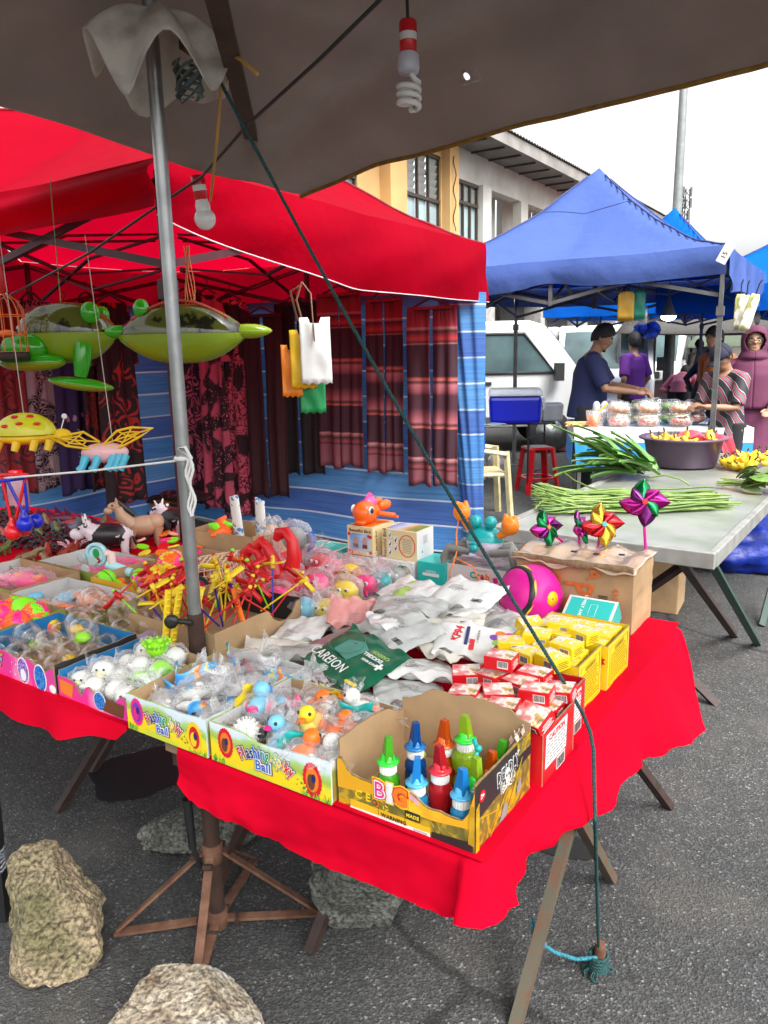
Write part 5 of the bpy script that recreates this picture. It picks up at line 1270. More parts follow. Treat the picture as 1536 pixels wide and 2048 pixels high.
for i,(px,py,z,a,tx,lab)in enumerate([(1060,1240,.872,.9,.3,'yellow box leaning at the back left of the heap'),(1124,1242,.892,.15,0,'yellow box with white top near the teal box'),(1022,1278,.880,.5,0,'yellow box at the left end of the heap'),(1075,1262,.890,.2,.12,'yellow box with cartoon print behind the rope'),(1120,1262,.878,-.1,0,'yellow box under the white topped one'),(1166,1258,.888,-.35,0,'yellow box with a barcode on the far yellow carton'),(1056,1300,.876,-.35,.0,'yellow box beside the topmost red box'),(1105,1308,.886,-.4,.05,'yellow box with cartoon top just under the rope'),(1134,1283,.892,-.25,.08,'pale topped yellow box in the heap middle'),(1092,1290,.872,.2,0,'yellow box low in the middle of the heap')]):
 p=gp(px,py,z);p.z=z-.026;put(ybx,p,(tx,.04*(i%2),ANG+a),lab,'loose yellow small boxes')
 # ---- big brown carton with pinwheels
cb=thing('brown_carton','large battered brown carton with orange printing carrying the pinwheels','carton',tl(-.235,1.105,TZ),ANG)
W_,D_,H_=.325,.185,.178
mb=MB();bm_n=14
def cface(o,a,b,nu,nv,sd):
 def f(u,v):
  k=min(u,1-u,v,1-v);p=V(o)+V(a)*u+V(b)*v;n=V(a).cross(V(b)).normalized()
  return p+n*(.006*nz((u*3,v*3,sd))*min(1,k*6)+.0012*math.sin(v*60)*(nz((u*5,v,sd))>.1))
 mb.grid(f,nu,nv)
x,y=W_/2,D_/2
cface((-x,-y,0),(W_,0,0),(0,0,H_),22,14,1);cface((x,-y,0),(0,D_,0),(0,0,H_),14,14,2);cface((x,y,0),(-W_,0,0),(0,0,H_),22,14,3);cface((-x,y,0),(0,-D_,0),(0,0,H_),14,14,4)
mb.build('carton_body',CARD,cb)
SHINY=mat('taped_cardboard',(.47,.33,.22),rough=.22,var=.12,vs_=18,bump=.5,bs=28,dist=.005,spec=.9,coat=.5)
def lid(u,v):
 xx=lerp(-x-.012,x+.008,u);yy=lerp(-y-.016,y+.01,v);e=min(u,1-u)
 return(xx,yy,H_+.012+.012*nz((u*4,v*2.5,6))-.014*(v<.12)*(1-v/.12)-.008*math.exp(-((u-.5)/.3)**2)*(v<.4)+.004*math.sin(u*30+3*nz((u*3,v,1))))
MB().grid(lid,40,18).build('lid_flap',SHINY,cb,solid=.004)
MB().grid(lambda u,v:(lerp(-x-.008,x+.002,u),-y-.012+.004*math.sin(u*9),H_+.012-.018*v+.006*nz((u*6,v,2))),30,2).build('torn_flap',CARDD,cb,solid=.003)
for u in(-.3,-.05,.12,.3):MB().box((u*W_,-y*.4,H_+.016),(.016,.010,.003),0,rz(u)).build('lid_hole',BLACK_P,cb)
ORI=mat('orange_ink',(.58,.14,.03),rough=.8,var=.2,vs_=60)
F=face_front(0,-y-.0045,0)
text('POP',.115,ORI,cb,F@tr(.015,.062,0)@rz(-PI/2),offset=.002,sx=.62);text('CHI',.042,ORI,cb,F@tr(-.105,.135,0)@rz(-PI/2),offset=.0003);text('A',.052,ORI,cb,F@tr(.058,.155,0)@rz(-PI/2),offset=.0008)
text('5',.030,ORI,cb,F@tr(-.075,.168,0)@rz(-PI/2));text('(炮)',.036,ORI,cb,F@tr(-.045,.135,0)@rz(-PI/2));text('43F33A/04B/2',.021,ORI,cb,F@tr(.118,.060,0)@rz(-PI/2),offset=.0004)
bc=MB();z_=.03
while z_<.10:hgt=R.uniform(.0012,.004);bc.box((.086,z_,.0004),(.026,hgt,.0004),0,F);z_+=hgt+R.uniform(.0012,.003)
tag(bc.build('barcode',BLACK,cb),kind='stuff')
def foil(n,c):return mat(n,c,rough=.16,metal=.75,var=.25,vs_=30,bump=.2,bs=20,dist=.004)
FM,FG,FR_,FY,FP=foil('magenta_foil',(.36,.012,.19)),foil('green_foil',(.005,.17,.05)),foil('red_foil',(.52,.015,.02)),foil('gold_foil',(.62,.36,.03)),foil('purple_foil',(.14,.012,.13))
STK=mat('pink_stick',(.85,.02,.35),rough=.3)
def pinwheel(label,bpx,bpy,cpx,cpy,r,cols,face=0.0,hub=TEALP):
 b=gp(bpx,bpy,TZ+H_+.012);c=yp(cpx,cpy,b.y-.01)
 t=thing('pinwheel',label,'pinwheel',b,0,'pinwheels stuck in the brown carton');c=c-b
 MB().tube([(0,0,-.02),c+V((0,.008,0))],.0042,8).build('stick',STK,t)
 M0=tr(c)@rz(face)@rx(PI/2-.35)
 for layer in range(2):
  for k in range(4):
   a=k*PI/2+layer*.7;rr_=r*(1-.25*layer);
   def pet(u,v,rr_=rr_):
    x0=rr_*v;w0=rr_*.52*math.sin(PI*min(1,v*.95+.05))**.8*(1-.25*v);yy=(u-.35)*w0*1.6;zz=.25*rr_*math.sin(PI*u)*(1-v*.3)+.02*rr_*nz((u*4,v*4,k))
    return(x0,yy,zz+.004)
   m=MB().grid(pet,8,8,M=M0@rz(a)@tr(0,0,layer*r*.12));m.build('petal',cols[(k+layer*2)%len(cols)],t,solid=.0004)
 MB().prism(ell(0,0,r*.13,r*.13,5),0,.004,0,M0@tr(0,0,r*.34)).build('hub',hub,t)
 return t
pinwheel('magenta and green foil pinwheel at the rear left of the carton',1142,1082,1090,1056,.056,[FP,FG,FM,FG],.4,ORGP)
pinwheel('red and gold foil pinwheel with a teal centre',1196,1090,1203,1050,.064,[FR_,FY,FR_,FY],.1,TEALP)
pinwheel('tall magenta foil pinwheel on a bare pink stick at the carton right',1292,1085,1288,1006,.070,[FM,FG,FM,FP],-.2,REDP)
pinwheel('small magenta foil pinwheel overlapped by the red and gold one',1160,1088,1158,1055,.05,[FM,FP,FM,FG],.9,PNKP)
# ---- magenta disc ball
mg=thing('magenta_ball','magenta soft ball with yellow disc and black yellow side band','ball',gp(1075,1240,TZ+.0)*1+V((0,0,.0)))
MAG=mat('magenta_rubber',(.72,.006,.30),rough=.45,var=.05)
rb=.085;cbm=tl(-.335,.965,TZ+rb);mg.location=cbm
view=(V((0,0,CH))-cbm).normalized();rgt=RT
axis=(view*.72+rgt*.62-V((0,0,.12))).normalized();Ma=align(axis)
def mball(u,v):
 a=2*PI*u;b=PI*v;k=1-.045*abs(math.sin(a*3))*math.sin(b)**2+.02
 if b<.42:k*=math.cos(.42)/math.cos(b)*.99
 return(rb*k*math.sin(b)*math.cos(a),rb*k*math.sin(b)*math.sin(a),rb*k*math.cos(b))
MB().grid(mball,60,40,M=Ma).build('ball_body',MAG,mg)
MB().lathe([(0,rb*.925),(.020,rb*.925),(.020,rb*.945),(.0,rb*.948)],28,M=Ma).build('disc',mat('yellow_disc',(.85,.50,.01),rough=.4),mg)
MB().lathe([(0,rb*.95),(.0025,rb*.952),(0,rb*.955)],10,M=Ma).build('valve',BLACK_P,mg)
zb_=-.028;ring=lambda r0,z0,w_:[(r0*1.0,z0-w_),(r0*1.035,z0-w_*.7),(r0*1.035,z0+w_*.7),(r0,z0+w_)]
Mb=align((-rgt*.80+view*.45+V((0,0,.15))).normalized())
r0=math.sqrt(rb*rb-.045**2)*1.02
MB().lathe([(r0*.97,.034),(r0*1.02,.037),(r0*.97,.054),(r0*.9,.056)],48,M=Mb).build('side_band',BLACK_P,mg)
for k in range(6):
 q=MB();a0=k*PI/3
 q.grid(lambda u,v:((r0*1.03-.006*v)*math.cos(a0+.12+u*.8),(r0*1.03-.006*v)*math.sin(a0+.12+u*.8),.040+.010*v*math.sin(PI*u)+.002),10,4,M=Mb);q.build('band_segment',YELP,mg)
 # ---- teal animal boxes, bird boxes, crab box
def solidbox(name,label,cat,loc,w_,d_,h_,mats,rot=ANG,group=None,bevel=.0012):
 t=thing(name,label,cat,loc,rot,group)
 q=MB();q.box((0,0,h_/2),(w_,d_,h_));q.m=[4,2,0,1,3,3]
 q.build('box_body',mats+[mats[-1]]*(5-len(mats)),t,bevel=bevel);return t
TEALC=mat('teal_card',(.02,.48,.44),rough=.35,var=.06);PALEC=mat('pale_card',(.70,.68,.68),rough=.4,var=.06)
def tealbox(label,loc,rot=ANG,ttl=True,w_=.135,d_=.09,h_=.062):
 t=solidbox('teal_toy_box',label,'toy box',loc,w_,d_,h_,[PALEC,TEALC,PALEC,PALEC],rot)
 decal([(-w_*.44,-d_*.42),(w_*.44,-d_*.42),(w_*.44,d_*.42),(-w_*.44,d_*.42)],TEALC,t,tr(0,0,h_+.0002),'print')
 decal([(-w_*.44,.004),(w_*.40,.004),(w_*.44,h_*.55),(-w_*.44,h_*.55)],TEALC,t,face_front(0,-d_/2-.0003,0),'print')
 if ttl:
  text('LOVELY ANIMAL',.0125,TEALP,t,face_front(0,-d_/2-.0006,h_*.78),offset=.0003)
  text('LOVELY ANIMAL',.012,WHITE,t,tr(-.02,0,h_+.0010)@rz(-PI/2),offset=.0002)
  MB().tube([V(p)for p in((.0,-.02,h_+.0008),(.018,-.02,h_+.0008),(.018,.02,h_+.0008),(.0,.02,h_+.0008))],.0006,4,closed=True).build('frame_print',WHITE,t)
 return t
tealbox('teal lovely animal box leaning against the brown carton',tl(-.160,.965,TZ+.03),(.55,0,ANG),True,.13,.085,.06)
tealbox('teal lovely animal box at the far left under the bird boxes',tl(-1.19,1.165,TZ),ANG,True,.15,.11,.072)
tb2=solidbox('teal_toy_box','teal and white box between the bird boxes and the crab box','toy box',tl(-.735,1.165,TZ),.10,.11,.085,[TEALC,TEALC,TEALC,PALEC]);text('ANIMAL',.011,WHITE,tb2,face_front(0,-.0556,.055));
MB().box((0,-.0552,.045),(.06,.0006,.010)).build('print',WHITE,tb2)
wb=solidbox('white_toy_box','white toy box with a striped beetle picture below the bird boxes','toy box',tl(-.865,1.165,TZ),.135,.12,.075,[PALEC,PALEC,PALEC,PALEC])
F=face_front(.035,-.0604,.035);decal(ell(0,0,.024,.028),BLACK,wb,F,'picture');decal(ell(.003,0,.019,.023),GREYP,wb,F@tr(0,0,.0005),'picture');decal(ell(.006,0,.012,.015),YELP,wb,F@tr(0,0,.001),'picture');decal(ell(.007,0,.006,.008),REDP,wb,F@tr(0,0,.0015),'picture');decal([(-.03,.02),(-.01,.03),(-.012,.012)],GRNP,wb,F@tr(0,0,.0006),'picture')
solidbox('white_toy_box','plain pale box under the left bird box','toy box',tl(-1.01,1.17,TZ),.14,.12,.07,[PALEC,PALEC,PALEC,PALEC])
CREAM=mat('cream_card',(.70,.58,.32),rough=.4,var=.05)
SUNSET=rampmat('landscape_print',[(0,(.10,.20,.50)),(.4,(.45,.50,.65)),(.52,(.60,.38,.18)),(.7,(.35,.25,.08)),(1,(.12,.22,.05))],'X',9,.5,.6,20)
def birdbox(label,s,t_,rot,turn):
 w_,d_,h_=(.105,.13,.098)if not turn else(.135,.105,.098)
 t=solidbox('bird_box',label,'toy box',tl(s,t_,TZ+.0755),w_,d_,h_,[CREAM,CREAM if not turn else PALEC,CREAM,CREAM],ANG+rot)
 F=face_front(0,-d_/2-.0004,0)
 if not turn:
  text('Beautiful Bird',.0155,BROWNP,t,F@tr(0,.083,0),offset=.0003,sx=.95)
  decal([(-.042,.016),(.042,.016),(.042,.066),(.03,.074),(-.03,.074),(-.042,.066)],mat('sky_print',(.10,.30,.66),rough=.4,var=0,col2=(.45,.60,.75),vs_=12),t,F,'picture')
  for cx in(-.018,.020):
   decal(ell(cx,.046,.010,.017),mat('cage_print',(.42,.28,.26),rough=.5),t,F@tr(0,0,.0005),'picture');decal([(cx-.010,.024),(cx+.010,.024),(cx+.010,.038),(cx-.010,.038)],BROWNP,t,F@tr(0,0,.0006),'picture')
  for cx,cz in((-.044,.070),(-.042,.012),(.044,.066),(.043,.012),(-.034,.008),(.036,.068)):decal(ell(cx,cz,.005,.005,10,1,.3),REDP,t,F@tr(0,0,.0008),'rose_print')
  text('Beautiful Bird',.013,BROWNP,t,face_right(w_/2+.0004,-.045,.05,PI/2),sx=.9)
  decal([(-.04,-.055),(.04,-.055),(.04,.055),(-.04,.055)],ORGP,t,tr(0,0,h_+.0003),'picture')
 else:
  text('Beautiful Bird',.0165,BROWNP,t,F@tr(-.056,.050,0)@rz(PI/2),offset=.0002)
  for cx,cz in((-.036,.080),(-.036,.050),(-.036,.022),(-.014,.066),(-.014,.038)):
   decal([(cx-.008,cz-.010),(cx+.008,cz-.010),(cx+.008,cz+.012),(cx-.008,cz+.012)],PALEC,t,F,'picture');decal([(cx-.005,cz-.006),(cx+.001,cz-.008),(cx+.006,cz+.008)],BLACK if cz<.07 else GRNP,t,F@tr(0,0,.0005),'picture')
  MB().tube([F@V((.030+.030*math.cos(k/30*2*PI)*(1+.05*math.sin(k*3)),.048+.036*math.sin(k/30*2*PI),.0004))for k in range(30)],.0016,4,closed=True).build('wreath_print',REDP,t)
  ln=MB()
  for k in range(9):ln.box((.030,.070-k*.0055,.0005),(.034,.0016,.0003),0,F)
  tag(ln.build('fine_print',GREYP,t),kind='stuff')
  decal([(-.055,-.045),(.06,-.045),(.06,.045),(-.055,.045)],SUNSET,t,tr(0,0,h_+.0003),'picture')
  G=face_right(w_/2+.0004,0,0);ln=MB()
  for k in range(7):ln.box((0,.078-k*.004,.0004),(.030-.004*(k%3),.0012,.0003),0,G)
  tag(ln.build('fine_print',GREYP,t),kind='stuff');text('6',.016,GREYP,t,G@tr(-.02,.028,0))
birdbox('cream beautiful bird box under the orange fish toy with a blue picture',-1.005,1.17,0,False)
birdbox('cream beautiful bird box turned to show its plain white end',-.86,1.175,0,True)
# orange goldfish toy
fs=thing('goldfish_toy','orange and pink goldfish toy with a big eye on the cream bird box','toy',tl(-1.01,1.16,TZ+.0755+.0985),ANG)
OR2=mat('bright_orange_plastic',(.90,.13,.01),rough=.28,var=.05,sss=.1)
mb=MB().sph((0,-.015,.040),(.040,.046,.040),24,16).sph((0,.03,.036),(.026,.034,.026),16,12).sph((0,-.04,.012),(.022,.018,.012),12,8)
mb.build('body',OR2,fs)
MB().grid(lambda u,v:((u-.5)*.004,.0+.06*v-.02,.07+.035*math.sin(PI*min(1,v*.8+.1))*u),6,8).sph((0,.012,.068),(.022,.034,.022),14,10).build('back_fin',mat('hot_pink_glitter',(.85,.10,.30),rough=.3,var=.4,vs_=150),fs)
for q in(-1,1):
 MB().sph((q*.036,-.030,.052),(.006,.014,.014),14,10,0).build('eye',WHITE,fs);MB().sph((q*.041,-.032,.052),(.004,.009,.010),12,8).build('pupil',BLACK_P,fs)
 MB().grid(lambda u,v:(q*(.03+.05*v),.01+.03*u+.03*v,.03+.01*math.sin(u*6)-.008*v),6,6).build('side_fin',OR2,fs,solid=.003)
MB().sph((.02,.075,.052),(.014,.036,.018),12,9).sph((-.01,.075,.060),(.010,.030,.014),12,9).build('tail',OR2,fs)
# crab box and crab toy
cx_=solidbox('crab_toy_box','white crab toy box with crab claw pictures under the teal crab toy','toy box',tl(-.565,1.185,TZ),.245,.115,.088,[PALEC,TEALC,GREYP,PALEC])
F=face_front(0,-.0579,0)
for ch,c,x_ in(('C',TEALP,-.030),('r',GRNP,-.013),('a',REDP,.003),('b',ORGP,.020)):text(ch,.028,c,cx_,F@tr(x_,.060,0),offset=.0012)
for cx,cz,c in((-.10,.026,ORGP),(-.052,.028,REDP),(.045,.018,REDP),(.10,.010,ORGP)):decal(ell(cx,cz,.016,.018),c,cx_,F,'claw_print');decal([(cx,cz+.004),(cx-.007,cz+.02),(cx+.007,cz+.02)],PALEC,cx_,F@tr(0,0,.0005),'claw_print')
decal([(.036,.0),(.052,.0),(.050,.01),(.040,.012)],ORGP,cx_,F@tr(0,0,.0007),'claw_print')
for cx in(-.018,.014):decal(ell(cx,.028,.0105,.012),GREYP,cx_,F,'eye_print');decal(ell(cx,.028,.0095,.011),WHITE,cx_,F@tr(0,0,.0005),'eye_print');decal(ell(cx+.002,.029,.004,.005),BLACK,cx_,F@tr(0,0,.001),'eye_print')
decal(rot2([(.040,.045),(.055,.045),(.055,.062),(.040,.062)],.3,(.047,.054)),PNKP,cx_,F@tr(0,0,.0008),'price_tag');decal(rot2([(.06,.05),(.11,.05),(.11,.052),(.06,.052)],.9,(.07,.05)),REDP,cx_,F,'arrow_print');decal(ell(.064,.044,.004,.004),REDP,cx_,F@tr(0,0,.0005),'arrow_print')
text('MY COUNTRY',.006,GREYP,cx_,F@tr(.0,.078,0));decal([(-.118,-.05),(.05,-.05),(.05,.05),(-.118,.05)],mat('dim_print',(.20,.16,.18),rough=.4,var=0,col2=(.55,.35,.35),vs_=30),cx_,tr(0,0,.0882),'picture')
ct=thing('crab_toy','teal and white crab toy with orange claws and grey legs on its box','toy',tl(-.585,1.18,TZ+.0884),ANG+.15)
TQ=mat('teal_plastic',(.01,.34,.35),rough=.3,var=.03);OG=mat('orange_plastic',(.90,.24,.015),rough=.3,var=.03);GL=mat('grey_plastic',(.20,.195,.185),rough=.4,var=.05)
def egg(u,v,sg):
 a=2*PI*u;b=(PI/2)*v;r_=.060
 return(r_*math.cos(a)*math.cos(b),.85*r_*math.sin(a)*math.cos(b),.062+sg*r_*.86*math.sin(b))
MB().grid(lambda u,v:egg(u,v*1.0,1),30,12,M=tr(0,0,.006)@rx(-.15)).build('shell',TQ,ct);MB().grid(lambda u,v:[c*.96 if i<2 else c for i,c in enumerate(egg(u,v,-1))],30,12,M=tr(0,0,.008)@rx(-.15)).build('belly',mat('lavender_white',(.66,.62,.74),rough=.35),ct)
MB().sph((-.012,-.056,.060),.014,14,10).tube([(-.03,-.05,.07),(-.012,-.06,.076),(.006,-.055,.068)],.004,8).build('nose',TQ,ct)
for q in(-1,1):
 MB().sph((q*.024,-.005,.132),.020,16,12).tube([(q*.024,0,.10),(q*.024,0,.125)],.008,10).build('eye_stalk',TQ,ct)
 if q<0:cl=[(-.045,0,.105),(-.062,-.005,.135),(-.066,-.008,.150)];cc=(-.068,-.01,.160)
 else:cl=[(.05,0,.09),(.075,-.005,.105),(.085,-.01,.120)];cc=(.088,-.012,.128)
 k=MB().tube(cl,[.012,.012,.016],10).sph(cc,(.028,.022,.030),18,12).tube([V(cc)+V((q*-.012,0,.016)),V(cc)+V((q*-.014,0,.036))],[.014,.005],10).tube([V(cc)+V((q*.012,0,.016)),V(cc)+V((q*.016,0,.032))],[.014,.005],10);k.build('claw',OG,ct)
 for j in range(3):
  a=.1+j*.55;x1,y1=q*(.05+.01*j),.03-.045*j+.02
  MB().tube([(q*.035,y1*.8,.040),(q*(.075+.012*j),y1-.004,.052),(q*(.10+.006*j),y1-.012,.020),(q*(.105+.004*j),y1-.016,.002)],[.010,.013,.011,.005],9,flat=1.3).build('leg',GL,ct)
MB().tube([(-.078,-.01,.140),(-.082,-.02,.09),(-.07,-.05,.04),(-.075,-.07,.005),(-.085,-.072,-.02),(-.082,-.074,-.06)],.0024,6).tube([(-.07,-.05,.02),(-.01,-.07,.004),(.012,-.073,-.04),(.014,-.073,-.07)],.0024,6).build('orange_cord',OG,ct)
# ================================================================== goods on the far red table
def stw(px,py,z):q=gp(px,py,z)-FR;return q.dot(X1),q.dot(Y1)
hb_=tray('plain brown carton full of red and yellow flying stick toys behind the pole',-1.20,-.882,.315,.645,.078,CARD,(BLACKC,BLACKC,BLACKC,CARD),right=[(0,.078),(.45,.080),(.60,.078),(.66,.05),(.74,.035),(.82,.033),(.90,.045),(.95,.07),(1,.074)])
def sticktoy(c1,c2,c3):
 t=thing('flying_stick_toy','x','toy')
 MB().tube([(0,0,0),(0,0,.15)],.0026,7).build('rod',c1,t)
 b=MB();b.tube([(0,0,.135),(0,0,.165)],.006,8)
 for q in(-1,1):b.grid(lambda u,v:(q*(.005+.045*u),(v-.5)*.014,.15+q*(v-.5)*.008),4,2)
 b.build('propeller',c2,t,solid=.002)
 MB().sph((0,0,.168),.006,8,6).build('cap',c3,t)
 return t
protos=[sticktoy(RDT,RDT,YLT),sticktoy(YLT,YLT,RDT),sticktoy(GNT,RDT,GNT),sticktoy(mat('blue_rod',(.02,.02,.40),rough=.35),YLT,YLT),sticktoy(ORT,ORT,RDT)]
names=['red','yellow','lime rod','blue rod','orange']
for i in range(40):
 k=[0,1,0,2,3,4,1,0][i%8];s,t=-1.17+.26*R.random(),.335+.28*R.random()
 rot=(R.uniform(-.9,.9),R.uniform(-.9,.9),R.uniform(0,6.3));lab='%s flying stick toy in the brown carton behind the pole'%names[k]
 put(protos[k],tl(s,t,TZ+R.uniform(.008,.05)),rot,lab,'flying stick toys in the carton')if protos[k].name not in used else dup(protos[k],tl(s,t,TZ+R.uniform(.008,.05)),rot,lab,'flying stick toys in the carton')
ys=MB()
for k in range(2):
 p0=gp(330+14*k,1300,TZ+.03);p1=p0+V((.015+.01*k,.02,.15));ys.tube([p0,p1],.010,6,flat=.35)
 for j in range(9):q=p0.lerp(p1,(j+.5)/9);ys.sph(q,(.009,.006,.004),8,6)
tag(ys.build('yellow_toy_ladder',YLT),'yellow ribbed plastic strip standing just before the pole','strip toy')
# ---- other cartons
GOLD=mat('mustard_card',(.62,.34,.02),rough=.4,var=.08);WINE=mat('wine_card',(.20,.01,.05),rough=.4,var=.1);OLVC=mat('olive_card',(.24,.28,.05),rough=.5,var=.1)
tray('carton with olive rim full of neon spiky balls at the far left',-1.72,-1.40,.03,.262,.07,(OLVC,OLVC,CARDG,OLVC),CARD)
tray('grey lined carton of bagged orange rubber squid',-1.70,-1.33,.268,.475,.06,(OLVC,OLVC,CARDG,CARDG),(CARD,CARD,CARDG,CARDG))
tray('carton with the large bagged pink fish at the far left',-2.06,-1.72,.29,.53,.06,(OLVC,CARD,OLVC,OLVC),(CARD,CARD,CARD,CARDG))
yb=tray('mustard and wine coloured carton of patterned balls beside the pole',-1.60,-1.325,.485,.715,.072,(GOLD,WINE,CARD,CARD),CARD,edge=GOLD)
decal(ell(.03,.035,.024,.024),GOLD,yb,face_right(yb['w']/2+.0006,0,0),'emblem_print');decal(ell(.03,.035,.006,.017),WINE,yb,face_right(yb['w']/2+.0006,0,.0)@tr(0,0,.0006),'emblem_print')
tray('white lined carton with long pink packets and a hand fan',-1.99,-1.63,.55,.77,.055,(OLVC,OLVC,CARDG,CARDG),(CARD,CARDG,CARDG,CARDG))
tray('brown carton of orange and green toys under the dresses',-1.74,-1.44,1.02,1.24,.10,CARD,(CARD,CARD,CARD,CARD),rot=.1)
tray('low brown carton of flat flower shaped toys beside the toy horse',-1.74,-1.44,.79,.99,.045,(CARD,CARD,CARD,BLACKC),CARD)
def nball(cols,r,spikes,seed):
 mb=MB();nu,nv=28,18
 def f(u,v):
  a,b=2*PI*u,PI*v;return(r*math.sin(b)*math.cos(a),r*math.sin(b)*math.sin(a),r-r*math.cos(b))
 n=len(cols)
 mb.grid(f,nu,nv,mfn=lambda u,v:(int(u*6+.6*math.sin(v*6+seed))+(2 if .42<v<.58 else 0))%n)
 if spikes:
  for i in range(150):
   z=1-2*(i+.5)/150;a=i*2.39996;q=math.sqrt(1-z*z);d=V((q*math.cos(a),q*math.sin(a),z));c=V((0,0,r))
   mb.tube([c+d*r*.97,c+d*r*1.13],[r*.05,r*.025],4,int((a/(2*PI)*6))%n)
 else:mb.tube([V((0,0,r))+V((math.cos(2*PI*i/30),.35*math.sin(2*PI*i/30),.93*math.sin(2*PI*i/30))).normalized()*r*1.003 for i in range(30)],.0012,4,n,closed=True)
 return mb,list(cols)+[BLACK_P]
NEO=mat('neon_orange',(.95,.13,.01),rough=.45,var=.05);NEP=mat('neon_pink',(.92,.02,.26),rough=.45,var=.05);NEG=mat('neon_green',(.22,.78,.01),rough=.45,var=.05);NEY=mat('neon_yellow',(.85,.62,.02),rough=.45,var=.05);VIO=mat('violet_rubber',(.28,.10,.42),rough=.45)
bl=[]
for i,(px,py,dz,r,cols,sp,lab)in enumerate([(50,1240,.045,.040,[NEG],0,'plain lime green ball with black seams'),(72,1245,.05,.034,[NEG,NEP,NEO],1,'green, pink and orange spiky ball beside the plain lime ball'),(25,1265,.035,.038,[NEP,NEO],1,'hot pink spiky ball at the carton front'),(95,1265,.02,.030,[NEY,NEO],1,'yellow orange spiky ball by the right panel'),(10,1235,.05,.036,[NEO,NEP],1,'orange pink spiky ball at the left frame edge'),(60,1272,.02,.030,[NEP,NEO],1,'pink spiky ball low at the front panel'),(2,1275,.02,.03,[NEY,NEP],1,'yellow spiky ball at the left frame edge'),(35,1225,.045,.030,[NEO,NEG],1,'orange green spiky ball at the carton back'),(215,1172,.03,.033,[NEG],0,'lime ball with black seams in the mustard carton'),(272,1163,.035,.032,[NEG,NEO,NEP],0,'green and orange patterned ball in the mustard carton'),(330,1142,.075,.042,[NEO,NEP,NEY],1,'big orange ball with pink patch on top of the mustard carton'),(325,1165,.04,.040,[NEO,VIO,NEY],0,'orange and violet banded ball under the big one'),(290,1180,.02,.034,[NEP,VIO],1,'hot pink and violet ball at the mustard carton front'),(362,1150,.045,.038,[NEG],0,'green ball half behind the grey pole'),(352,1160,.03,.033,[NEY,NEG],0,'yellow and green ball at the wine coloured panel'),(240,1180,.015,.026,[NEG,NEO],0,'small green ball low in the mustard carton')]):
 mb,ms=nball(cols,r,sp,i);p=gp(px,py,TZ+dz);p.z=TZ+dz-r*.4
 tag(mb.build('neon_ball',ms,loc=p,rot=(R.uniform(-.6,.6),R.uniform(-.6,.6),i*1.1)),lab,'ball')
def squid(mb,i=0):
 for k in range(3):mb.tube([(-.06+.012*j,.010*(k-1)+.006*math.sin(j+k+i),.012+.006*math.sin(j*.9+k))for j in range(11)],[.003,.005,.006,.008,.010,.011,.011,.010,.008,.006,.003],8)
for i,(s,t,dz)in enumerate([(-1.62,.31,.01),(-1.52,.30,.02),(-1.42,.31,.01),(-1.58,.38,.02),(-1.47,.38,.035),(-1.40,.40,.01),(-1.54,.43,.02),(-1.44,.44,.02)]):bagged('bag of orange rubber squid in the grey lined carton',tl(s,t,TZ+dz),(.062,.030,.018),i+200,squid,[ORT if i!=3 else BLT],group='bags of orange rubber squid',rot=ANG+i*.5+.6,tie=False)
bg=MB().sph((0,0,.02),(.03,.02,.014),12,8);tag(bg.build('pale_blue_wrapper',BLT,loc=tl(-1.66,.33,TZ+.02),rot=1),'pale blue wrapped toy at the left end of the squid carton','wrapped toy')
def bigfish(mb):
 mb.sph((0,0,.03),(.075,.038,.028),20,12,0).sph((.05,-.01,.046),(.018,.018,.014),12,8,1).sph((.05,-.014,.056),.009,8,6,2).sph((-.02,-.015,.05),(.02,.015,.01),10,8,1).tube([(-.06,0,.025),(-.11,.02,.02)],[.02,.004],10,0).tube([(-.05,0,.02),(-.10,-.03,.015)],[.015,.004],10,0)
bagged('large bagged hot pink fish with orange eye rings',tl(-1.84,.42,TZ+.012),(.11,.06,.036),221,bigfish,[PKT,ORT,BLACK_P],rot=ANG+.3,tie=False,bag=BAGP)
for i,(s,t)in enumerate([(-1.96,.34),(-1.90,.31),(-1.99,.42)]):bagged('bag of violet and orange strips beside the large pink fish',tl(s,t,TZ+.012),(.06,.022,.016),230+i,squid,[[ORT,PURP,NEP][i]],group='bags of coloured strips',rot=ANG+.2,tie=False,bag=BAGP)
for i in range(4):bagged('long hot pink packet in the white lined carton',tl(-1.80+.03*i,.60+.038*i,TZ+.014+.008*i),(.10,.020,.015),240+i,lambda mb:mb.sph((0,0,.014),(.09,.016,.010),14,8),[NEP],group='long pink packets',rot=ANG+.25,tie=False,bag=BAGP)
hf=thing('hand_fan','pale blue toy hand fan with watermelon sticker and clear blades','fan toy',gp(196,1135,TZ+.06),(0,0,ANG+.3));PB_=mat('pale_blue_plastic',(.42,.74,.80),rough=.3,var=.03)
MB().lathe([(.030,-.008),(.040,-.008),(.040,.008),(.030,.008),(.030,-.008)],26,M=tr(0,0,.045)@rx(PI/2)).prism(ell(0,0,.026,.026),-.004,.004,0,tr(0,0,.045)@rx(PI/2)).build('ring',PB_,hf)
MB().prism(ell(0,0,.012,.016),0,.001,0,tr(.002,-.0055,.050)@rx(PI/2)).build('sticker',GRNP,hf);MB().prism(ell(0,0,.008,.010),0,.001,0,tr(.008,-.0055,.026)@rx(PI/2)).build('sticker',REDP,hf)
MB().tube([(.04,0,.015),(.13,0,-.012)],.016,14).build('handle',PB_,hf);MB().tube([(.04,0,.05),(.055,0,.05),(.056,0,.0)],.014,10).build('guard',mat('blush_plastic',(.80,.58,.54),rough=.35),hf)
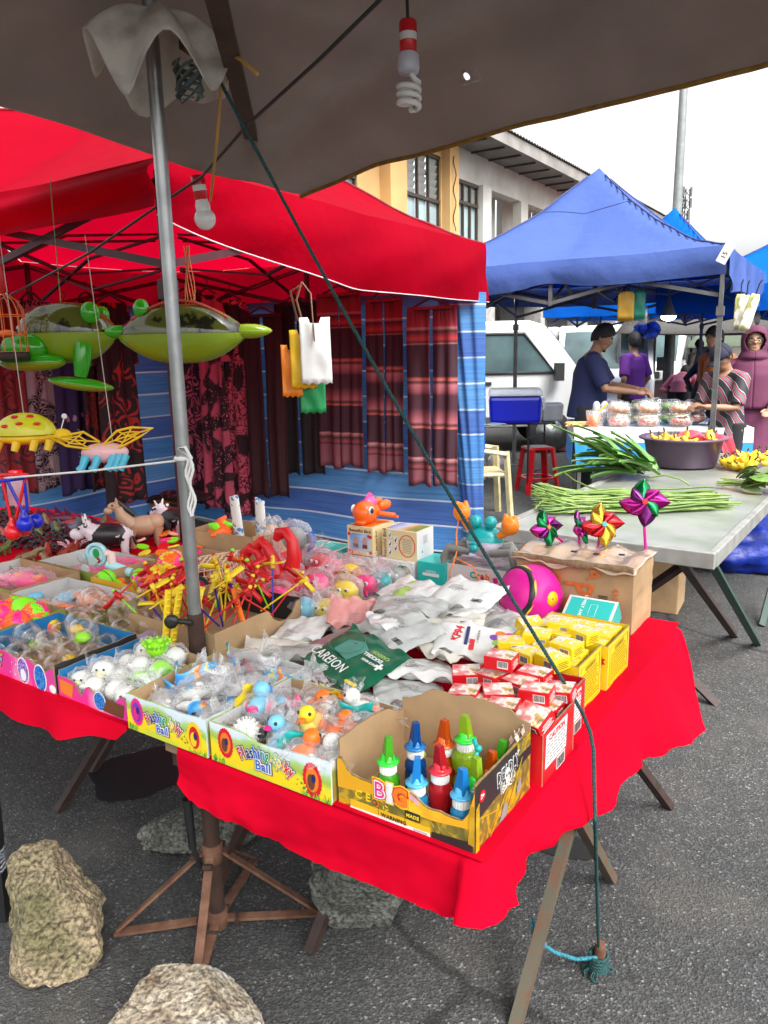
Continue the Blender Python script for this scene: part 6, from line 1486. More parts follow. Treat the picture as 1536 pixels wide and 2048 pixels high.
for a in(.2,2.3,4.4):MB().grid(lambda u,v:(.008+.042*u,(v-.5)*.034*math.sin(PI*(u*.8+.2)),0),6,4,M=tr(-.03,-.02,.02)@rx(PI/2)@rz(a)).build('blade',mat('clear_blade',(.70,.80,.80),rough=.1,trans=.5),hf,solid=.001)
for i in range(16):
 c=[NEY,ORT,mat('peach_foam',(.85,.42,.26),rough=.7),NEP,NEG,RDT][i%6];px,py=290+(i%4)*32+9*math.sin(i*3),1108-(i//4)*13
 p=gp(px,py,TZ+.045);q=MB().prism(ell(0,0,.024,.020,18,1,.12*(i%2)),0,.008)
 tag(q.build('foam_flower',c,loc=p,rot=(R.uniform(-.4,.4),R.uniform(-.4,.4),i),bevel=.002),'%s flat foam flower in the low brown carton'%['yellow','orange','peach','pink','lime','red'][i%6],'foam toy','flat foam flower toys')
for i in range(7):
 p=gp(425+10*(i%4),1068-7*(i//4),TZ+.085);q=MB().tube([(0,0,0),(.03,.01,.02),(.07,0,.012)],[.014,.018,.006],10).sph((0,0,.004),(.02,.014,.016),10,8)
 tag(q.build('rubber_toy',NEG if i in(2,5)else NEO,loc=p,rot=(0,R.uniform(-.5,.5),i*1.3)),'%s rubber toy in the carton under the dresses'%('lime' if i in(2,5)else 'neon orange'),'toy','rubber toys in the rear carton')
 # ---- animals
def cow(name,label,loc,rot,body,spot):
 t=thing(name,label,'animal toy',loc,rot);k=MB()
 k.sph((0,0,.062),(.062,.034,.034),22,14).sph((-.062,0,.085),(.022,.022,.026),14,10).sph((-.082,0,.070),(.022,.016,.018),14,10).tube([(-.04,0,.07),(-.06,0,.085)],[.026,.02],10)
 for x,y in((-.04,.02),(-.04,-.02),(.042,.02),(.042,-.02)):k.tube([(x,y,.055),(x,y,.02),(x,y,0)],[.015,.010,.012],8)
 for q in(-1,1):k.sph((-.055,q*.026,.098),(.006,.014,.007),8,6)
 k.tube([(.06,0,.07),(.07,0,.03)],.004,6);k.build('body',body,t)
 for q in(-1,1):MB().tube([(-.06,q*.012,.105),(-.062,q*.02,.122)],[.005,.002],6).build('horn',spot,t);MB().sph((-.075,q*.018,.088),.004,6,5).build('eye',BLACK_P,t)
 return t
COWM=mat('cow_print',(.015,.012,.015),rough=.35,var=0,col2=(.70,.62,.66),vs_=17,thr=(.50,.52));
cow('cow_toy','black and white plastic cow behind the toy hand fan',gp(222,1112,TZ+.0),ANG+.8,COWM,WHITE).scale=(1.35,)*3
cow('cow_toy','black and white plastic cow behind the toy horse',tl(-2.02,1.19,TZ),ANG+.1,COWM,WHITE).scale=(1.25,)*3
hr=thing('horse_toy','beige plastic toy horse with dark mane between two toy cows','animal toy',tl(-2.0,1.02,TZ),ANG+1.0);BEI=mat('beige_plastic',(.50,.30,.19),rough=.4,var=.08)
k=MB().sph((.0,0,.078),(.068,.034,.038),22,14).tube([(-.045,0,.085),(-.075,0,.125),(-.085,0,.155)],[.030,.022,.016],12).sph((-.098,0,.160),(.022,.014,.015),12,9).sph((-.118,0,.145),(.016,.012,.013),12,9).sph((.04,0,.088),(.035,.034,.032),14,10)
for x,y in((-.045,.02),(-.045,-.02),(.048,.022),(.048,-.022)):k.tube([(x,y,.07),(x-.005,y,.035),(x,y,0)],[.020,.010,.012],9)
k.build('body',BEI,hr);hr.scale=(1.08,)*3;MB().tube([(-.03,0,.12),(-.06,0,.150),(-.085,0,.178)],[.010,.013,.006],8).build('mane',BLACK_P,hr);MB().tube([(.068,0,.10),(.085,0,.07),(.083,0,.03)],[.010,.013,.004],8).build('tail',BLACK_P,hr)
for q in(-1,1):MB().tube([(-.088,q*.009,.170),(-.088,q*.012,.188)],[.006,.002],6).build('ear',BEI,hr);MB().sph((-.104,q*.0125,.165),.004,6,5).build('eye',BLACK_P,hr)
bp=MB()
for i in range(900):
 s,t=-3.15+1.12*R.random(),.68+.42*R.random()+.1*R.random();c=tl(s,t,TZ+.008+.016*R.random());d=V((R.uniform(-1,1),R.uniform(-1,1),R.uniform(-.3,.5))).normalized()
 bp.tube([c-d*.016,c+V((0,0,.008)),c+d*.016],[.003,.0075,.003],5)
tag(bp.build('rubber_insect_heap',mat('black_rubber',(.02,.012,.016),rough=.35,var=.3)),'heap of little black rubber insects on the red cloth','rubber insects',kind='stuff')
def dino(c):
 t=thing('dinosaur_toy','x','animal toy');k=MB().tube([(-.075,0,.03),(-.04,0,.035),(0,0,.04),(.035,0,.045),(.055,0,.065),(.075,0,.068),(.09,0,.062)],[.003,.012,.022,.020,.012,.014,.006],10)
 for x,y in((-.012,.014),(-.012,-.014),(.028,.012),(.028,-.012)):k.tube([(x,y,.035),(x+.004,y*1.3,0)],[.010,.006],7)
 k.build('body',c,t);s=MB()
 for i in range(7):s.prism([(-.006,0),(.006,0),(0,.012)],-.001,.001,0,tr(-.045+.014*i,0,.050+.010*math.sin(i*.5))@rx(PI/2))
 s.build('spines',BROWNP,t);return t
dn=[dino(mat('olive_rubber',(.10,.13,.03),rough=.4,var=.3,vs_=40)),dino(mat('red_brown_rubber',(.33,.05,.03),rough=.4,var=.3,vs_=40)),dino(mat('tan_rubber',(.22,.15,.07),rough=.4,var=.3,vs_=40))]
for i,(px,py,k)in enumerate([(80,1075,0),(118,1072,0),(60,1062,0),(95,1055,2),(205,1058,0),(95,1120,1),(130,1122,1),(55,1128,2),(30,1150,2),(15,1085,1),(150,1118,1),(100,1140,2),(8,1112,0),(40,1045,1)]):
 p=gp(px,py,TZ);rot=(0,0,ANG+R.uniform(-1,1)+2.2);lab='%s rubber dinosaur on the red cloth'%['olive','reddish brown','tan'][k]+(' near the purple sharks' if i==4 else '')
 put(dn[k],p,rot,lab,'rubber dinosaurs').scale=(.72,)*3
def shark(c):
 t=thing('shark_toy','x','animal toy');MB().tube([(-.11,0,.02),(-.07,0,.022),(0,0,.026),(.06,0,.024),(.10,0,.02)],[.003,.012,.022,.018,.004],10,flat=1).build('body',c,t)
 MB().prism([(-.02,0),(.02,0),(-.02,.035)],-.002,.002,0,tr(0,0,.045)@rx(PI/2)).build('back_fin',c,t);f=MB().prism([(-.015,-.03),(.01,0),(-.015,.04)],-.002,.002,0,tr(-.11,0,.025)@rx(PI/2));f.build('tail_fin',c,t);return t
sk=[shark(mat('plum_rubber',(.10,.012,.04),rough=.35,var=.2)),shark(mat('slate_rubber',(.12,.14,.20),rough=.35,var=.2)),shark(mat('crimson_rubber',(.30,.02,.03),rough=.35,var=.2))]
for i,(px,py,k)in enumerate([(120,1045,0),(140,1050,0),(155,1058,2),(175,1060,1),(165,1066,1),(195,1068,0),(225,1062,2),(105,1050,0)]):put(sk[k],gp(px,py,TZ),(0,0,ANG+.2+.15*i),'%s rubber shark near the far edge of the red cloth'%['plum','slate grey','crimson'][k],'rubber sharks')
sd=MB().sph((0,0,.018),(.026,.02,.016),14,10)
for i in range(8):a=i*.785;sd.tube([(.02*math.cos(a),.016*math.sin(a),.02),(.04*math.cos(a),.034*math.sin(a),.045),(.06*math.cos(a),.05*math.sin(a),.05)],[.006,.005,.002],6)
tag(sd.build('spider_toy',mat('pale_pink_rubber',(.75,.38,.45),rough=.4),loc=gp(148,1108,TZ)),'pale pink rubber spider with spread legs left of the toy cow','animal toy')
# ---- wire cage basket, red stretchy dragon, printed rolls, heap of bagged toys
cg=thing('toy_cage','cream wire toy cage with a green framed pink oval plaque','toy cage',tl(-1.27,.735,TZ+.01),(.25,-.2,ANG+.3));CGM=mat('cream_wire',(.80,.58,.42),rough=.4);q=MB();a,b,c=.075,.055,.115
for i in range(8):x=-a+2*a*i/7;q.tube([(x,-b,0),(x,-b,c-.02),(x,-b+.02,c),(x,b-.02,c),(x,b,c-.02),(x,b,0)],.0022,5)
for i in range(6):z=c*i/6+.01;q.tube([(-a,-b,z),(a,-b,z),(a,b,z),(-a,b,z)],.0022,5,closed=True)
for i in range(7):y=-b+2*b*i/6;q.tube([(a,y,0),(a,y,c-.01),(-a,y,c-.01),(-a,y,0)],.0020,5)
tag(q.build('wire_grid',CGM,cg),kind='stuff');MB().prism(ell(0,0,.026,.034),0,.006,0,face_front(-.03,-b-.003,.06)).build('plaque',mat('dark_green_plastic',(.01,.08,.05),rough=.3),cg);MB().prism(ell(0,0,.016,.022),.006,.008,0,face_front(-.03,-b-.003,.06)).build('plaque_centre',PNKP,cg)
MB().box((0,0,.008),(a*1.9,b*1.9,.012)).build('base',BLACK_P,cg)
dr_=thing('dragon_toy','glossy red stretchy many headed dragon toy leaning on the wire cage','toy',tl(-1.10,.80,TZ+.0),ANG);dr_.scale=(.86,)*3;k=MB().sph((.06,0,.05),(.055,.04,.05),18,12).sph((.0,0,.075),(.05,.035,.035),16,12).tube([(.05,0,.05),(.12,.03,.02),(.20,.04,.015),(.26,.03,.04)],[.03,.022,.016,.006],10)
for x0,pts,r in((0,[(-.02,-.01,.085),(-.05,-.015,.12),(-.075,-.02,.165),(-.105,-.03,.175),(-.125,-.03,.155),(-.135,-.03,.13)],.020),(1,[(.0,-.01,.09),(-.01,-.01,.14),(-.03,-.02,.19),(-.055,-.02,.205),(-.075,-.025,.185)],.019),(2,[(.04,.02,.09),(.06,.02,.15),(.055,.02,.21),(.03,.015,.245),(.005,.01,.235),(-.01,.005,.21)],.021)):
 k.tube(pts,[r*1.5,r*1.2,r,r*.95,r*1.15,r*.55],12)
 for j in range(4):k.sph(V(pts[-2])+V((.008*math.cos(j*1.6),.008*math.sin(j*1.6),.014)),.005,6,5)
for x,y in((-.02,-.03),(.03,.03),(.08,-.03)):k.tube([(x,y,.06),(x-.015,y*1.4,.025),(x-.02,y*1.5,0)],[.022,.014,.012],9)
k.build('body',RDT,dr_)
DOTS=mat('dotted_wrap',(.75,.75,.72),rough=.25,var=0,col2=(.1,.25,.5),vs_=55,thr=(.56,.58),spec=.7)
for i,(px,py,h)in enumerate([(482,1085,.17),(522,1080,.155)]):
 p=gp(px,py,TZ+.05);p.z=TZ;o=MB().grid(lambda u,v:(.026*math.cos(u*2*PI)*(1-.2*v),.014*math.sin(u*2*PI),h*1.35*v+.012*nz((u*3,v*4,i))),16,12).build('printed_wrap',DOTS,loc=p,rot=(.05,.12*i-.05,ANG));tag(o,['tall white dotted plastic sleeve standing behind the cage','white dotted sleeve with a red top left of the dragon'][i],'plastic sleeve')
bagged('big clear bag with a black toy and blue handle behind the dragon',gp(590,1100,TZ+.06)-V((0,0,.06)),(.075,.06,.085),300,lambda mb:(mb.sph((0,0,.10),(.045,.035,.045),14,10,0),mb.tube([(.05,-.02,.05),(.068,-.02,.09),(.06,-.02,.13)],.010,8,1)),[GREYP,BLUEP])
bagged('clear bag with beige toy between the dotted sleeves',gp(545,1085,TZ+.05)-V((0,0,.05)),(.05,.05,.075),301,lambda mb:mb.sph((0,0,.07),(.035,.03,.05),12,8),[BEI])
for i,(px,py,z,c,lab)in enumerate([(520,1155,.05,NEP,'bagged hot pink toy below the wire cage'),(500,1185,.03,PKT,'bagged pink toy behind the stick toys'),(555,1190,.04,NEP,'bagged magenta toy next to the brown carton wall'),(590,1165,.055,PKT,'bagged pink toy under the red dragon'),(635,1160,.07,NEP,'bagged bright pink octopus with a black eye'),(640,1120,.06,RDT,'bagged crimson toy right of the dragon'),(670,1130,.05,PKT,'bagged pale pink toy near the bird boxes'),(690,1175,.05,YLT,'bagged yellow toy beside the mask packets'),(700,1140,.05,YLT,'bagged yellow and blue toy before the bird boxes'),(730,1165,.04,PKT,'bagged pink toy left of the silvery wrapper'),(760,1160,.04,TQ,'bagged teal toy in front of the bird boxes'),(610,1215,.035,BLT,'bagged pale blue turtle with a big eye'),(655,1222,.03,YLT,'bagged yellow toy below the pale blue turtle'),(790,1150,.04,GREYP,'bagged silvery toy in front of the beetle box'),(575,1140,.06,NEP,'bagged red toy at the dragon feet'),(470,1165,.03,PKT,'bagged pink toy by the cage base')]):
 p=gp(px,py,TZ+z);p.z=TZ+max(0,z-.045)
 def toyf(mb,i=i):
  mb.sph((0,0,.034),(.042,.034,.032),16,11,0)
  for j in range(5):mb.tube([(.03*math.cos(j*1.3),.025*math.sin(j*1.3),.02),(.055*math.cos(j*1.3),.045*math.sin(j*1.3),.008)],[.010,.004],7,0)
  mb.sph((-.006,-.031,.046),.007,8,6,1).sph((.018,-.028,.046),.007,8,6,1).sph((-.006,-.037,.047),.004,6,5,2).sph((.018,-.034,.047),.004,6,5,2)
 bagged(lab,p,(.056,.050,.043),310+i,toyf,[c,WHITE,BLACK_P],group='heap of bagged toys',rot=ANG+.3*math.sin(i),bag=BAGP if c in(NEP,PKT,RDT)else BAG)
 # ================================================================== hanging things
THREAD=mat('pale_thread',(.55,.48,.42),rough=.8);
def thread(pts,r,label,m=None,name='thread'):return tag(MB().tube(pts,r,5).build(name,m or THREAD),label,name.replace('_',' '))
INF=lambda n,c:mat(n,c,rough=.08,var=.05,spec=.8,trans=.3,bump=.25,bs=25,dist=.004)
IG,IL,IDK,IRED=INF('inflated_green',(.05,.50,.015)),INF('inflated_lime',(.32,.48,.02)),INF('inflated_dark',(.05,.05,.01)),INF('inflated_red',(.6,.06,.02))
FROGTOP=mat('frog_back',(.10,.11,.015),rough=.1,var=0,col2=(.012,.012,.005),vs_=14,thr=(.55,.6),spec=.8,trans=.2)
def seamed(mb,c,r,top=0,bot=1,nu=32,nv=16,M=None,pt=0):
 """inflated vinyl body with a pinched welded seam"""
 def f(u,v):
  a=2*PI*u;b=-PI/2+PI*v;k=1+.05*abs(math.sin(a*9))*math.cos(b)**6
  return(c[0]+r[0]*math.cos(a)*math.cos(b)**.8*k*(1+pt*abs(math.cos(a))**6*abs(math.cos(b))**8)if math.cos(b)>1e-6 else c[0],c[1]+(r[1]*math.sin(a)*math.cos(b)**.8*k if math.cos(b)>1e-6 else 0),c[2]+r[2]*math.sin(b))
 return mb.grid(f,nu,nv,M=M,mfn=lambda u,v:top if v>.5 else bot)
fp=yp(130,690,3.05);fg=thing('inflatable_frog','shiny green inflatable frog in side view hanging before the dresses','inflatable frog',fp)
s_=1.0
seamed(MB(),(.01,0,.045),(.175,.085,.115),0,1,pt=.05).build('body',[FROGTOP,IL],fg)
seamed(MB(),(.125,-.045,.115),(.036,.032,.042),0,0,18,12).build('eye',[IG],fg);seamed(MB(),(.135,.05,.11),(.03,.03,.035),0,0,18,12).build('eye',[IG],fg)
seamed(MB(),(-.125,-.075,-.01),(.085,.045,.055),0,0,22,12,None).build('thigh',[IG],fg);seamed(MB(),(-.10,-.07,-.062),(.125,.05,.034),0,1,22,12,None).build('rear_foot',[IG,IL],fg)
MB().tube([(.09,-.05,.0),(.085,-.07,-.07),(.075,-.07,-.12)],[.035,.032,.022],12).build('front_leg',IG,fg);seamed(MB(),(.095,-.07,-.135),(.115,.045,.024),0,1,22,10,ry(.15),.1).build('front_foot',[IG,IL],fg)
thread([fp+V((0,0,.14)),fp+V((0,.02,.60))],.0018,'thread holding the inflatable frog',mat('green_thread',(.2,.3,.1),rough=.8))
f2=yp(365,668,2.85);fg2=thing('inflatable_frog','shiny lime inflatable frog seen from behind the grey pole','inflatable frog',f2)
seamed(MB(),(.0,0,.0),(.195,.09,.105),0,1,pt=.16).build('body',[FROGTOP,IL],fg2);seamed(MB(),(-.225,-.0,.012),(.055,.03,.024),0,0,16,10).build('flipper',[IG],fg2);seamed(MB(),(.235,0,.005),(.075,.03,.026),0,0,16,10,pt=.2).build('flipper',[IL],fg2);seamed(MB(),(-.135,-.02,.088),(.028,.026,.036),0,0,14,10).build('eye',[IG],fg2)
MB().tube([(-.17+.034*i,-.03,.03+.085*math.sin(PI*(i+1)/12))for i in range(11)],.006,6).build('seam',IRED,fg2)
rb_=MB()
for k in range(5):rb_.tube([f2+V((.03+.006*k,-.02,.30-.03*j+0))+V((.006*math.sin(j*.8+k),0,0))for j in range(13)],.0022,4,flat=.4)
tag(rb_.build('orange_twine',mat('orange_twine',(.70,.22,.08),rough=.8)),'bundle of orange plastic twine hanging over the lime inflatable frog','twine')
lb=yp(52,868,2.7);ld=thing('ladybird_toy','yellow hanging ladybird toy with red spots','hanging toy',lb,.1);LY=mat('ladybird_yellow',(.62,.60,.02),rough=.25);YY=mat('toy_yellow',(.85,.55,.01),rough=.3)
MB().grid(lambda u,v:(.105*math.cos(2*PI*u)*math.cos(v*PI/2),.065*math.sin(2*PI*u)*math.cos(v*PI/2),.075*math.sin(v*PI/2)),28,10).build('shell',LY,ld);MB().sph((0,0,-.012),(.095,.055,.025),18,10).sph((.12,0,-.01),(.035,.03,.026),14,10).build('body',YY,ld)
for x,y in((-.05,-.05),(.0,-.055),(.055,-.045),(-.02,-.035),(.03,-.03)):MB().sph((x,y,.075*math.sqrt(max(0,1-(x/.105)**2-(y/.065)**2))+.001),(.013,.010,.006),10,6).build('spot',REDP,ld)
for x in(-.08,-.02,.04,.09):MB().tube([(x,-.035,-.02),(x-.01,-.045,-.055)],[.016,.012],9).build('leg',YY,ld)
MB().tube([(.12,-.005,.01),(.135,-.005,.05)],.002,5).sph((.137,-.005,.058),.010,10,8).build('antenna',WHITE,ld)
thread([lb+V((-.0,0,.07)),lb+V((-.06,.1,.75))],.0016,'thread holding the yellow ladybird toy')
bf=yp(210,905,2.65);bt=thing('butterfly_toy','pink hanging butterfly toy with yellow net wings and blue legs','hanging toy',bf,.15);PKB=mat('pale_pink_plastic',(.80,.46,.48),rough=.3)
MB().sph((0,0,.0),(.08,.035,.035),20,12).build('body',PKB,bt)
for x in(-.06,-.02,.03,.07,.05):MB().tube([(x,-.02,-.01),(x-.01,-.035,-.04),(x-.02,-.035,-.055)],[.016,.012,.016],9).build('leg',TQ if False else mat('sky_blue_plastic',(.06,.45,.62),rough=.3),bt)
for q,pts in((-1,[(-.01,.04),(-.06,.075),(-.15,.06),(-.18,.07),(-.12,.03),(-.04,.015)]),(1,[(.0,.03),(.05,.075),(.10,.085),(.17,.08),(.12,.05),(.05,.015)])):
 n_=MB();n_.tube([(x,-.02,z)for x,z in pts],.0045,6,closed=True)
 cx,cz=sum(p[0]for p in pts)/6,sum(p[1]for p in pts)/6
 for(x,z),(x2,z2)in zip(pts,pts[1:]+pts[:1]):n_.tube([(cx,-.02,cz),(x,-.02,z)],.003,5).tube([(lerp(cx,x,.5),-.02,lerp(cz,z,.5)),(lerp(cx,x2,.5),-.02,lerp(cz,z2,.5))],.003,5)
 n_.build('wing',YY,bt)
thread([bf+V((.03,0,.03)),yp(170,470,3.0)],.0016,'thread holding the pink butterfly toy')
cgp=yp(8,665,2.9);bc_=thing('toy_birdcage','orange wire toy birdcage hanging at the left frame edge','hanging toy',cgp);OW=mat('orange_wire',(.75,.15,.02),rough=.4);q=MB()
for i in range(16):a=i*2*PI/16;q.tube([(.075*math.cos(a)*math.cos(b),.075*math.sin(a)*math.cos(b),.06+.08*math.sin(b))for b in(1.5,1.1,.7,.3,0)]+[(.075*math.cos(a),.075*math.sin(a),-.07)],.0022,4)
for z in(.06,-.01,-.07):q.tube([(.076*math.cos(i*2*PI/24),.076*math.sin(i*2*PI/24),z)for i in range(24)],.0024,4,closed=True)
tag(q.build('wires',OW,bc_),kind='stuff');MB().lathe([(.0,-.10),(.08,-.10),(.08,-.07),(0,-.07)],22).build('base',BROWNSTEEL,bc_);MB().tube([(0,0,.14),(.01,-.01,.19),(.015,-.01,.24)],[.02,.025,.008],10).build('red_top',RDT,bc_);MB().sph((.02,-.02,-.005),(.035,.02,.014),12,8).build('bird',ORT,bc_)
# white string to the pole, clackers, lilac flask
w0,w1=yp(0,957,2.0),yp(383,918,POLE.y-.02)
thread([w0+V((-.3,.02,-.0)),w0,w0.lerp(w1,.5)+V((0,0,-.004)),w1],.003,'white plastic string tied round the grey pole',WHITE_P,'white_string');
kn=MB().tube([w1+V((0,0,0)),w1+V((-.01,-.01,.03)),w1+V((-.025,-.01,.028)),w1],.004,6)
for k in range(3):kn.tube([w1+V((-.004*k,-.01,-.012*j))+V((.005*math.sin(j+k),0,0))for j in range(12)],.004,5,flat=.4)
kn.tube([POLE+V((.0165*math.cos(i*PI/8),.0165*math.sin(i*PI/8),w1.z))for i in range(16)],.006,6,closed=True);tag(kn.build('string_knot',WHITE_P),'knot and trailing ends of white string on the grey pole','knot')
BLB=mat('blue_plastic',(.01,.02,.48),rough=.25);RDB=mat('red_plastic',(.72,.012,.02),rough=.25)
for col,lab,tops,bpx in((RDB,'red pair of clacker balls on red cords',((2,950),(52,950)),((26,1064),)),(BLB,'blue pair of clacker balls on blue cords',((15,962),(48,955)),((50,1048),))):
 c=yp(*bpx[0],1.98);t=thing('clacker_toy',lab,'clacker toy',c);MB().sph((0,0,0),.022,20,14).lathe([(.012,.016),(.012,.024),(.006,.03),(.006,.036),(.004,.04)],14).build('ball',col,t);MB().sph((.008,.045,-.002),.021,18,12).build('ball',col,t)
 for i,(px,py)in enumerate(tops):p=yp(px,py,1.99)-c;MB().tube([p,(.0+.006*(2*i-1),.01,.03)],.0042,7).build('cord',col,t)
 MB().tube([yp(tops[0][0]-14,tops[0][1],1.99)-c,yp(tops[1][0]+4,tops[1][1],1.99)-c],.0055,8).build('grip',col,t)
fl=thing('lilac_flask','lilac ribbed plastic flask behind the clacker balls','flask',gp(40,1012,TZ));LIL=mat('lilac_plastic',(.36,.22,.26),rough=.35)
MB().lathe([(.05,0),(.052,.02),(.05,.03),(.052,.04),(.05,.05),(.052,.06),(.05,.13),(.03,.15)],22).build('body',LIL,fl);MB().lathe([(.032,.15),(.034,.185),(.0,.188)],18).build('lid',RDB,fl)
# bulbs and cables
def bulb_socket(t,z0,m2=True):
 MB().lathe([(.0,.10),(.016,.10),(.019,.095),(.019,.075)],18,M=tr(0,0,z0)).build('socket',RDB,t);MB().lathe([(.0185,.075),(.018,.06)],18,M=tr(0,0,z0)).build('socket_band',WHITE_P,t);MB().lathe([(.0185,.06),(.0175,.04),(.015,.038)],18,M=tr(0,0,z0)).build('socket',RDB,t)
b1=yp(818,214,1.80);t=thing('spiral_bulb','unlit spiral bulb in a red and white socket under the tarpaulin','bulb',b1);OPAL=mat('opal_glass',(.82,.82,.80),rough=.18,var=.03,spec=.6)
bulb_socket(t,.068);MB().lathe([(.012,.108),(.017,.106),(.0235,.100),(.0235,.075),(.021,.066),(.0,.064)],22,M=tr(0,0,-.0)).build('ballast',mat('pale_ballast',(.62,.64,.72),rough=.35),t)
MB().tube([(.006,0,.066),(.012,0,.055)]+[(.022*math.cos(a),.022*math.sin(a),.048-.0125*a/(2*PI)*1.25)for a in[k*.3 for k in range(67)]]+[(.004,.006,-.004)],.0062,10).build('spiral_tube',OPAL,t)
cbl=MB().tube([b1+V((0,0,.165)),b1+V((-.004,0,.3)),b1+V((-.002,.02,.75))],.0035,8);tag(cbl.build('bulb_cable',BLACK_P),'short black cable holding the spiral bulb','cable')
b2=yp(410,438,2.25);t=thing('globe_bulb','unlit white globe bulb in a red and white socket beside the grey pole','bulb',b2,(.12,-.1,0))
bulb_socket(t,.012);MB().sph((0,0,0),.029,22,16).lathe([(.020,.016),(.020,.035),(.016,.05)],20).build('globe',OPAL,t)
ch=[yp(770,-10,1.45),yp(640,118,1.6),yp(500,245,1.85),yp(405,352,2.2),yp(318,410,2.3),yp(180,505,2.4),yp(60,570,2.8),yp(0,600,3.0)]
tag(MB().tube(ch,.0038,7).build('black_cable',BLACK_P),'long black cable running under the tarpaulin to the red tent','cable')
yt=MB().tube([yp(437,5,1.6),yp(442,95,1.72),yp(446,130,1.74),yp(432,300,1.85),yp(421,402,2.2)],.0035,6).tube([yp(444,97,1.70),yp(480,118,1.66),yp(515,148,1.62)],.004,6);tag(yt.build('yellow_twine',mat('yellow_twine',(.50,.30,.07),rough=.8)),'yellow twine tied to the timber beam and the globe bulb','twine')
# bundle of small plastic bags hung from the tent
bb0=yp(605,600,2.75);t=thing('bag_bundle','bundle of white, yellow, orange and green carrier bags hung from the tent','bag bundle',bb0)
for i,(dx,dz,w_,h_,m,dy,a)in enumerate([(.04,-.06,.105,.225,WHITE_P,-.03,.12),(-.005,-.10,.09,.20,mat('yellow_bag',(.80,.50,.01),rough=.4),-.005,.05),(-.05,-.15,.07,.18,mat('orange_bag',(.85,.24,.01),rough=.4),.02,.0),(.02,-.20,.09,.19,mat('green_bag',(.01,.28,.08),rough=.4),.03,.02),(-.01,-.16,.085,.17,mat('green_bag',(.01,.28,.08),rough=.4),.045,-.05)]):
 for k in range(2):MB().grid(lambda u,v:(dx+(u-.5)*w_+a*v*.2*w_,dy+.008*k+.008*nz((u*3,v*3,i)),dz-h_*v+.004*math.sin(u*22)*(v>.9)-.02*(abs(u-.5)<.2)*(v<.02)),14,10).build('bag',m,t,solid=.003)
MB().tube([(0,0,.06),(-.02,-.01,.0),(.0,-.02,-.08)],.004,6).tube([(.0,0,.06),(.03,-.01,.02),(.04,-.05,-.14)],.003,6).tube([(0,0,.05),(-.04,0,.03),(-.02,0,-.07)],.004,6).build('hanging_cord',BROWNP,t)
# ================================================================== clothes in the red tent
def onplane(px,py,P,n):d=ray(px,py);o=V((0,0,CH));return o+d*((P-o).dot(n)/d.dot(n))
SAR=rampmat('striped_sarong',[(0,(0.158,0.0434,0.0564)),(.115,(0.149,0.0391,0.0521)),(.118,(0.009,0.0035,0.0052)),(.135,(0.204,0.0347,0.0434)),(.16,(0.028,0.0052,0.0104)),(.185,(0.390,0.1476,0.1476)),(.19,(0.030,0.0035,0.0113)),(.35,(0.030,0.0035,0.0113)),(.352,(0.427,0.0955,0.0781)),(.37,(0.018,0.0027,0.0070)),(.385,(0.279,0.0781,0.0955)),(.42,(0.168,0.0347,0.0477)),(.46,(0.038,0.0052,0.0139)),(.53,(0.038,0.0052,0.0139)),(.55,(0.186,0.0434,0.0564)),(.585,(0.307,0.0868,0.1042)),(.60,(0.018,0.0035,0.0070)),(.615,(0.427,0.0955,0.0781)),(.63,(0.030,0.0035,0.0113)),(.80,(0.030,0.0035,0.0113)),(.803,(0.390,0.1476,0.1476)),(.81,(0.028,0.0043,0.0104)),(.83,(0.372,0.0260,0.0347)),(.87,(0.038,0.0052,0.0104)),(.885,(0.390,0.1476,0.1476)),(.895,(0.241,0.0174,0.0304)),(1,(0.149,0.0157,0.0260))],'Z',.78,1,.006,90,.8)
def batik(n,a,b,sc_,kind,c=None):
 m=mat(n,a,rough=.85,var=0);N,L,bs=nodes(m);tc=N.new('ShaderNodeTexCoord')
 v=N.new('ShaderNodeTexVoronoi');v.inputs['Scale'].default_value=sc_;v.feature='DISTANCE_TO_EDGE' if kind=='net' else 'F1'
 w=N.new('ShaderNodeTexNoise');w.inputs['Scale'].default_value=sc_*.35;mx=N.new('ShaderNodeMixRGB');mx.inputs[0].default_value=.18;L.new(tc.outputs['Object'],w.inputs['Vector']);L.new(tc.outputs['Object'],mx.inputs[1]);L.new(w.outputs['Color'],mx.inputs[2]);L.new(mx.outputs[0],v.inputs['Vector'])
 s=N.new('ShaderNodeMath');s.operation='SINE' if kind=='rings' else 'ADD'
 if kind=='rings':q=N.new('ShaderNodeMath');q.operation='MULTIPLY';q.inputs[1].default_value=22;L.new(v.outputs['Distance'],q.inputs[0]);L.new(q.outputs[0],s.inputs[0])
 else:s.inputs[1].default_value=0;L.new(v.outputs['Distance'],s.inputs[0])
 r=N.new('ShaderNodeValToRGB');L.new(s.outputs[0],r.inputs[0]);e=r.color_ramp.elements;p=dict(net=(.05,.09),rings=(.1,.3),dots=(.22,.26))[kind]
 e[0].position,e[1].position=p;e[0].color,e[1].color=(*a,1),(*b,1)
 n2=N.new('ShaderNodeTexNoise');n2.inputs['Scale'].default_value=2.4;n2.inputs['Distortion'].default_value=1.5;L.new(tc.outputs['Object'],n2.inputs['Vector']);r2=N.new('ShaderNodeValToRGB');L.new(n2.outputs['Fac'],r2.inputs[0]);r2.color_ramp.elements[0].position=.46;r2.color_ramp.elements[1].position=.5
 m3=N.new('ShaderNodeMixRGB');L.new(r2.outputs[0],m3.inputs[0]);L.new(r.outputs[0],m3.inputs[1]);m3.inputs[2].default_value=(*(c or a),1)
 L.new(m3.outputs[0],bs.inputs['Base Color']);return m
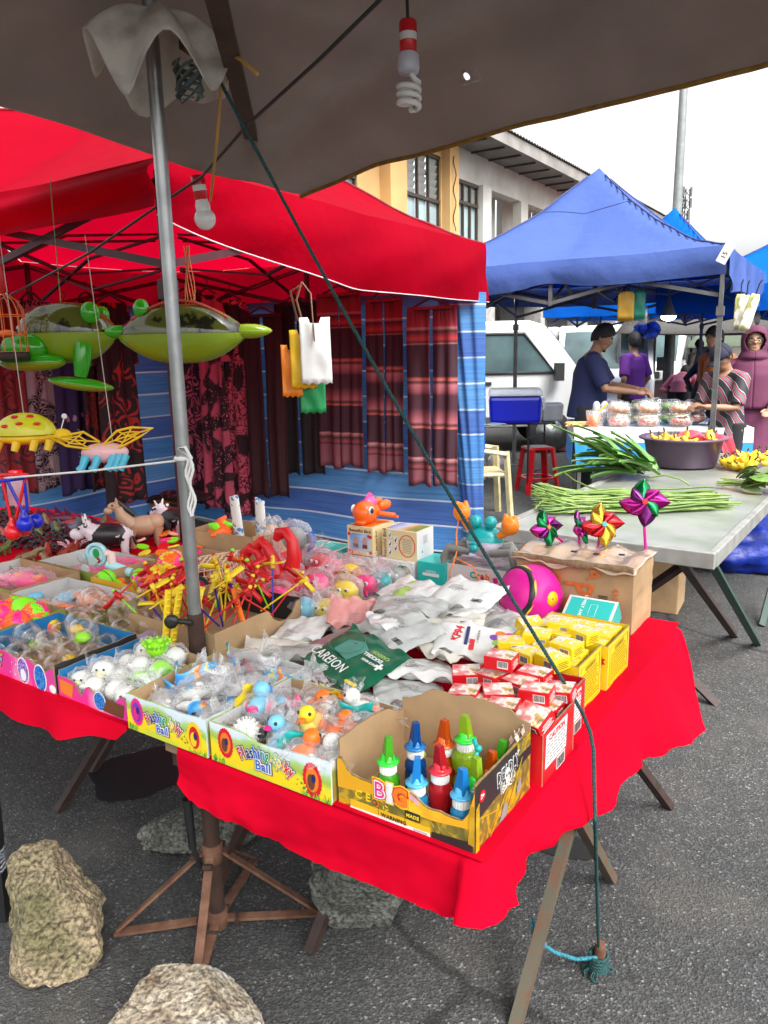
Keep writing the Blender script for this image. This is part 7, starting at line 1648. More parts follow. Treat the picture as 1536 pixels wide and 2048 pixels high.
PKB1=batik('pink_batik',(.02,.008,.012),(.50,.085,.14),22,'net');PKB2=batik('rose_batik',(.45,.10,.15),(.02,.008,.012),11,'rings',(.02,.008,.012));PKB3=batik('flower_batik',(.50,.12,.17),(.02,.008,.012),34,'dots',(.42,.07,.12))
BLK=mat('black_cloth',(.008,.006,.007),rough=.9);DKM=mat('dark_maroon_cloth',(.028,.006,.008),rough=.9);NAV=batik('navy_leaf_cloth',(.30,.20,.28),(.018,.010,.06),14,'dots',(.018,.010,.07));RDL=batik('red_leaf_cloth',(.012,.006,.008),(.30,.02,.02),9,'rings',(.012,.006,.008));PLD=batik('grey_check_cloth',(.30,.25,.27),(.02,.012,.02),30,'net')
HANG=mat('hanger_plastic',(.05,.02,.025),rough=.5)
def garment(label,x0,x1,y0,y1,P,n,m,kind='dress',top=.8,ph=0,cat=None):
 a,b=onplane((x0+x1)/2,y0,P,n),onplane((x0+x1)/2,y1,P,n);L_,Rr=onplane(x0,(y0+y1)/2,P,n),onplane(x1,(y0+y1)/2,P,n)
 w_=(Rr-L_).length;h=a.z-b.z;d=(Rr-L_);d.z=0;ang=math.atan2(d.y,d.x)
 t=thing('hanging_'+kind,label,cat or kind,a,ang,'clothes hung in the red tent')
 def sheet(xa,xb,za,zb,nu,tp,s,dy=0):
  def f(u,v):
   k=lerp(tp,1,v**.7);c=(xa+xb)/2;x=c+(lerp(xa,xb,u)-c)*k
   y=dy+(.006+.014*v)*math.sin(u*(3+s*.6)*PI+ph+v*1.2)+.02*nz((u*3+ph,v*2,s))+.006*math.sin(u*40)*(v<.08)
   return(x,y,za+(zb-za)*v-.012*math.sin(u*6+ph)*v)
  return MB().grid(f,nu,30)
 if kind=='trousers':
  for q,ll in((-1,1.0),(1,.99)):sheet(min(0,q*w_*.5),max(0,q*w_*.5),0,-h*ll,20,.93,1+q,.003*q).build('trouser_leg',m,t,solid=.006)
  MB().tube([(-w_*.42,0,-.012),(0,-.022,-.014),(w_*.42,0,-.012)],.018,8,flat=.5).build('waistband',m,t)
 else:
  sheet(-w_/2,w_/2,0,-h,34,top,4).build('cloth',m,t,solid=.006)
  if kind=='dress':
   for q in(-1,1):MB().tube([(q*w_*.34,0,-.01),(q*w_*.48,.01,-h*.12),(q*w_*.52,.01,-h*.30)],[.03,.042,.05],10,flat=.5).build('sleeve',m,t)
 hg=MB().tube([(-w_*.36,0,-.005),(-.03,0,.045),(0,0,.055),(.03,0,.045),(w_*.36,0,-.005)],.009,7).tube([(0,0,.05),(0,0,.08),(.02,0,.10),(.012,0,.125),(-.01,0,.125)],.004,6);hg.build('hanger',HANG,t)
 return t
RP,LP=RBR-RYv*.16,RBL+RX*.16
SAR2=SAR
garment('striped maroon trousers hanging nearest the striped corner sheet',812,912,612,972,RP-RYv*.10,RYv,SAR,'trousers',ph=1);garment('striped maroon trousers in the middle of the three striped pairs',729,803,597,945,RP,RYv,SAR,'trousers',ph=2);garment('striped maroon trousers beside the bundle of carrier bags',632,720,586,934,RP+RYv*.03,RYv,SAR,'trousers',ph=3)
garment('black trousers partly behind the bundle of carrier bags',545,634,606,948,RP+RYv*.04,RYv,BLK,'trousers',ph=.5);garment('very dark maroon trousers left of the black pair',484,560,628,992,RP-RYv*.04,RYv,DKM,'trousers',ph=1.5)
garment('pink and black batik dress with large scrolls',422,492,600,1028,RP,RYv,PKB1,'dress',.8,.3);garment('pink batik dress with small flowers right of the pole',385,440,590,1015,RP-RYv*.05,RYv,PKB3,'dress',.8,2.3);garment('black batik dress with pink roses behind the pole',340,412,585,1005,RP+RYv*.02,RYv,PKB2,'dress',.8,1.1);garment('black patterned dress left of the pole',276,345,590,1000,RP-RYv*.02,RYv,batik('dark_vine_cloth',(.16,.05,.06),(.010,.006,.008),16,'rings',(.01,.006,.008)),'dress',.8,3.1)
garment('black dress with red leaf pattern beside the blue gap',178,262,605,1015,LP+RX*.35,RX,RDL,'dress',.7,.7);garment('navy dress with pale leaf hem behind the ladybird',88,170,620,990,LP+RX*.1,RX,NAV,'dress',.75,1.7);garment('black and red dress behind the inflatable frog',145,200,600,985,LP+RX*.2,RX,batik('ember_cloth',(.25,.02,.02),(.015,.007,.008),20,'rings',(.012,.006,.008)),'dress',.75,2.7);garment('grey checked garment at the left of the navy dress',30,92,600,985,LP+RX*.05,RX,PLD,'dress',.8,.2);garment('dark red dress at the left frame edge',-40,34,590,1000,LP+RX*.25,RX,batik('deep_red_cloth',(.20,.01,.015),(.03,.008,.01),12,'rings',(.14,.008,.012)),'dress',.8,1.2)
# low black rack and orange parcel below the dresses
rk=thing('low_rack','low black wire rack holding folded batik and an orange parcel','rack',gp(300,1062,0),ANG);MB().tube([(-.28,0,.0),(-.28,0,.22),(-.22,0,.26),(.5,0,.26),(.55,0,.22),(.55,0,0)],.013,8).tube([(-.28,.4,.0),(-.28,.4,.22),(.55,.4,.22),(.55,.4,0)],.013,8).tube([(-.28,0,.16),(.55,0,.16)],.011,8).tube([(-.28,0,.16),(-.28,.4,.16)],.011,8).build('frame',BLACK_P,rk)
tag(MB().box((0,0,.05),(.34,.3,.10)).build('orange_parcel',mat('orange_parcel',(.55,.17,.03),rough=.6,var=.15),loc=gp(290,1062,0)+X1*.1+Y1*.2+V((0,0,.175)),rot=ANG,bevel=.012),'orange parcel on the low black rack','parcel')
tag(MB().grid(lambda u,v:((u-.5)*.5,(v-.5)*.34,.09+.05*math.sin(PI*u)+.03*nz((u*4,v*4,1))),16,12).build('folded_batik',RDL,loc=gp(290,1062,0)+X1*.25+Y1*.2+V((0,0,.20)),rot=ANG,solid=.03),'folded dark batik on the orange parcel','cloth')
# ================================================================== white table with vegetables
WN,WL,WFp=gp(1430,1112,.75),gp(985,1056,.75),gp(1190,935,.75)
WA=math.atan2((WN-WL).y,(WN-WL).x);WX=V((math.cos(WA),math.sin(WA),0));WY=V((-WX.y,WX.x,0));WW,WLn=(WN-WL).length,2.75
METAL=mat('scratched_aluminium',(.36,.37,.35),rough=.3,metal=.35,var=0,col2=(.25,.28,.23),vs_=4,thr=(.42,.62),bump=.12,bs=30)
def wt(x,y,z=.757):return V((WL.x,WL.y,0))+WX*x+WY*y+V((0,0,z))
wtb=thing('market_table','long grey metal topped trestle table carrying the long beans and the purple basin','table',wt(0,0,0),WA)
MB().box((WW/2,WLn/2,.735),(WW-.02,WLn-.02,.03)).build('table_top',METAL,wtb)
RIM=mat('table_rim',(.27,.27,.25),rough=.45,metal=.2,var=.25,vs_=10)
for c,d in(((WW/2,.012,.728),(WW,.03,.062)),((WW/2,WLn-.012,.728),(WW,.03,.062)),((.012,WLn/2,.7285),(.03,WLn-.06,.061)),((WW-.012,WLn/2,.7285),(.03,WLn-.06,.061))):MB().box(c,d).build('rim',RIM,wtb,bevel=.004)
DKG=mat('dark_green_steel',(.015,.045,.035),rough=.55,var=.2)
for a,b,mm in(((.86,.40,0),(.08,.30,.70),BROWNSTEEL),((.05,.34,0),(.80,.30,.70),BROWNSTEEL),((.88,1.22,0),(.85,.12,.70),DKG),((.76,1.28,0),(.74,.10,.70),BROWNSTEEL),((.1,1.3,0),(.1,.2,.70),DKG),((.85,1.5,0),(.85,2.6,.7),DKG),((.1,2.6,0),(.1,1.5,.7),DKG)):MB().bar(a,b,.03,.03,up=(.3,.2,0)).build('leg',mm,wtb)
tag(MB().box((0,0,.17),(.30,.26,.34)).build('brown_carton',CARD,loc=gp(1345,1228,0)+V((-.05,.16,0)),rot=WA+.1,bevel=.008),'brown carton on the asphalt under the metal table','carton')
bgm=crumple((0,0,.15),(.42,.30,.20),4,.3,34,20,2.4);tag(bgm.build('blue_sack',mat('blue_plastic_sack',(.008,.03,.30),rough=.35,var=.3,bump=.5,bs=12,dist=.02),loc=gp(1490,1150,0)+V((.1,.25,0))),'blue plastic sack on the ground behind the table legs','sack')
BEANM=[mat('bean_green',(.12,.20,.03),rough=.45,var=.2,vs_=30),mat('bean_pale',(.17,.25,.05),rough=.45,var=.15,vs_=30),mat('bean_dark',(.08,.15,.022),rough=.45,var=.2,vs_=30)]
bs_,be_=gp(1068,1012,.765),gp(1478,1012,.765)
bd=(be_-bs_);bd.z=0;bl_=bd.length;bd.normalize();bnn=V((-bd.y,bd.x,0));bang=math.atan2(bd.y,bd.x)
bps=[]
for k in range(7):
 L_=bl_*R.uniform(.80,.98);rr_=R.uniform(.0038,.0052)
 bps.append(MB().tube([(L_*i/16,.030*math.sin(i*.22+k)+.012*math.sin(i*.7+k*2),.004*math.sin(i*.9+k)+(.05*max(0,1-i/4)**2*(k%3==0)))for i in range(17)],[rr_*.35]+[rr_*(.75+.25*min(1,i/5))for i in range(1,16)]+[rr_*.5],7).mesh('long_bean',BEANM[k%3]))
for i in range(170):
 f=i/169-.5;lay=i%4;o=bpy.data.objects.new('long_bean',bps[i%7]);COL.objects.link(o)
 p=bs_+bd*R.uniform(-.01,.14)*bl_*.6+bnn*(f*.42+.05+R.uniform(-.012,.012));p.z=.762+.016*lay*(1-abs(f)*1.2)+.004
 o.location=p;o.rotation_euler=(R.uniform(-.3,.3),R.uniform(-.02,.02),bang-f*.38+R.uniform(-.05,.05));tag(o,'thin green long bean in the bundle on the metal table','long bean','bundle of long beans')
for i,(pts,lab)in enumerate([([(1128,945,.80),(1150,962,.79),(1180,975,.78),(1230,990,.77)],'single long bean sticking out to the left of the bundle'),([(1300,955,.80),(1330,950,.82),(1360,958,.80),(1380,970,.77)],'long bean arching over the top of the bundle'),([(1070,1018,.77),(1085,1002,.80),(1120,1005,.79),(1150,1020,.775)],'looped long bean at the pointed end of the bundle')]):tag(MB().tube([gp(*p)for p in pts],.0048,7).build('long_bean',BEANM[0]),lab,'long bean','bundle of long beans')
# purple basin with bananas
bp_=gp(1363,905,.757);bp_=gp(1363,938,.757)+(gp(1363,938,.757)-V((0,0,.757))).normalized()*.17;bp_.z=.757
BAS=mat('purple_basin_plastic',(.085,.05,.09),rough=.3,var=.06,spec=.5);ba=thing('plastic_basin','large dull purple plastic basin of bananas on the metal table','basin',bp_)
MB().lathe([(0,.006),(.185,.006),(.19,.0),(.20,.01),(.232,.16),(.262,.168),(.266,.176),(.258,.182),(.226,.174),(.19,.016),(0,.012)],56).build('bowl',BAS,ba)
BAN=mat('ripe_banana',(.62,.40,.03),rough=.5,var=0,col2=(.38,.24,.03),vs_=14,thr=(.5,.72));BANB=mat('bright_banana',(.78,.50,.02),rough=.5,var=.12,vs_=12);TIP=mat('banana_tip',(.06,.04,.02),rough=.8)
def banana(m,k):
 mb=MB();pts=[(.055*math.sin(a),0,.07-.07*math.cos(a))for a in[-.9+1.8*i/8 for i in range(9)]]
 mb.tube(pts,[.008,.015,.018,.0195,.020,.0195,.017,.012,.006],8,0);mb.tube([pts[-1],(.062,0,.045)],.005,6,1);return mb.mesh('banana',[m,TIP])
bms=[banana(BAN,0),banana(BANB,1)]
def put_ban(p,rot,k,lab,grp):o=bpy.data.objects.new('banana',bms[k]);COL.objects.link(o);o.location=p;o.rotation_euler=rot;tag(o,lab,'banana',grp)
for i in range(30):
 a,q=R.uniform(0,6.3),.19*math.sqrt(R.random());put_ban(bp_+V((q*math.cos(a),q*math.sin(a),.125+R.uniform(0,.03))),(R.uniform(-.5,.5),R.uniform(-.5,.5),R.uniform(0,6.3)),0,'spotted ripe banana lying in the purple basin','bananas in the purple basin')
for x,y,lab in((-.13,-.05,'banana standing up at the left of the purple basin'),(.02,.0,'banana standing up in the middle of the basin'),(.14,-.05,'banana leaning beside the pink plastic in the basin'),(.17,-.02,'dark tipped banana next to the pink plastic')):put_ban(bp_+V((x,y,.17)),(0,-1.3+(.5 if x>.1 else 0),1.2+x*4),0,lab,'bananas in the purple basin')
tag(MB().grid(lambda u,v:(.02+.26*u,-.06+.22*v-.1*u,.175+.035*nz((u*5,v*5,1))+.03*math.sin(u*9)*(1-u)-.11*max(0,u-.85)/.15),26,16).build('pink_plastic_bag',mat('pink_plastic_sheet',(.85,.12,.18),rough=.25,trans=.35,var=.2,vs_=12),loc=bp_),'pink plastic bag crumpled over the basin rim','plastic bag')
yb_=gp(1500,945,.757)
for i in range(70):put_ban(yb_+WX*R.uniform(-.16,.30)+WY*R.uniform(-.02,.40)+V((0,0,.01+.05*R.random())),(R.uniform(-.8,.8),R.uniform(-.5,.5),R.uniform(0,6.3)),1,'bright yellow banana in the heap beside the basin','heap of yellow bananas')
# pandan bundle and leafy bunch
def blade(b,t,w_,up,m,mb):
 b,t=V(b),V(t);d=t-b;n=d.cross(V((0,0,1))).normalized()
 mb.grid(lambda u,v:b+d*v+V((0,0,up*math.sin(PI*v*.9)+.004))+n*((u-.5)*w_*(1-v**3)*min(1,v*6+.3))+V((0,0,abs(u-.5)*w_*.5)),2,10,smooth=False)
PAN=[mat('pandan_green',(.06,.17,.025),rough=.4,var=.25,vs_=6),mat('pandan_light',(.13,.26,.05),rough=.4,var=.2,vs_=6)]
pc=wt(.10,1.50,.77);pcs=thing('pandan_bundle','bundle of long green pandan leaves left of the purple basin','leaves',pc)
for i in range(60):
 a=R.uniform(1.9,3.9);l=R.uniform(.22,.46);e=R.uniform(-.10,.55);mb=MB();b0=V((R.uniform(.0,.16),R.uniform(-.12,.14),R.uniform(0,.07)))
 blade(b0,b0+V((l*math.cos(a),l*.8*math.sin(a)*.8,l*e)),R.uniform(.036,.058),R.uniform(.0,.05),None,mb);mb.build('leaf',PAN[i%2],pcs)
lc=gp(1480,978,.757);lbn=thing('leafy_greens','bunch of wilting leafy greens in front of the yellow bananas','greens',lc,WA)
LG=[mat('leaf_green',(.10,.19,.035),rough=.5,var=.3,vs_=12),mat('leaf_yellow_green',(.24,.28,.05),rough=.5,var=.3,vs_=12),mat('leaf_grey_green',(.13,.17,.08),rough=.55,var=.2,vs_=12)]
for i in range(60):
 mb=MB();x,y=R.uniform(-.02,.24),R.uniform(-.08,.10);a=R.uniform(-.6,.6);l=R.uniform(.07,.13)
 mb.grid(lambda u,v:(l*v,(u-.5)*l*.62*math.sin(PI*(v*.92+.04)),.018*math.sin(v*2.5)+.02*abs(u-.5)),3,5,M=tr(x,y,.01+R.random()*.06)@rz(a)@ry(R.uniform(-.5,.3))@rx(R.uniform(-.6,.6)));mb.build('leaf',LG[i%3],lbn)
for i in range(18):MB().tube([(-.10+R.uniform(-.02,.02),R.uniform(-.06,.08),.01+.03*R.random()),(.06,R.uniform(-.04,.06),.02+.02*R.random())],.003,5).build('stem',BEANM[1],lbn)
# ================================================================== food stall under the blue tent
ft0=gp(1150,857,.80);FA=rad(-10);FXx=V((math.cos(FA),math.sin(FA),0));FYy=V((-FXx.y,FXx.x,0))
def fp_(x,y,z=.81):return V((ft0.x,ft0.y,0))+FXx*x+FYy*y+V((0,0,z))
fts=thing('food_table','food table covered with a white and blue cloth behind the pandan leaves','table',fp_(0,0,0),FA);MB().box((.72,.42,.785),(1.42,.82,.02)).build('table_top',WOODT,fts)
for x,y in((.05,.05),(1.4,.05),(.05,.8),(1.4,.8)):MB().box((x,y,.39),(.03,.03,.78)).build('leg',STEEL,fts)
WB=mat('white_stripe_cloth',(.62,.64,.64),rough=.6,var=.08);BB=mat('bright_blue_cloth',(.01,.22,.62),rough=.6,var=.08)
MB().grid(lambda u,v:(-.012+1.46*u+(.03*v if u<.05 else 0),-.012-.015*v-.012*math.sin(u*22)*v,.803-.33*v),40,8,mfn=lambda u,v:0 if v<.42 else 1).grid(lambda u,v:(-.012+1.46*u,-.012+.87*v,.803),24,20,mfn=lambda u,v:1 if(v*6)%1>.55 and v>.15 else 0).grid(lambda u,v:(-.012-.01*v,.858-.87*u,.803-.33*v),20,8,mfn=lambda u,v:0 if v<.42 else 1).build('cloth',[WB,BB],fts)
FOODS=[mat('carrot_salad',(.80,.20,.03),rough=.5,var=0,col2=(.72,.60,.45),vs_=45),mat('red_food',(.55,.05,.03),rough=.5,var=0,col2=(.70,.45,.35),vs_=45),mat('pale_food',(.65,.52,.36),rough=.5,var=0,col2=(.30,.35,.08),vs_=45),mat('green_food',(.14,.30,.04),rough=.5,var=.4,vs_=60)]
CLAM=clearmat('clamshell',haze=.10,rough=.06,bump=.15,bs=30,white=.4)
def clam(loc,k,lab,w_=.20):
 t=thing('food_container',lab,'food container',loc,FA+R.uniform(-.1,.1),'clear food containers');f=crumple((0,0,.042),(w_*.42,w_*.34,.036),k*3.1,.25,18,10,3);f.build('food',FOODS[k%4],t)
 def sh(u,v):a=2*PI*u;c,s=math.cos(a),math.sin(a);q=(abs(c)**5+abs(s)**5)**-.2;r_=interp([(0,.40),(.4,.48),(.5,.53),(.55,.47),(.9,.38),(1,0)],v);return(w_*r_*q*c,w_*.82*r_*q*s,interp([(0,0),(.5,.055),(.55,.058),(.9,.105),(1,.108)],v))
 MB().grid(sh,28,12).build('lid',CLAM,t)
j=0
for x,y,n,kk in((.38,.12,2,0),(.62,.10,2,0),(.88,.10,2,0),(.36,.36,2,2),(.60,.36,2,2),(.84,.34,2,3),(1.04,.30,2,1),(.46,.58,1,3),(.72,.58,2,3),(.96,.56,1,2)):
 for z in range(n):clam(fp_(x,y,.806+.108*z),[kk,1][z==0]if y<.2 else kk,'%s clear food container, %s row of the food table'%(['orange carrot','red','pale','green'][[kk,1][z==0]if y<.2 else kk],'front' if y<.2 else 'rear'));j+=1
for i in range(3):tag(MB().lathe([(.03,0),(.045,.12),(.047,.125),(.043,.125),(.028,.005)],18).build('plastic_cup',CLAM,loc=fp_(.22+.05*i,.16+.04*(i%2),.806+.06*(i==1))),'clear plastic cup beside the man in navy','cup','clear cups')
for i in range(3):tag(MB().lathe([(.028,0),(.035,.02),(.03,.09),(.018,.11),(.0,.115)],16).build('white_cup_stack',mat('milky_plastic',(.72,.74,.76),rough=.3,trans=.3),loc=fp_(.20+.07*i,.28,.90)),'upturned milky cup stack beside the navy shirt','cups','milky cup stacks')
jr=thing('sauce_tub','clear tub of orange sauce with a yellow spoon on the food table','tub',fp_(.16,.10,.806));MB().lathe([(.0,.002),(.05,.002),(.06,.10),(.0,.10)],20).build('sauce',ORT,jr);MB().lathe([(.052,0),(.066,.14),(.064,.14),(.05,.003)],20).build('tub',CLAM,jr);MB().tube([(.0,0,.08),(.11,-.03,.20)],.008,7).build('spoon',YELP,jr)
sr=MB()
for i in range(26):sr.tube([V((R.uniform(-.09,.09),R.uniform(-.04,.04),.012+.012*(i%3)))+V((q*.03,q*.01,0))for q in(-1,1)],.010,6)
tag(sr.build('fried_rolls',mat('fried_crust',(.55,.33,.12),rough=.7,var=.25,vs_=40),loc=fp_(.03,.10,.806)),'low heap of fried rolls at the corner of the food table','food',kind='stuff')
# ================================================================== people
SKIN=mat('tan_skin',(.30,.155,.09),rough=.5,var=.06,sss=.08,vs_=14);SKIN2=mat('warm_skin',(.42,.24,.15),rough=.5,var=.05,sss=.08,vs_=14);HAIR=mat('black_hair',(.008,.007,.007),rough=.75,var=.4,vs_=120,bump=.5,bs=150,dist=.002);SHOE=mat('dark_shoe',(.03,.03,.03),rough=.6)
def remesh(o,vx,sm=4):
 m=o.modifiers.new('remesh','REMESH');m.mode='VOXEL';m.voxel_size=vx;m.use_smooth_shade=True;s=o.modifiers.new('smooth','SMOOTH');s.iterations=sm;s.factor=.5;return o
def person(label,loc,rot,H,shirt,trous,skin=SKIN,lean=0,hp=0,hy=0,hands=((.20,-.10,.85),(-.20,-.10,.85)),vx=.009,fat=1.0,sleeve=.55,hairf='short',long_=0,grip=1,group=None,face=True):
 s=H/1.7;t=thing('person',label,'person',loc,rot,group);t.scale=(s,)*3
 hip=V((0,0,.92));Ml=tr(hip)@rx(lean)@tr(-hip);up=lambda p:Ml@V(p)
 neck=up((0,-.005,1.45));hc=up((0,-.015,1.585));Mh=tr(up((0,0,1.48)))@rx(lean*.6+hp)@rz(hy)@tr(0,0,-1.48);h=lambda x,y,z:Mh@V((x,y,z))
 b=MB();c=MB();tr_=MB();f=fat
 b.tube([hip+V((0,0,-.05)),up((0,0,1.05)),up((0,.0,1.25)),up((0,.005,1.40)),neck,h(0,-.01,1.53)],[.13*f,.125*f,.14*f,.10,.055,.052],16)
 b.sph((0,0,0),(.074,.092,.105),20,14,0,Mh@tr(0,-.012,1.605)).sph((0,0,0),(.052,.055,.055),14,10,0,Mh@tr(0,-.045,1.535)).tube([h(0,-.094,1.615),h(0,-.112,1.588),h(0,-.100,1.576)],[.010,.015,.012],8).tube([h(-.02,-.092,1.548),h(.02,-.092,1.548)],.009,8)
 for q in(-1,1):b.sph((0,0,0),(.012,.022,.032),10,8,0,Mh@tr(q*.076,.005,1.595))
 c.tube([hip+V((0,0,-.08-long_)),hip,up((0,0,1.08)),up((0,0,1.25)),up((0,.005,1.37)),up((0,.0,1.425))],[.178*f+long_*.10,.168*f,.156*f,.160*f,.135,.070],18,flat=1)
 for q,hd in zip((1,-1),hands):
  sh=up((q*.175,.0,1.375));hd=V(hd);d=hd-sh;L_=min(d.length,.56);d.normalize();hd=sh+d*L_
  k=math.sqrt(max(.0009,.29**2-(L_/2)**2));po=V((q*.5,.45,-.75));po=(po-d*po.dot(d)).normalized();el=(sh+hd)/2+po*k;fd=(hd-el).normalized()
  b.tube([up((q*.10,0,1.38)),sh,sh.lerp(el,.5),el,el.lerp(hd,.35),hd],[.06,.055,.045,.038,.036,.025],12)
  w_=V((q*-1,-.1,0));w_=(w_-fd*w_.dot(fd)).normalized();nn=fd.cross(w_);dn_=V((0,0,-1))
  pm=hd+fd*.045;b.tube([hd,pm,hd+fd*.085],[.024,.034,.030],10,flat=.55)
  for i,ln in enumerate((.062,.075,.078,.066)):
   r0=hd+fd*.08+w_*((1.5-i)*.017);b.tube([r0,r0+fd*ln*.5+dn_*.008*grip,r0+fd*ln*.8+dn_*.035*grip,r0+fd*ln*.85+dn_*.055*grip],[.010,.0095,.0085,.007],7)
  b.tube([hd+fd*.03+w_*.025,hd+fd*.06+w_*.05+dn_*.01,hd+fd*.095+w_*.048+dn_*.025*grip],[.013,.011,.008],7)
  e2=lerp(0,1,sleeve);pth=[up((q*.07,0,1.39)),sh+V((0,0,.012)),sh.lerp(el,min(1,sleeve*1.6))]if sleeve<.62 else[up((q*.07,0,1.39)),sh+V((0,0,.012)),el,el.lerp(hd,min(.95,(sleeve-.5)*2))]
  c.tube(pth,[.075,.078,.070]if sleeve<.62 else[.075,.075,.055,.042],14)
 for q in(-1,1):
  b.tube([(q*.095,0,.90),(q*.10,-.005,.68),(q*.10,0,.48),(q*.10,.012,.28),(q*.10,.01,.08)],[.10,.082,.056,.05,.036],12).tube([(q*.10,.03,.04),(q*.105,-.06,.035),(q*.11,-.14,.025)],[.04,.042,.03],10)
  tr_.tube([(q*.09,0,.95),(q*.10,-.005,.70),(q*.10,0,.48),(q*.10,.008,.10)],[.108*f,.098,.075,.07],14)
  MB().tube([(q*.10,.045,.035),(q*.105,-.06,.040),(q*.11,-.16,.030)],[.045,.050,.034],12,flat=.8).build('shoe',SHOE,t)
 tr_.tube([(0,0,.86),(0,0,.98)],[.128*f,.120*f],14)
 remesh(b.build('body',skin,t),vx);remesh(c.build('shirt',shirt,t),.011,6);remesh(tr_.build('trousers',trous,t),.014,5)
 if hairf=='short':
  def hf(u,v):a=2*PI*u;e=PI/2*(1-v*(1+.10*nz((math.cos(a)*11,math.sin(a)*11,2)))*(1.14+.40*math.sin(a)-.06*math.sin(a)**2));r_=1.0+.07*nz((math.cos(a)*9,math.sin(a)*9,v*7+hy));return Mh@V((.080*r_*math.cos(a)*math.cos(e),.004-.012+.098*r_*math.sin(a)*math.cos(e),1.612+.118*r_*math.sin(e)))
  MB().grid(hf,60,22).build('hair',HAIR,t,solid=.008)
 if face:
  for q in(-1,1):
   MB().sph((0,0,0),(.013,.006,.006),10,8,0,Mh@tr(q*.032,-.0915,1.608)).build('eye',WHITE_P,t);MB().sph((0,0,0),(.006,.004,.006),8,6,0,Mh@tr(q*.032,-.096,1.607)).build('iris',BLACK_P,t);MB().tube([h(q*.015,-.099,1.628),h(q*.032,-.100,1.633),h(q*.052,-.088,1.628)],[.004,.005,.003],6).build('eyebrow',HAIR,t)
  MB().tube([h(-.024,-.092,1.547),h(0,-.102,1.549),h(.024,-.092,1.547)],[.003,.0055,.003],6).build('lips',mat('lip',(.28,.09,.07),rough=.4),t)
 return t,Mh,h
NAVYS=mat('navy_cloth',(.008,.014,.065),rough=.85,var=.12,vs_=5,bump=.3,bs=9,dist=.02);BLKT=mat('black_trousers',(.012,.012,.016),rough=.85,var=.15);PURS=mat('purple_cloth',(.11,.015,.22),rough=.8,var=.1,bump=.3,bs=9,dist=.02)
pm=yp(1178,690,7.35);mn,Mh,h_=person('man in a navy T-shirt bending his head over the food table',(pm.x,pm.y,0),rad(72),1.69,NAVYS,BLKT,lean=-.10*-1,hp=.42,hands=((.02,-.46,1.10),(-.12,-.44,1.08)),vx=.007,fat=1.08)
MB().sph((0,0,0),(.022,.018,.016),10,8,0,Mh@tr(0,-.082,1.500)).tube([h_(-.026,-.096,1.560),h_(0,-.106,1.562),h_(.026,-.096,1.560)],.0035,6).build('goatee',HAIR,mn)
pp=yp(1268,700,10.2);person('man in a purple polo shirt seen from behind by the white vans',(pp.x,pp.y,0),rad(215),1.63,PURS,BLKT,hands=((.22,-.05,.86),(-.22,-.12,.88)),vx=.010,hy=-.5)
JER=mat('jersey_print',(.02,.02,.024),rough=.6,var=0);N,L,bs=nodes(JER);tc=N.new('ShaderNodeTexCoord');wv=N.new('ShaderNodeTexWave');wv.inputs['Scale'].default_value=3.2;wv.inputs['Distortion'].default_value=5;wv.bands_direction='DIAGONAL';L.new(tc.outputs['Object'],wv.inputs['Vector']);r_=N.new('ShaderNodeValToRGB');r_.color_ramp.interpolation='CONSTANT';L.new(wv.outputs['Fac'],r_.inputs[0])
while len(r_.color_ramp.elements)<5:r_.color_ramp.elements.new(.5)
for e,(p,c)in zip(r_.color_ramp.elements,((0,(.02,.02,.024)),(.42,(.45,.45,.48)),(.55,(.02,.02,.024)),(.72,(.60,.02,.07)),(.86,(.12,.12,.13)))):e.position=p;e.color=(*c,1)
L.new(r_.outputs[0],bs.inputs['Base Color'])
pb2=yp(1465,700,6.55);by,Mh,h_=person('boy in a dark cap and patterned black white red jersey looking at his hands',(pb2.x,pb2.y,0),rad(62)*-1,1.50,JER,BLKT,lean=.12,hp=.55,hands=((.05,-.40,1.12),(-.07,-.40,1.12)),vx=.008,fat=.95,long_=.22)
CAPM=mat('navy_cap',(.01,.012,.03),rough=.8,var=.2);MB().grid(lambda u,v:Mh@V((.092*math.cos(2*PI*u)*math.cos(PI/2*(1-v)),.108*math.sin(2*PI*u)*math.cos(PI/2*(1-v))-.01,1.625+.11*math.sin(PI/2*(1-v)))),26,8).grid(lambda u,v:Mh@V(((u-.5)*.15*(1-v*.35),-.095-.085*v,1.635-.015*v-.1*(u-.5)**2)),8,4).build('cap',CAPM,by,solid=.005)
HIJ=mat('plum_cloth',(.105,.018,.055),rough=.8,var=.1,vs_=5,bump=.3,bs=7,dist=.02);pw2=yp(1508,690,6.9);wm,Mh,h_=person('woman in a plum headscarf and tunic with dark framed glasses',(pw2.x,pw2.y,0),rad(-20),1.60,HIJ,BLKT,SKIN2,hands=((.14,-.30,1.0),(-.22,-.22,1.0)),vx=.008,sleeve=.95,hairf=None,fat=1.12,long_=.28,grip=.4)
hj=MB();nU,nV=76,50;PR=[(0,.004,1.738),(.06,.05,1.731),(.14,.084,1.708),(.24,.104,1.665),(.34,.110,1.615),(.44,.106,1.56),(.52,.10,1.51),(.60,.125,1.45),(.7,.18,1.39),(.8,.215,1.32),(1,.24,1.06)]
def hjf(u,v):
 a=2*PI*u-PI/2;r0=interp([(p[0],p[1])for p in PR],v);z=interp([(p[0],p[2])for p in PR],v);fr_=max(0,-math.sin(a));yo=-.02 if v<.62 else 0
 return V((r0*math.cos(a)*(1+.25*(v>.7)*abs(math.cos(a))*0),r0*math.sin(a)*(1.05 if v<.62 else .85)+yo,z-.25*max(0,v-.7)*fr_+.012*math.sin(a*7)*max(0,v-.55)))
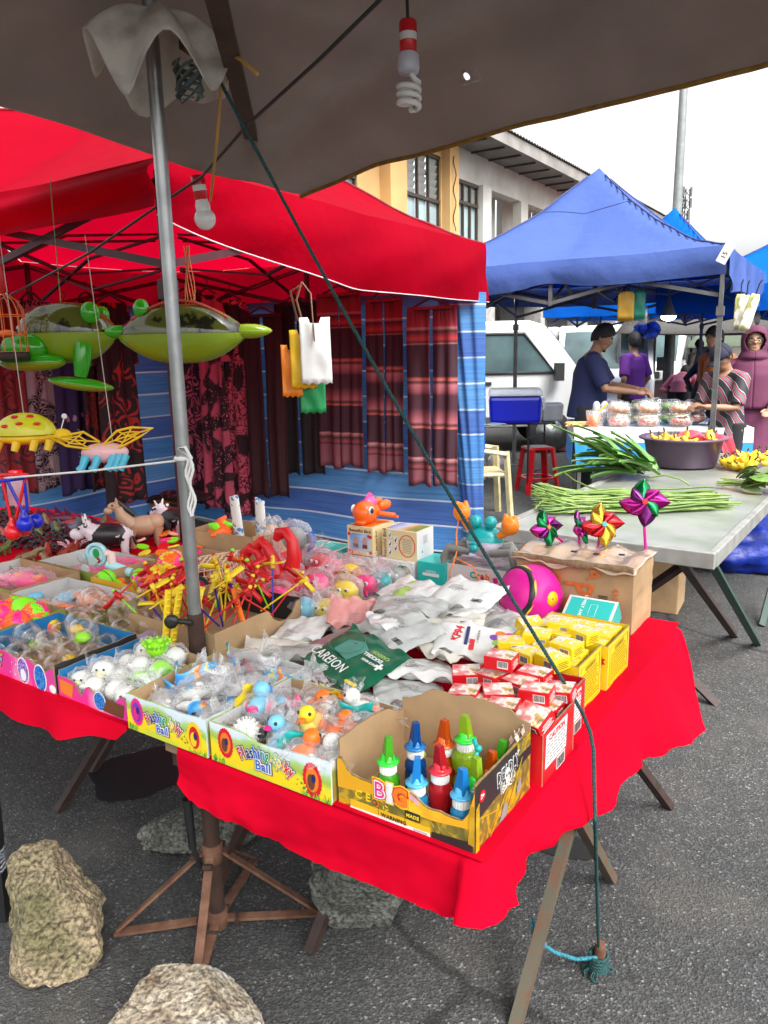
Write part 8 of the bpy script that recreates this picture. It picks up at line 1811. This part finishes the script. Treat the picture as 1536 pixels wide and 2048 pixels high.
hj.grid(hjf,nU,nV);zc=lambda v:interp([(p[0],p[2])for p in PR],v);keep=[((min((i+.5)/nU,1-(i+.5)/nU)*2*PI/.88)**2+((zc((j+.5)/nV)-1.598)/.088)**2)>1 for j in range(nV)for i in range(nU)]
hj.f=[f for f,k in zip(hj.f,keep)if k];hj.m=[0]*len(hj.f);hj.s=[True]*len(hj.f);hj.build('headscarf',HIJ,wm,solid=.008)
gl=MB()
for q in(-1,1):gl.tube([h_(q*.035+.029*math.cos(k*PI/10),-.112,1.604+.025*math.sin(k*PI/10))for k in range(20)],.0028,5,closed=True).tube([h_(q*.064,-.11,1.61),h_(q*.085,-.02,1.605)],.0026,5)
gl.tube([h_(-.007,-.114,1.608),h_(.007,-.114,1.608)],.0028,5).build('glasses',BLACK_P,wm)
PKS=mat('pink_cloth',(.60,.16,.18),rough=.8,var=.1);OS=mat('rust_cloth',(.36,.09,.02),rough=.8);GS=mat('beige_cloth',(.40,.36,.29),rough=.8)
for lab,px,y,rt,H_,sh,ln,sk in(('person in a pink top bending far down beyond the food table',1362,12.5,150,1.5,PKS,1.25,1),('person in a rust orange shirt behind the boy in the cap',1452,8.3,-70,1.66,OS,.25,1),('person in a beige top walking away beyond the food table',1402,15,190,1.55,GS,.1,1),('person in dark clothes and dark hat far beyond the food table',1424,14,170,1.68,mat('grey_blue_cloth',(.10,.12,.18),rough=.8),.05,1),('person in black among the far stalls',1412,11.5,140,1.5,BLKT,.5,1)):
 p=yp(px,700,y);person(lab,(p.x,p.y,0),rad(rt),H_,sh,BLKT,lean=ln,vx=.014,face=False,sleeve=.9)
 # ================================================================== vans and things under the blue tent
VANW=mat('white_van_paint',(.62,.63,.62),rough=.25,var=.06,vs_=2,coat=.4);TYRE=mat('tyre',(.015,.015,.015),rough=.8);VGL=mat('van_glass',(.07,.11,.115),rough=.08,var=.45,vs_=1.5,spec=.35);VIN=mat('van_dark_trim',(.02,.02,.02),rough=.5)
def van():
 t=thing('parked_van','x','van');prof=[(-2.15,.35),(-2.15,1.1),(-2.08,1.72),(-1.9,1.86),(1.05,1.86),(1.3,1.78),(1.86,1.05),(2.1,.95),(2.15,.38)];w_=.82
 o=MB().add([(x,-w_,z)for x,z in prof]+[(x,w_,z)for x,z in prof],[tuple(range(8,-1,-1)),tuple(range(9,18))]+[(i,(i+1)%9,9+(i+1)%9,9+i)for i in range(9)]);o.f[0],o.f[1]=tuple(range(9)),tuple(range(17,8,-1));o.f[2:]=[tuple(reversed(f))for f in o.f[2:]];o.build('body',VANW,t,bevel=.05)
 q=V((1.3,0,1.78));r=V((1.86,0,1.05));n=V((.79,0,.61));P=lambda y,k:q.lerp(r,k)+V((0,y,0))+n*.012
 MB().add([P(-.70,.06),P(.70,.06),P(.74,.94),P(-.74,.94)],[(0,3,2,1)]).build('windscreen',VGL,t,solid=.01)
 for s_ in(-1,1):
  for x0,x1,x2,x3 in((.35,.98,1.42,.35),(-.75,.22,.22,-.75),(-1.9,-.88,-.88,-1.98)):
   y0=y1=s_*(w_+.012);f=MB().add([(x0,y0,1.68),(x1,y0,1.68),(x2,y1,1.14),(x3,y1,1.14)],[(0,1,2,3)if s_>0 else(3,2,1,0)]).build('side_window',VGL,t,solid=.012)
   MB().tube([(x0,y0,1.68),(x1,y0,1.68),(x2,y1,1.14),(x3,y1,1.14)],.022,6,closed=True).build('window_seal',VIN,f)
  for x in(-1.35,1.35):
   wh=MB().lathe([(.12,-.09),(.29,-.09),(.31,-.06),(.31,.06),(.29,.09),(.12,.09)],26,M=tr(x,s_*.76,.31)@rx(PI/2)).build('wheel',TYRE,t);MB().lathe([(0,.085),(.17,.085),(.19,.095),(0,.10)],20,M=tr(x,s_*.76,.31)@rx(PI/2*s_*-1)).build('hub_cap',STEEL,wh)
  MB().box((2.10,s_*.60,.78),(.10,.28,.16)).build('headlight',mat('lamp_glass',(.5,.5,.48),rough=.1),t);MB().box((1.45,s_*.98,1.15),(.12,.16,.24)).build('mirror',VIN,t);MB().box((.32,s_*.825,.9),(.012,.012,1.0)).build('door_gap',VIN,t);MB().box((.45,s_*.83,1.0),(.16,.03,.04)).build('door_handle',VIN,t)
 MB().box((2.13,0,.45),(.14,1.6,.2)).build('bumper',mat('grey_bumper',(.2,.2,.2),rough=.6),t);MB().box((2.12,0,.78),(.06,.86,.16)).build('grille',VIN,t);MB().box((2.21,0,.50),(.01,.48,.10)).build('number_plate',BLACK_P,t)
 return t
vn=van()
def vplace(i,px,y,rot,lab):p=yp(px,700,y);p.z=0;(put(vn,p,(0,0,rad(rot)),lab,'white vans parked behind the stalls'))
vplace(0,905,11.9,-4,'white van seen from its side behind the blue cool box');vplace(1,1205,15.6,-104,'white van facing the stalls behind the man in navy');vplace(2,1318,20.5,-120,'white van parked behind the lamp post');vplace(3,1380,24,-122,'farthest white van of the row');vplace(4,1010,16.2,-14,'white van behind the side-on van, its roof showing above')
cbx=thing('cool_box','blue cool box with a white lid on the black folding table','cool box',gp(1030,848,.745),rad(-8));CBL=mat('cool_box_blue',(.005,.012,.42),rough=.3,var=.05)
MB().box((0,.16,.135),(.50,.32,.27),taper=1.06).build('tub',CBL,cbx,bevel=.035);MB().box((0,.16,.31),(.545,.36,.075),taper=.94).build('lid',mat('cool_box_lid',(.60,.64,.70),rough=.35),cbx,bevel=.025);MB().tube([(.262,.05,.25),(.285,.05,.25),(.285,.05,.14),(.262,.05,.14)],.012,8).build('handle',mat('cool_box_lid',(0,0,0)),cbx)
tbp=gp(1055,990,0);tk=thing('folding_table','black folding table carrying the blue cool box','table',tbp,rad(-8));MB().box((-.22,.34,.735),(.98,.66,.02)).build('table_top',BLACK_P,tk,bevel=.004)
for x,y in((0,.05),(.2,.62),(-.65,.05),(-.6,.62)):MB().tube([(x,y,0),(x,y,.73)],.011,8).build('leg',BLACK_P,tk)
MB().tube([(0,.05,.2),(.2,.62,.2)],.008,6).tube([(0,.05,.58),(.2,.62,.58)],.008,6).build('stretcher',BLACK_P,tk)
tag(MB().box((0,0,.09),(.20,.26,.18),taper=1.1).build('white_tub',mat('milky_plastic',(0,0,0)),loc=gp(1108,843,.745)+V((0,.12,0)),rot=rad(-8),bevel=.02),'milky white plastic tub beside the blue cool box','tub');tag(MB().grid(lambda u,v:((u-.5)*.26,(v-.5)*.12,.012+.008*math.sin(u*9+v*3)),12,8).build('grey_cloth',mat('grey_rag',(.18,.24,.27),rough=.9),loc=gp(985,850,.75),solid=.012),'folded grey cloth in front of the cool box','cloth')
sto=thing('plastic_stool','red plastic stool with a white worn seat under the black table edge','stool',gp(1078,985,0)+V((0,.1,0)),.2);RST=mat('red_stool_plastic',(.55,.006,.01),rough=.3)
MB().box((0,0,.46),(.28,.28,.03),taper=.95).build('seat',RST,sto,bevel=.012);MB().lathe([(0,.476),(.11,.476),(.10,.480),(0,.481)],22).build('seat_pad',mat('worn_white',(.55,.50,.48),rough=.6),sto)
for x,y in((1,1),(1,-1),(-1,1),(-1,-1)):MB().bar((x*.115,y*.115,.45),(x*.165,y*.165,0),.065,.03,up=(x,y,0)).build('leg',RST,sto)
for a,b in(((-1,-1),(1,-1)),((1,-1),(1,1)),((1,1),(-1,1)),((-1,1),(-1,-1))):MB().bar((a[0]*.148,a[1]*.148,.15),(b[0]*.148,b[1]*.148,.15),.05,.018,up=(0,0,1)).build('stretcher',RST,sto)
chr_=thing('plastic_chair','grubby cream plastic armchair beside the red tent','chair',gp(962,1045,0)+V((0,.2,0)),rad(95));CRM=mat('cream_chair_plastic',(.42,.36,.20),rough=.5,var=.2,vs_=14)
MB().box((0,0,.42),(.44,.44,.03),taper=.96).build('seat',CRM,chr_,bevel=.012)
for x,y in((1,1),(1,-1),(-1,1),(-1,-1)):MB().bar((x*.20,y*.20,.62 if y<0 else .42),(x*.24,y*.24,0),.05,.035,up=(x,y,0)).build('leg',CRM,chr_)
MB().tube([(-.21,.2,.42),(-.22,.25,.70),(-.14,.28,.84),(0,.29,.88),(.14,.28,.84),(.22,.25,.70),(.21,.2,.42)],.026,8).build('backrest',CRM,chr_)
for q in(-1,1):MB().tube([(q*.23,.25,.66),(q*.25,.02,.64),(q*.235,-.2,.60)],.024,8,flat=.6).build('armrest',CRM,chr_)
for i in range(4):MB().bar((-.11+.073*i,.22,.43),(-.09+.06*i,.285,.83),.025,.012).build('back_slat',CRM,chr_)
jg=thing('water_jug','clear plastic water jug with a blue cap under the black table','jug',gp(994,960,0)+V((0,.1,0)));MB().lathe([(.085,0),(.095,.02),(.09,.13),(.095,.24),(.04,.31),(.03,.33)],20).build('body',CLAM,jg);MB().lathe([(.034,.32),(.034,.355),(0,.357)],14).build('cap',BLUEP,jg)
jc=thing('jerry_can','cream jerry can of yellow liquid with a red cap beside the chair','jerry can',gp(962,962,0)+V((0,.12,0)));MB().box((0,0,.12),(.14,.12,.24),taper=.85).build('body',mat('cream_can',(.55,.45,.25),rough=.5),jc,bevel=.02);MB().lathe([(.025,.24),(.025,.28),(0,.28)],12).build('cap',REDP,jc)
crt=MB()
for k in range(9):crt.box((0,0,.05+.085*k),(.30,.30,.05)).box((0,0,.09+.085*k),(.28,.28,.035))
tag(crt.build('crate_stack',mat('maroon_crate',(.16,.02,.03),rough=.6,var=.2),loc=gp(1136,905,0)+V((-.05,.2,0)),rot=.2),'stack of maroon plastic crates beside the man in navy','crates')
for i,(px,py,y,m,w_,h_,lab)in enumerate([(1253,583,6.6,mat('mustard_bag',(.42,.24,.02),rough=.5),.13,.22,'mustard plastic bags hung from the blue tent frame'),(1277,580,6.65,mat('emerald_bag',(.01,.26,.18),rough=.4),.12,.22,'emerald green plastic bags hung beside the mustard ones'),(1272,612,6.8,CLAM,.19,.14,'clear plastic bags hung behind the green ones'),(1482,588,5.7,mat('printed_white_bag',(.66,.64,.56),rough=.4,var=0,col2=(.35,.36,.12),vs_=18,thr=(.5,.56)),.07,.24,'white printed packets hung from the blue tent corner post'),(1494,590,5.75,mat('printed_white_bag',(0,0,0)),.05,.24,'narrow white printed packet hung behind the first'),(1512,588,5.6,mat('printed_white_bag',(0,0,0)),.07,.25,'white printed packet swinging at the far end')]):
 p=yp(px,py,y);t=thing('hanging_bags',lab,'hanging bags',p,(0,.25*(i==5),rad(-20)))
 for k in range(3):MB().grid(lambda u,v:((u-.5)*w_*(1-.3*(v<.1)),.012*k+.01*nz((u*3,v*3,k)),-h_*v-.01*k),8,8).build('bag',m,t,solid=.003)
 MB().tube([(0,0,.0),(0,0,.07),(.01,0,.10)],.005,6).build('hook',BLACK_P,t)
lb_=yp(1337,632,6.9);t=thing('stall_lamp','lit bulb in a dark cone shade hanging under the blue tent','lamp',lb_);MB().lathe([(.066,0),(.06,.02),(.032,.09),(.018,.12),(.012,.15)],24).tube([(0,0,.15),(0,0,.55)],.006,6).build('shade',mat('grey_shade',(.05,.06,.08),rough=.5),t);MB().grid(lambda u,v:(.064*math.cos(2*PI*u)*math.cos(v*PI/2),.064*math.sin(2*PI*u)*math.cos(v*PI/2),-.042*math.sin(v*PI/2)),22,8).build('diffuser',mat('lit_diffuser',(.9,.9,.9),emis=(1,.97,.9,6)),t)
pf=MB()
for i in range(60):a,b=R.uniform(0,6.3),R.uniform(-.3,1.5);d=V((math.cos(a)*math.cos(b),math.sin(a)*math.cos(b),math.sin(b)));pf.sph(d*.17,(.06,.06,.05),7,5,i%2)
tag(pf.build('blue_pompon',[mat('royal_blue_foil',(.03,.06,.35),rough=.3),mat('light_blue_foil',(.12,.20,.55),rough=.3)],loc=yp(1293,668,12.0)),'blue crinkled bow standing up beyond the man in purple','bow')
tag(MB().tube([yp(1293,668,12.0),yp(1293,668,12.0)*1+V((0,0,-1.85))],.02,6).build('bow_pole',GREYSTEEL),'thin grey pole carrying the blue crinkled bow','pole')
# far stalls
for i,(px,py,y,w_,dp,z2,m,lab)in enumerate([(1440,660,13,3.4,3.0,.35,mat('dark_awning',(.06,.055,.05),rough=.8),'dark grey awning of a far stall behind the headscarf woman'),(1420,690,19,4.5,3.0,.3,mat('olive_awning',(.07,.09,.06),rough=.8),'olive green awning of a far stall'),(1470,668,24,6,4,.3,RED_CLOTH,'red roofed far stall beyond the awnings'),(1410,655,30,9,4,.4,mat('pale_awning',(.5,.5,.48),rough=.8),'pale roofed stall far down the market')]):
 p=yp(px,py,y);t=thing('market_stall',lab,'stall',(p.x,p.y,0),rad(-31));MB().grid(lambda u,v:((u-.5)*w_,v*dp,p.z+z2*math.sin(PI*v)-.05*math.sin(PI*u)),12,8).build('awning',m,t,solid=.02)
 for x,yy in((-.48,0),(.48,0),(-.48,.97),(.48,.97)):MB().box((x*w_,yy*dp,p.z/2),(.05,.05,p.z)).build('post',GREYSTEEL,t)
 MB().box((0,dp*.5,.4),(w_*.8,dp*.4,.8)).build('counter',mat('stall_counter',(.16,.10,.10),rough=.8,var=.5,vs_=6),t)
fs_=thing('far_shop_row','low beige shop row closing the far end of the market','building',(24,52,0),rad(-28))
MB().box((0,0,1.5),(50,6,3.0)).build('wall',mat('beige_wall',(.34,.31,.27),rough=.9,var=.3,vs_=.3),fs_);MB().box((0,-.6,3.1),(51,8,.2)).build('roof',SOFFIT,fs_)
for i in range(12):MB().box((-22+4*i,-3.03,1.3),(2.8,.06,2.4)).build('shutter',mat('roller_shutter',(0,0,0)),fs_)
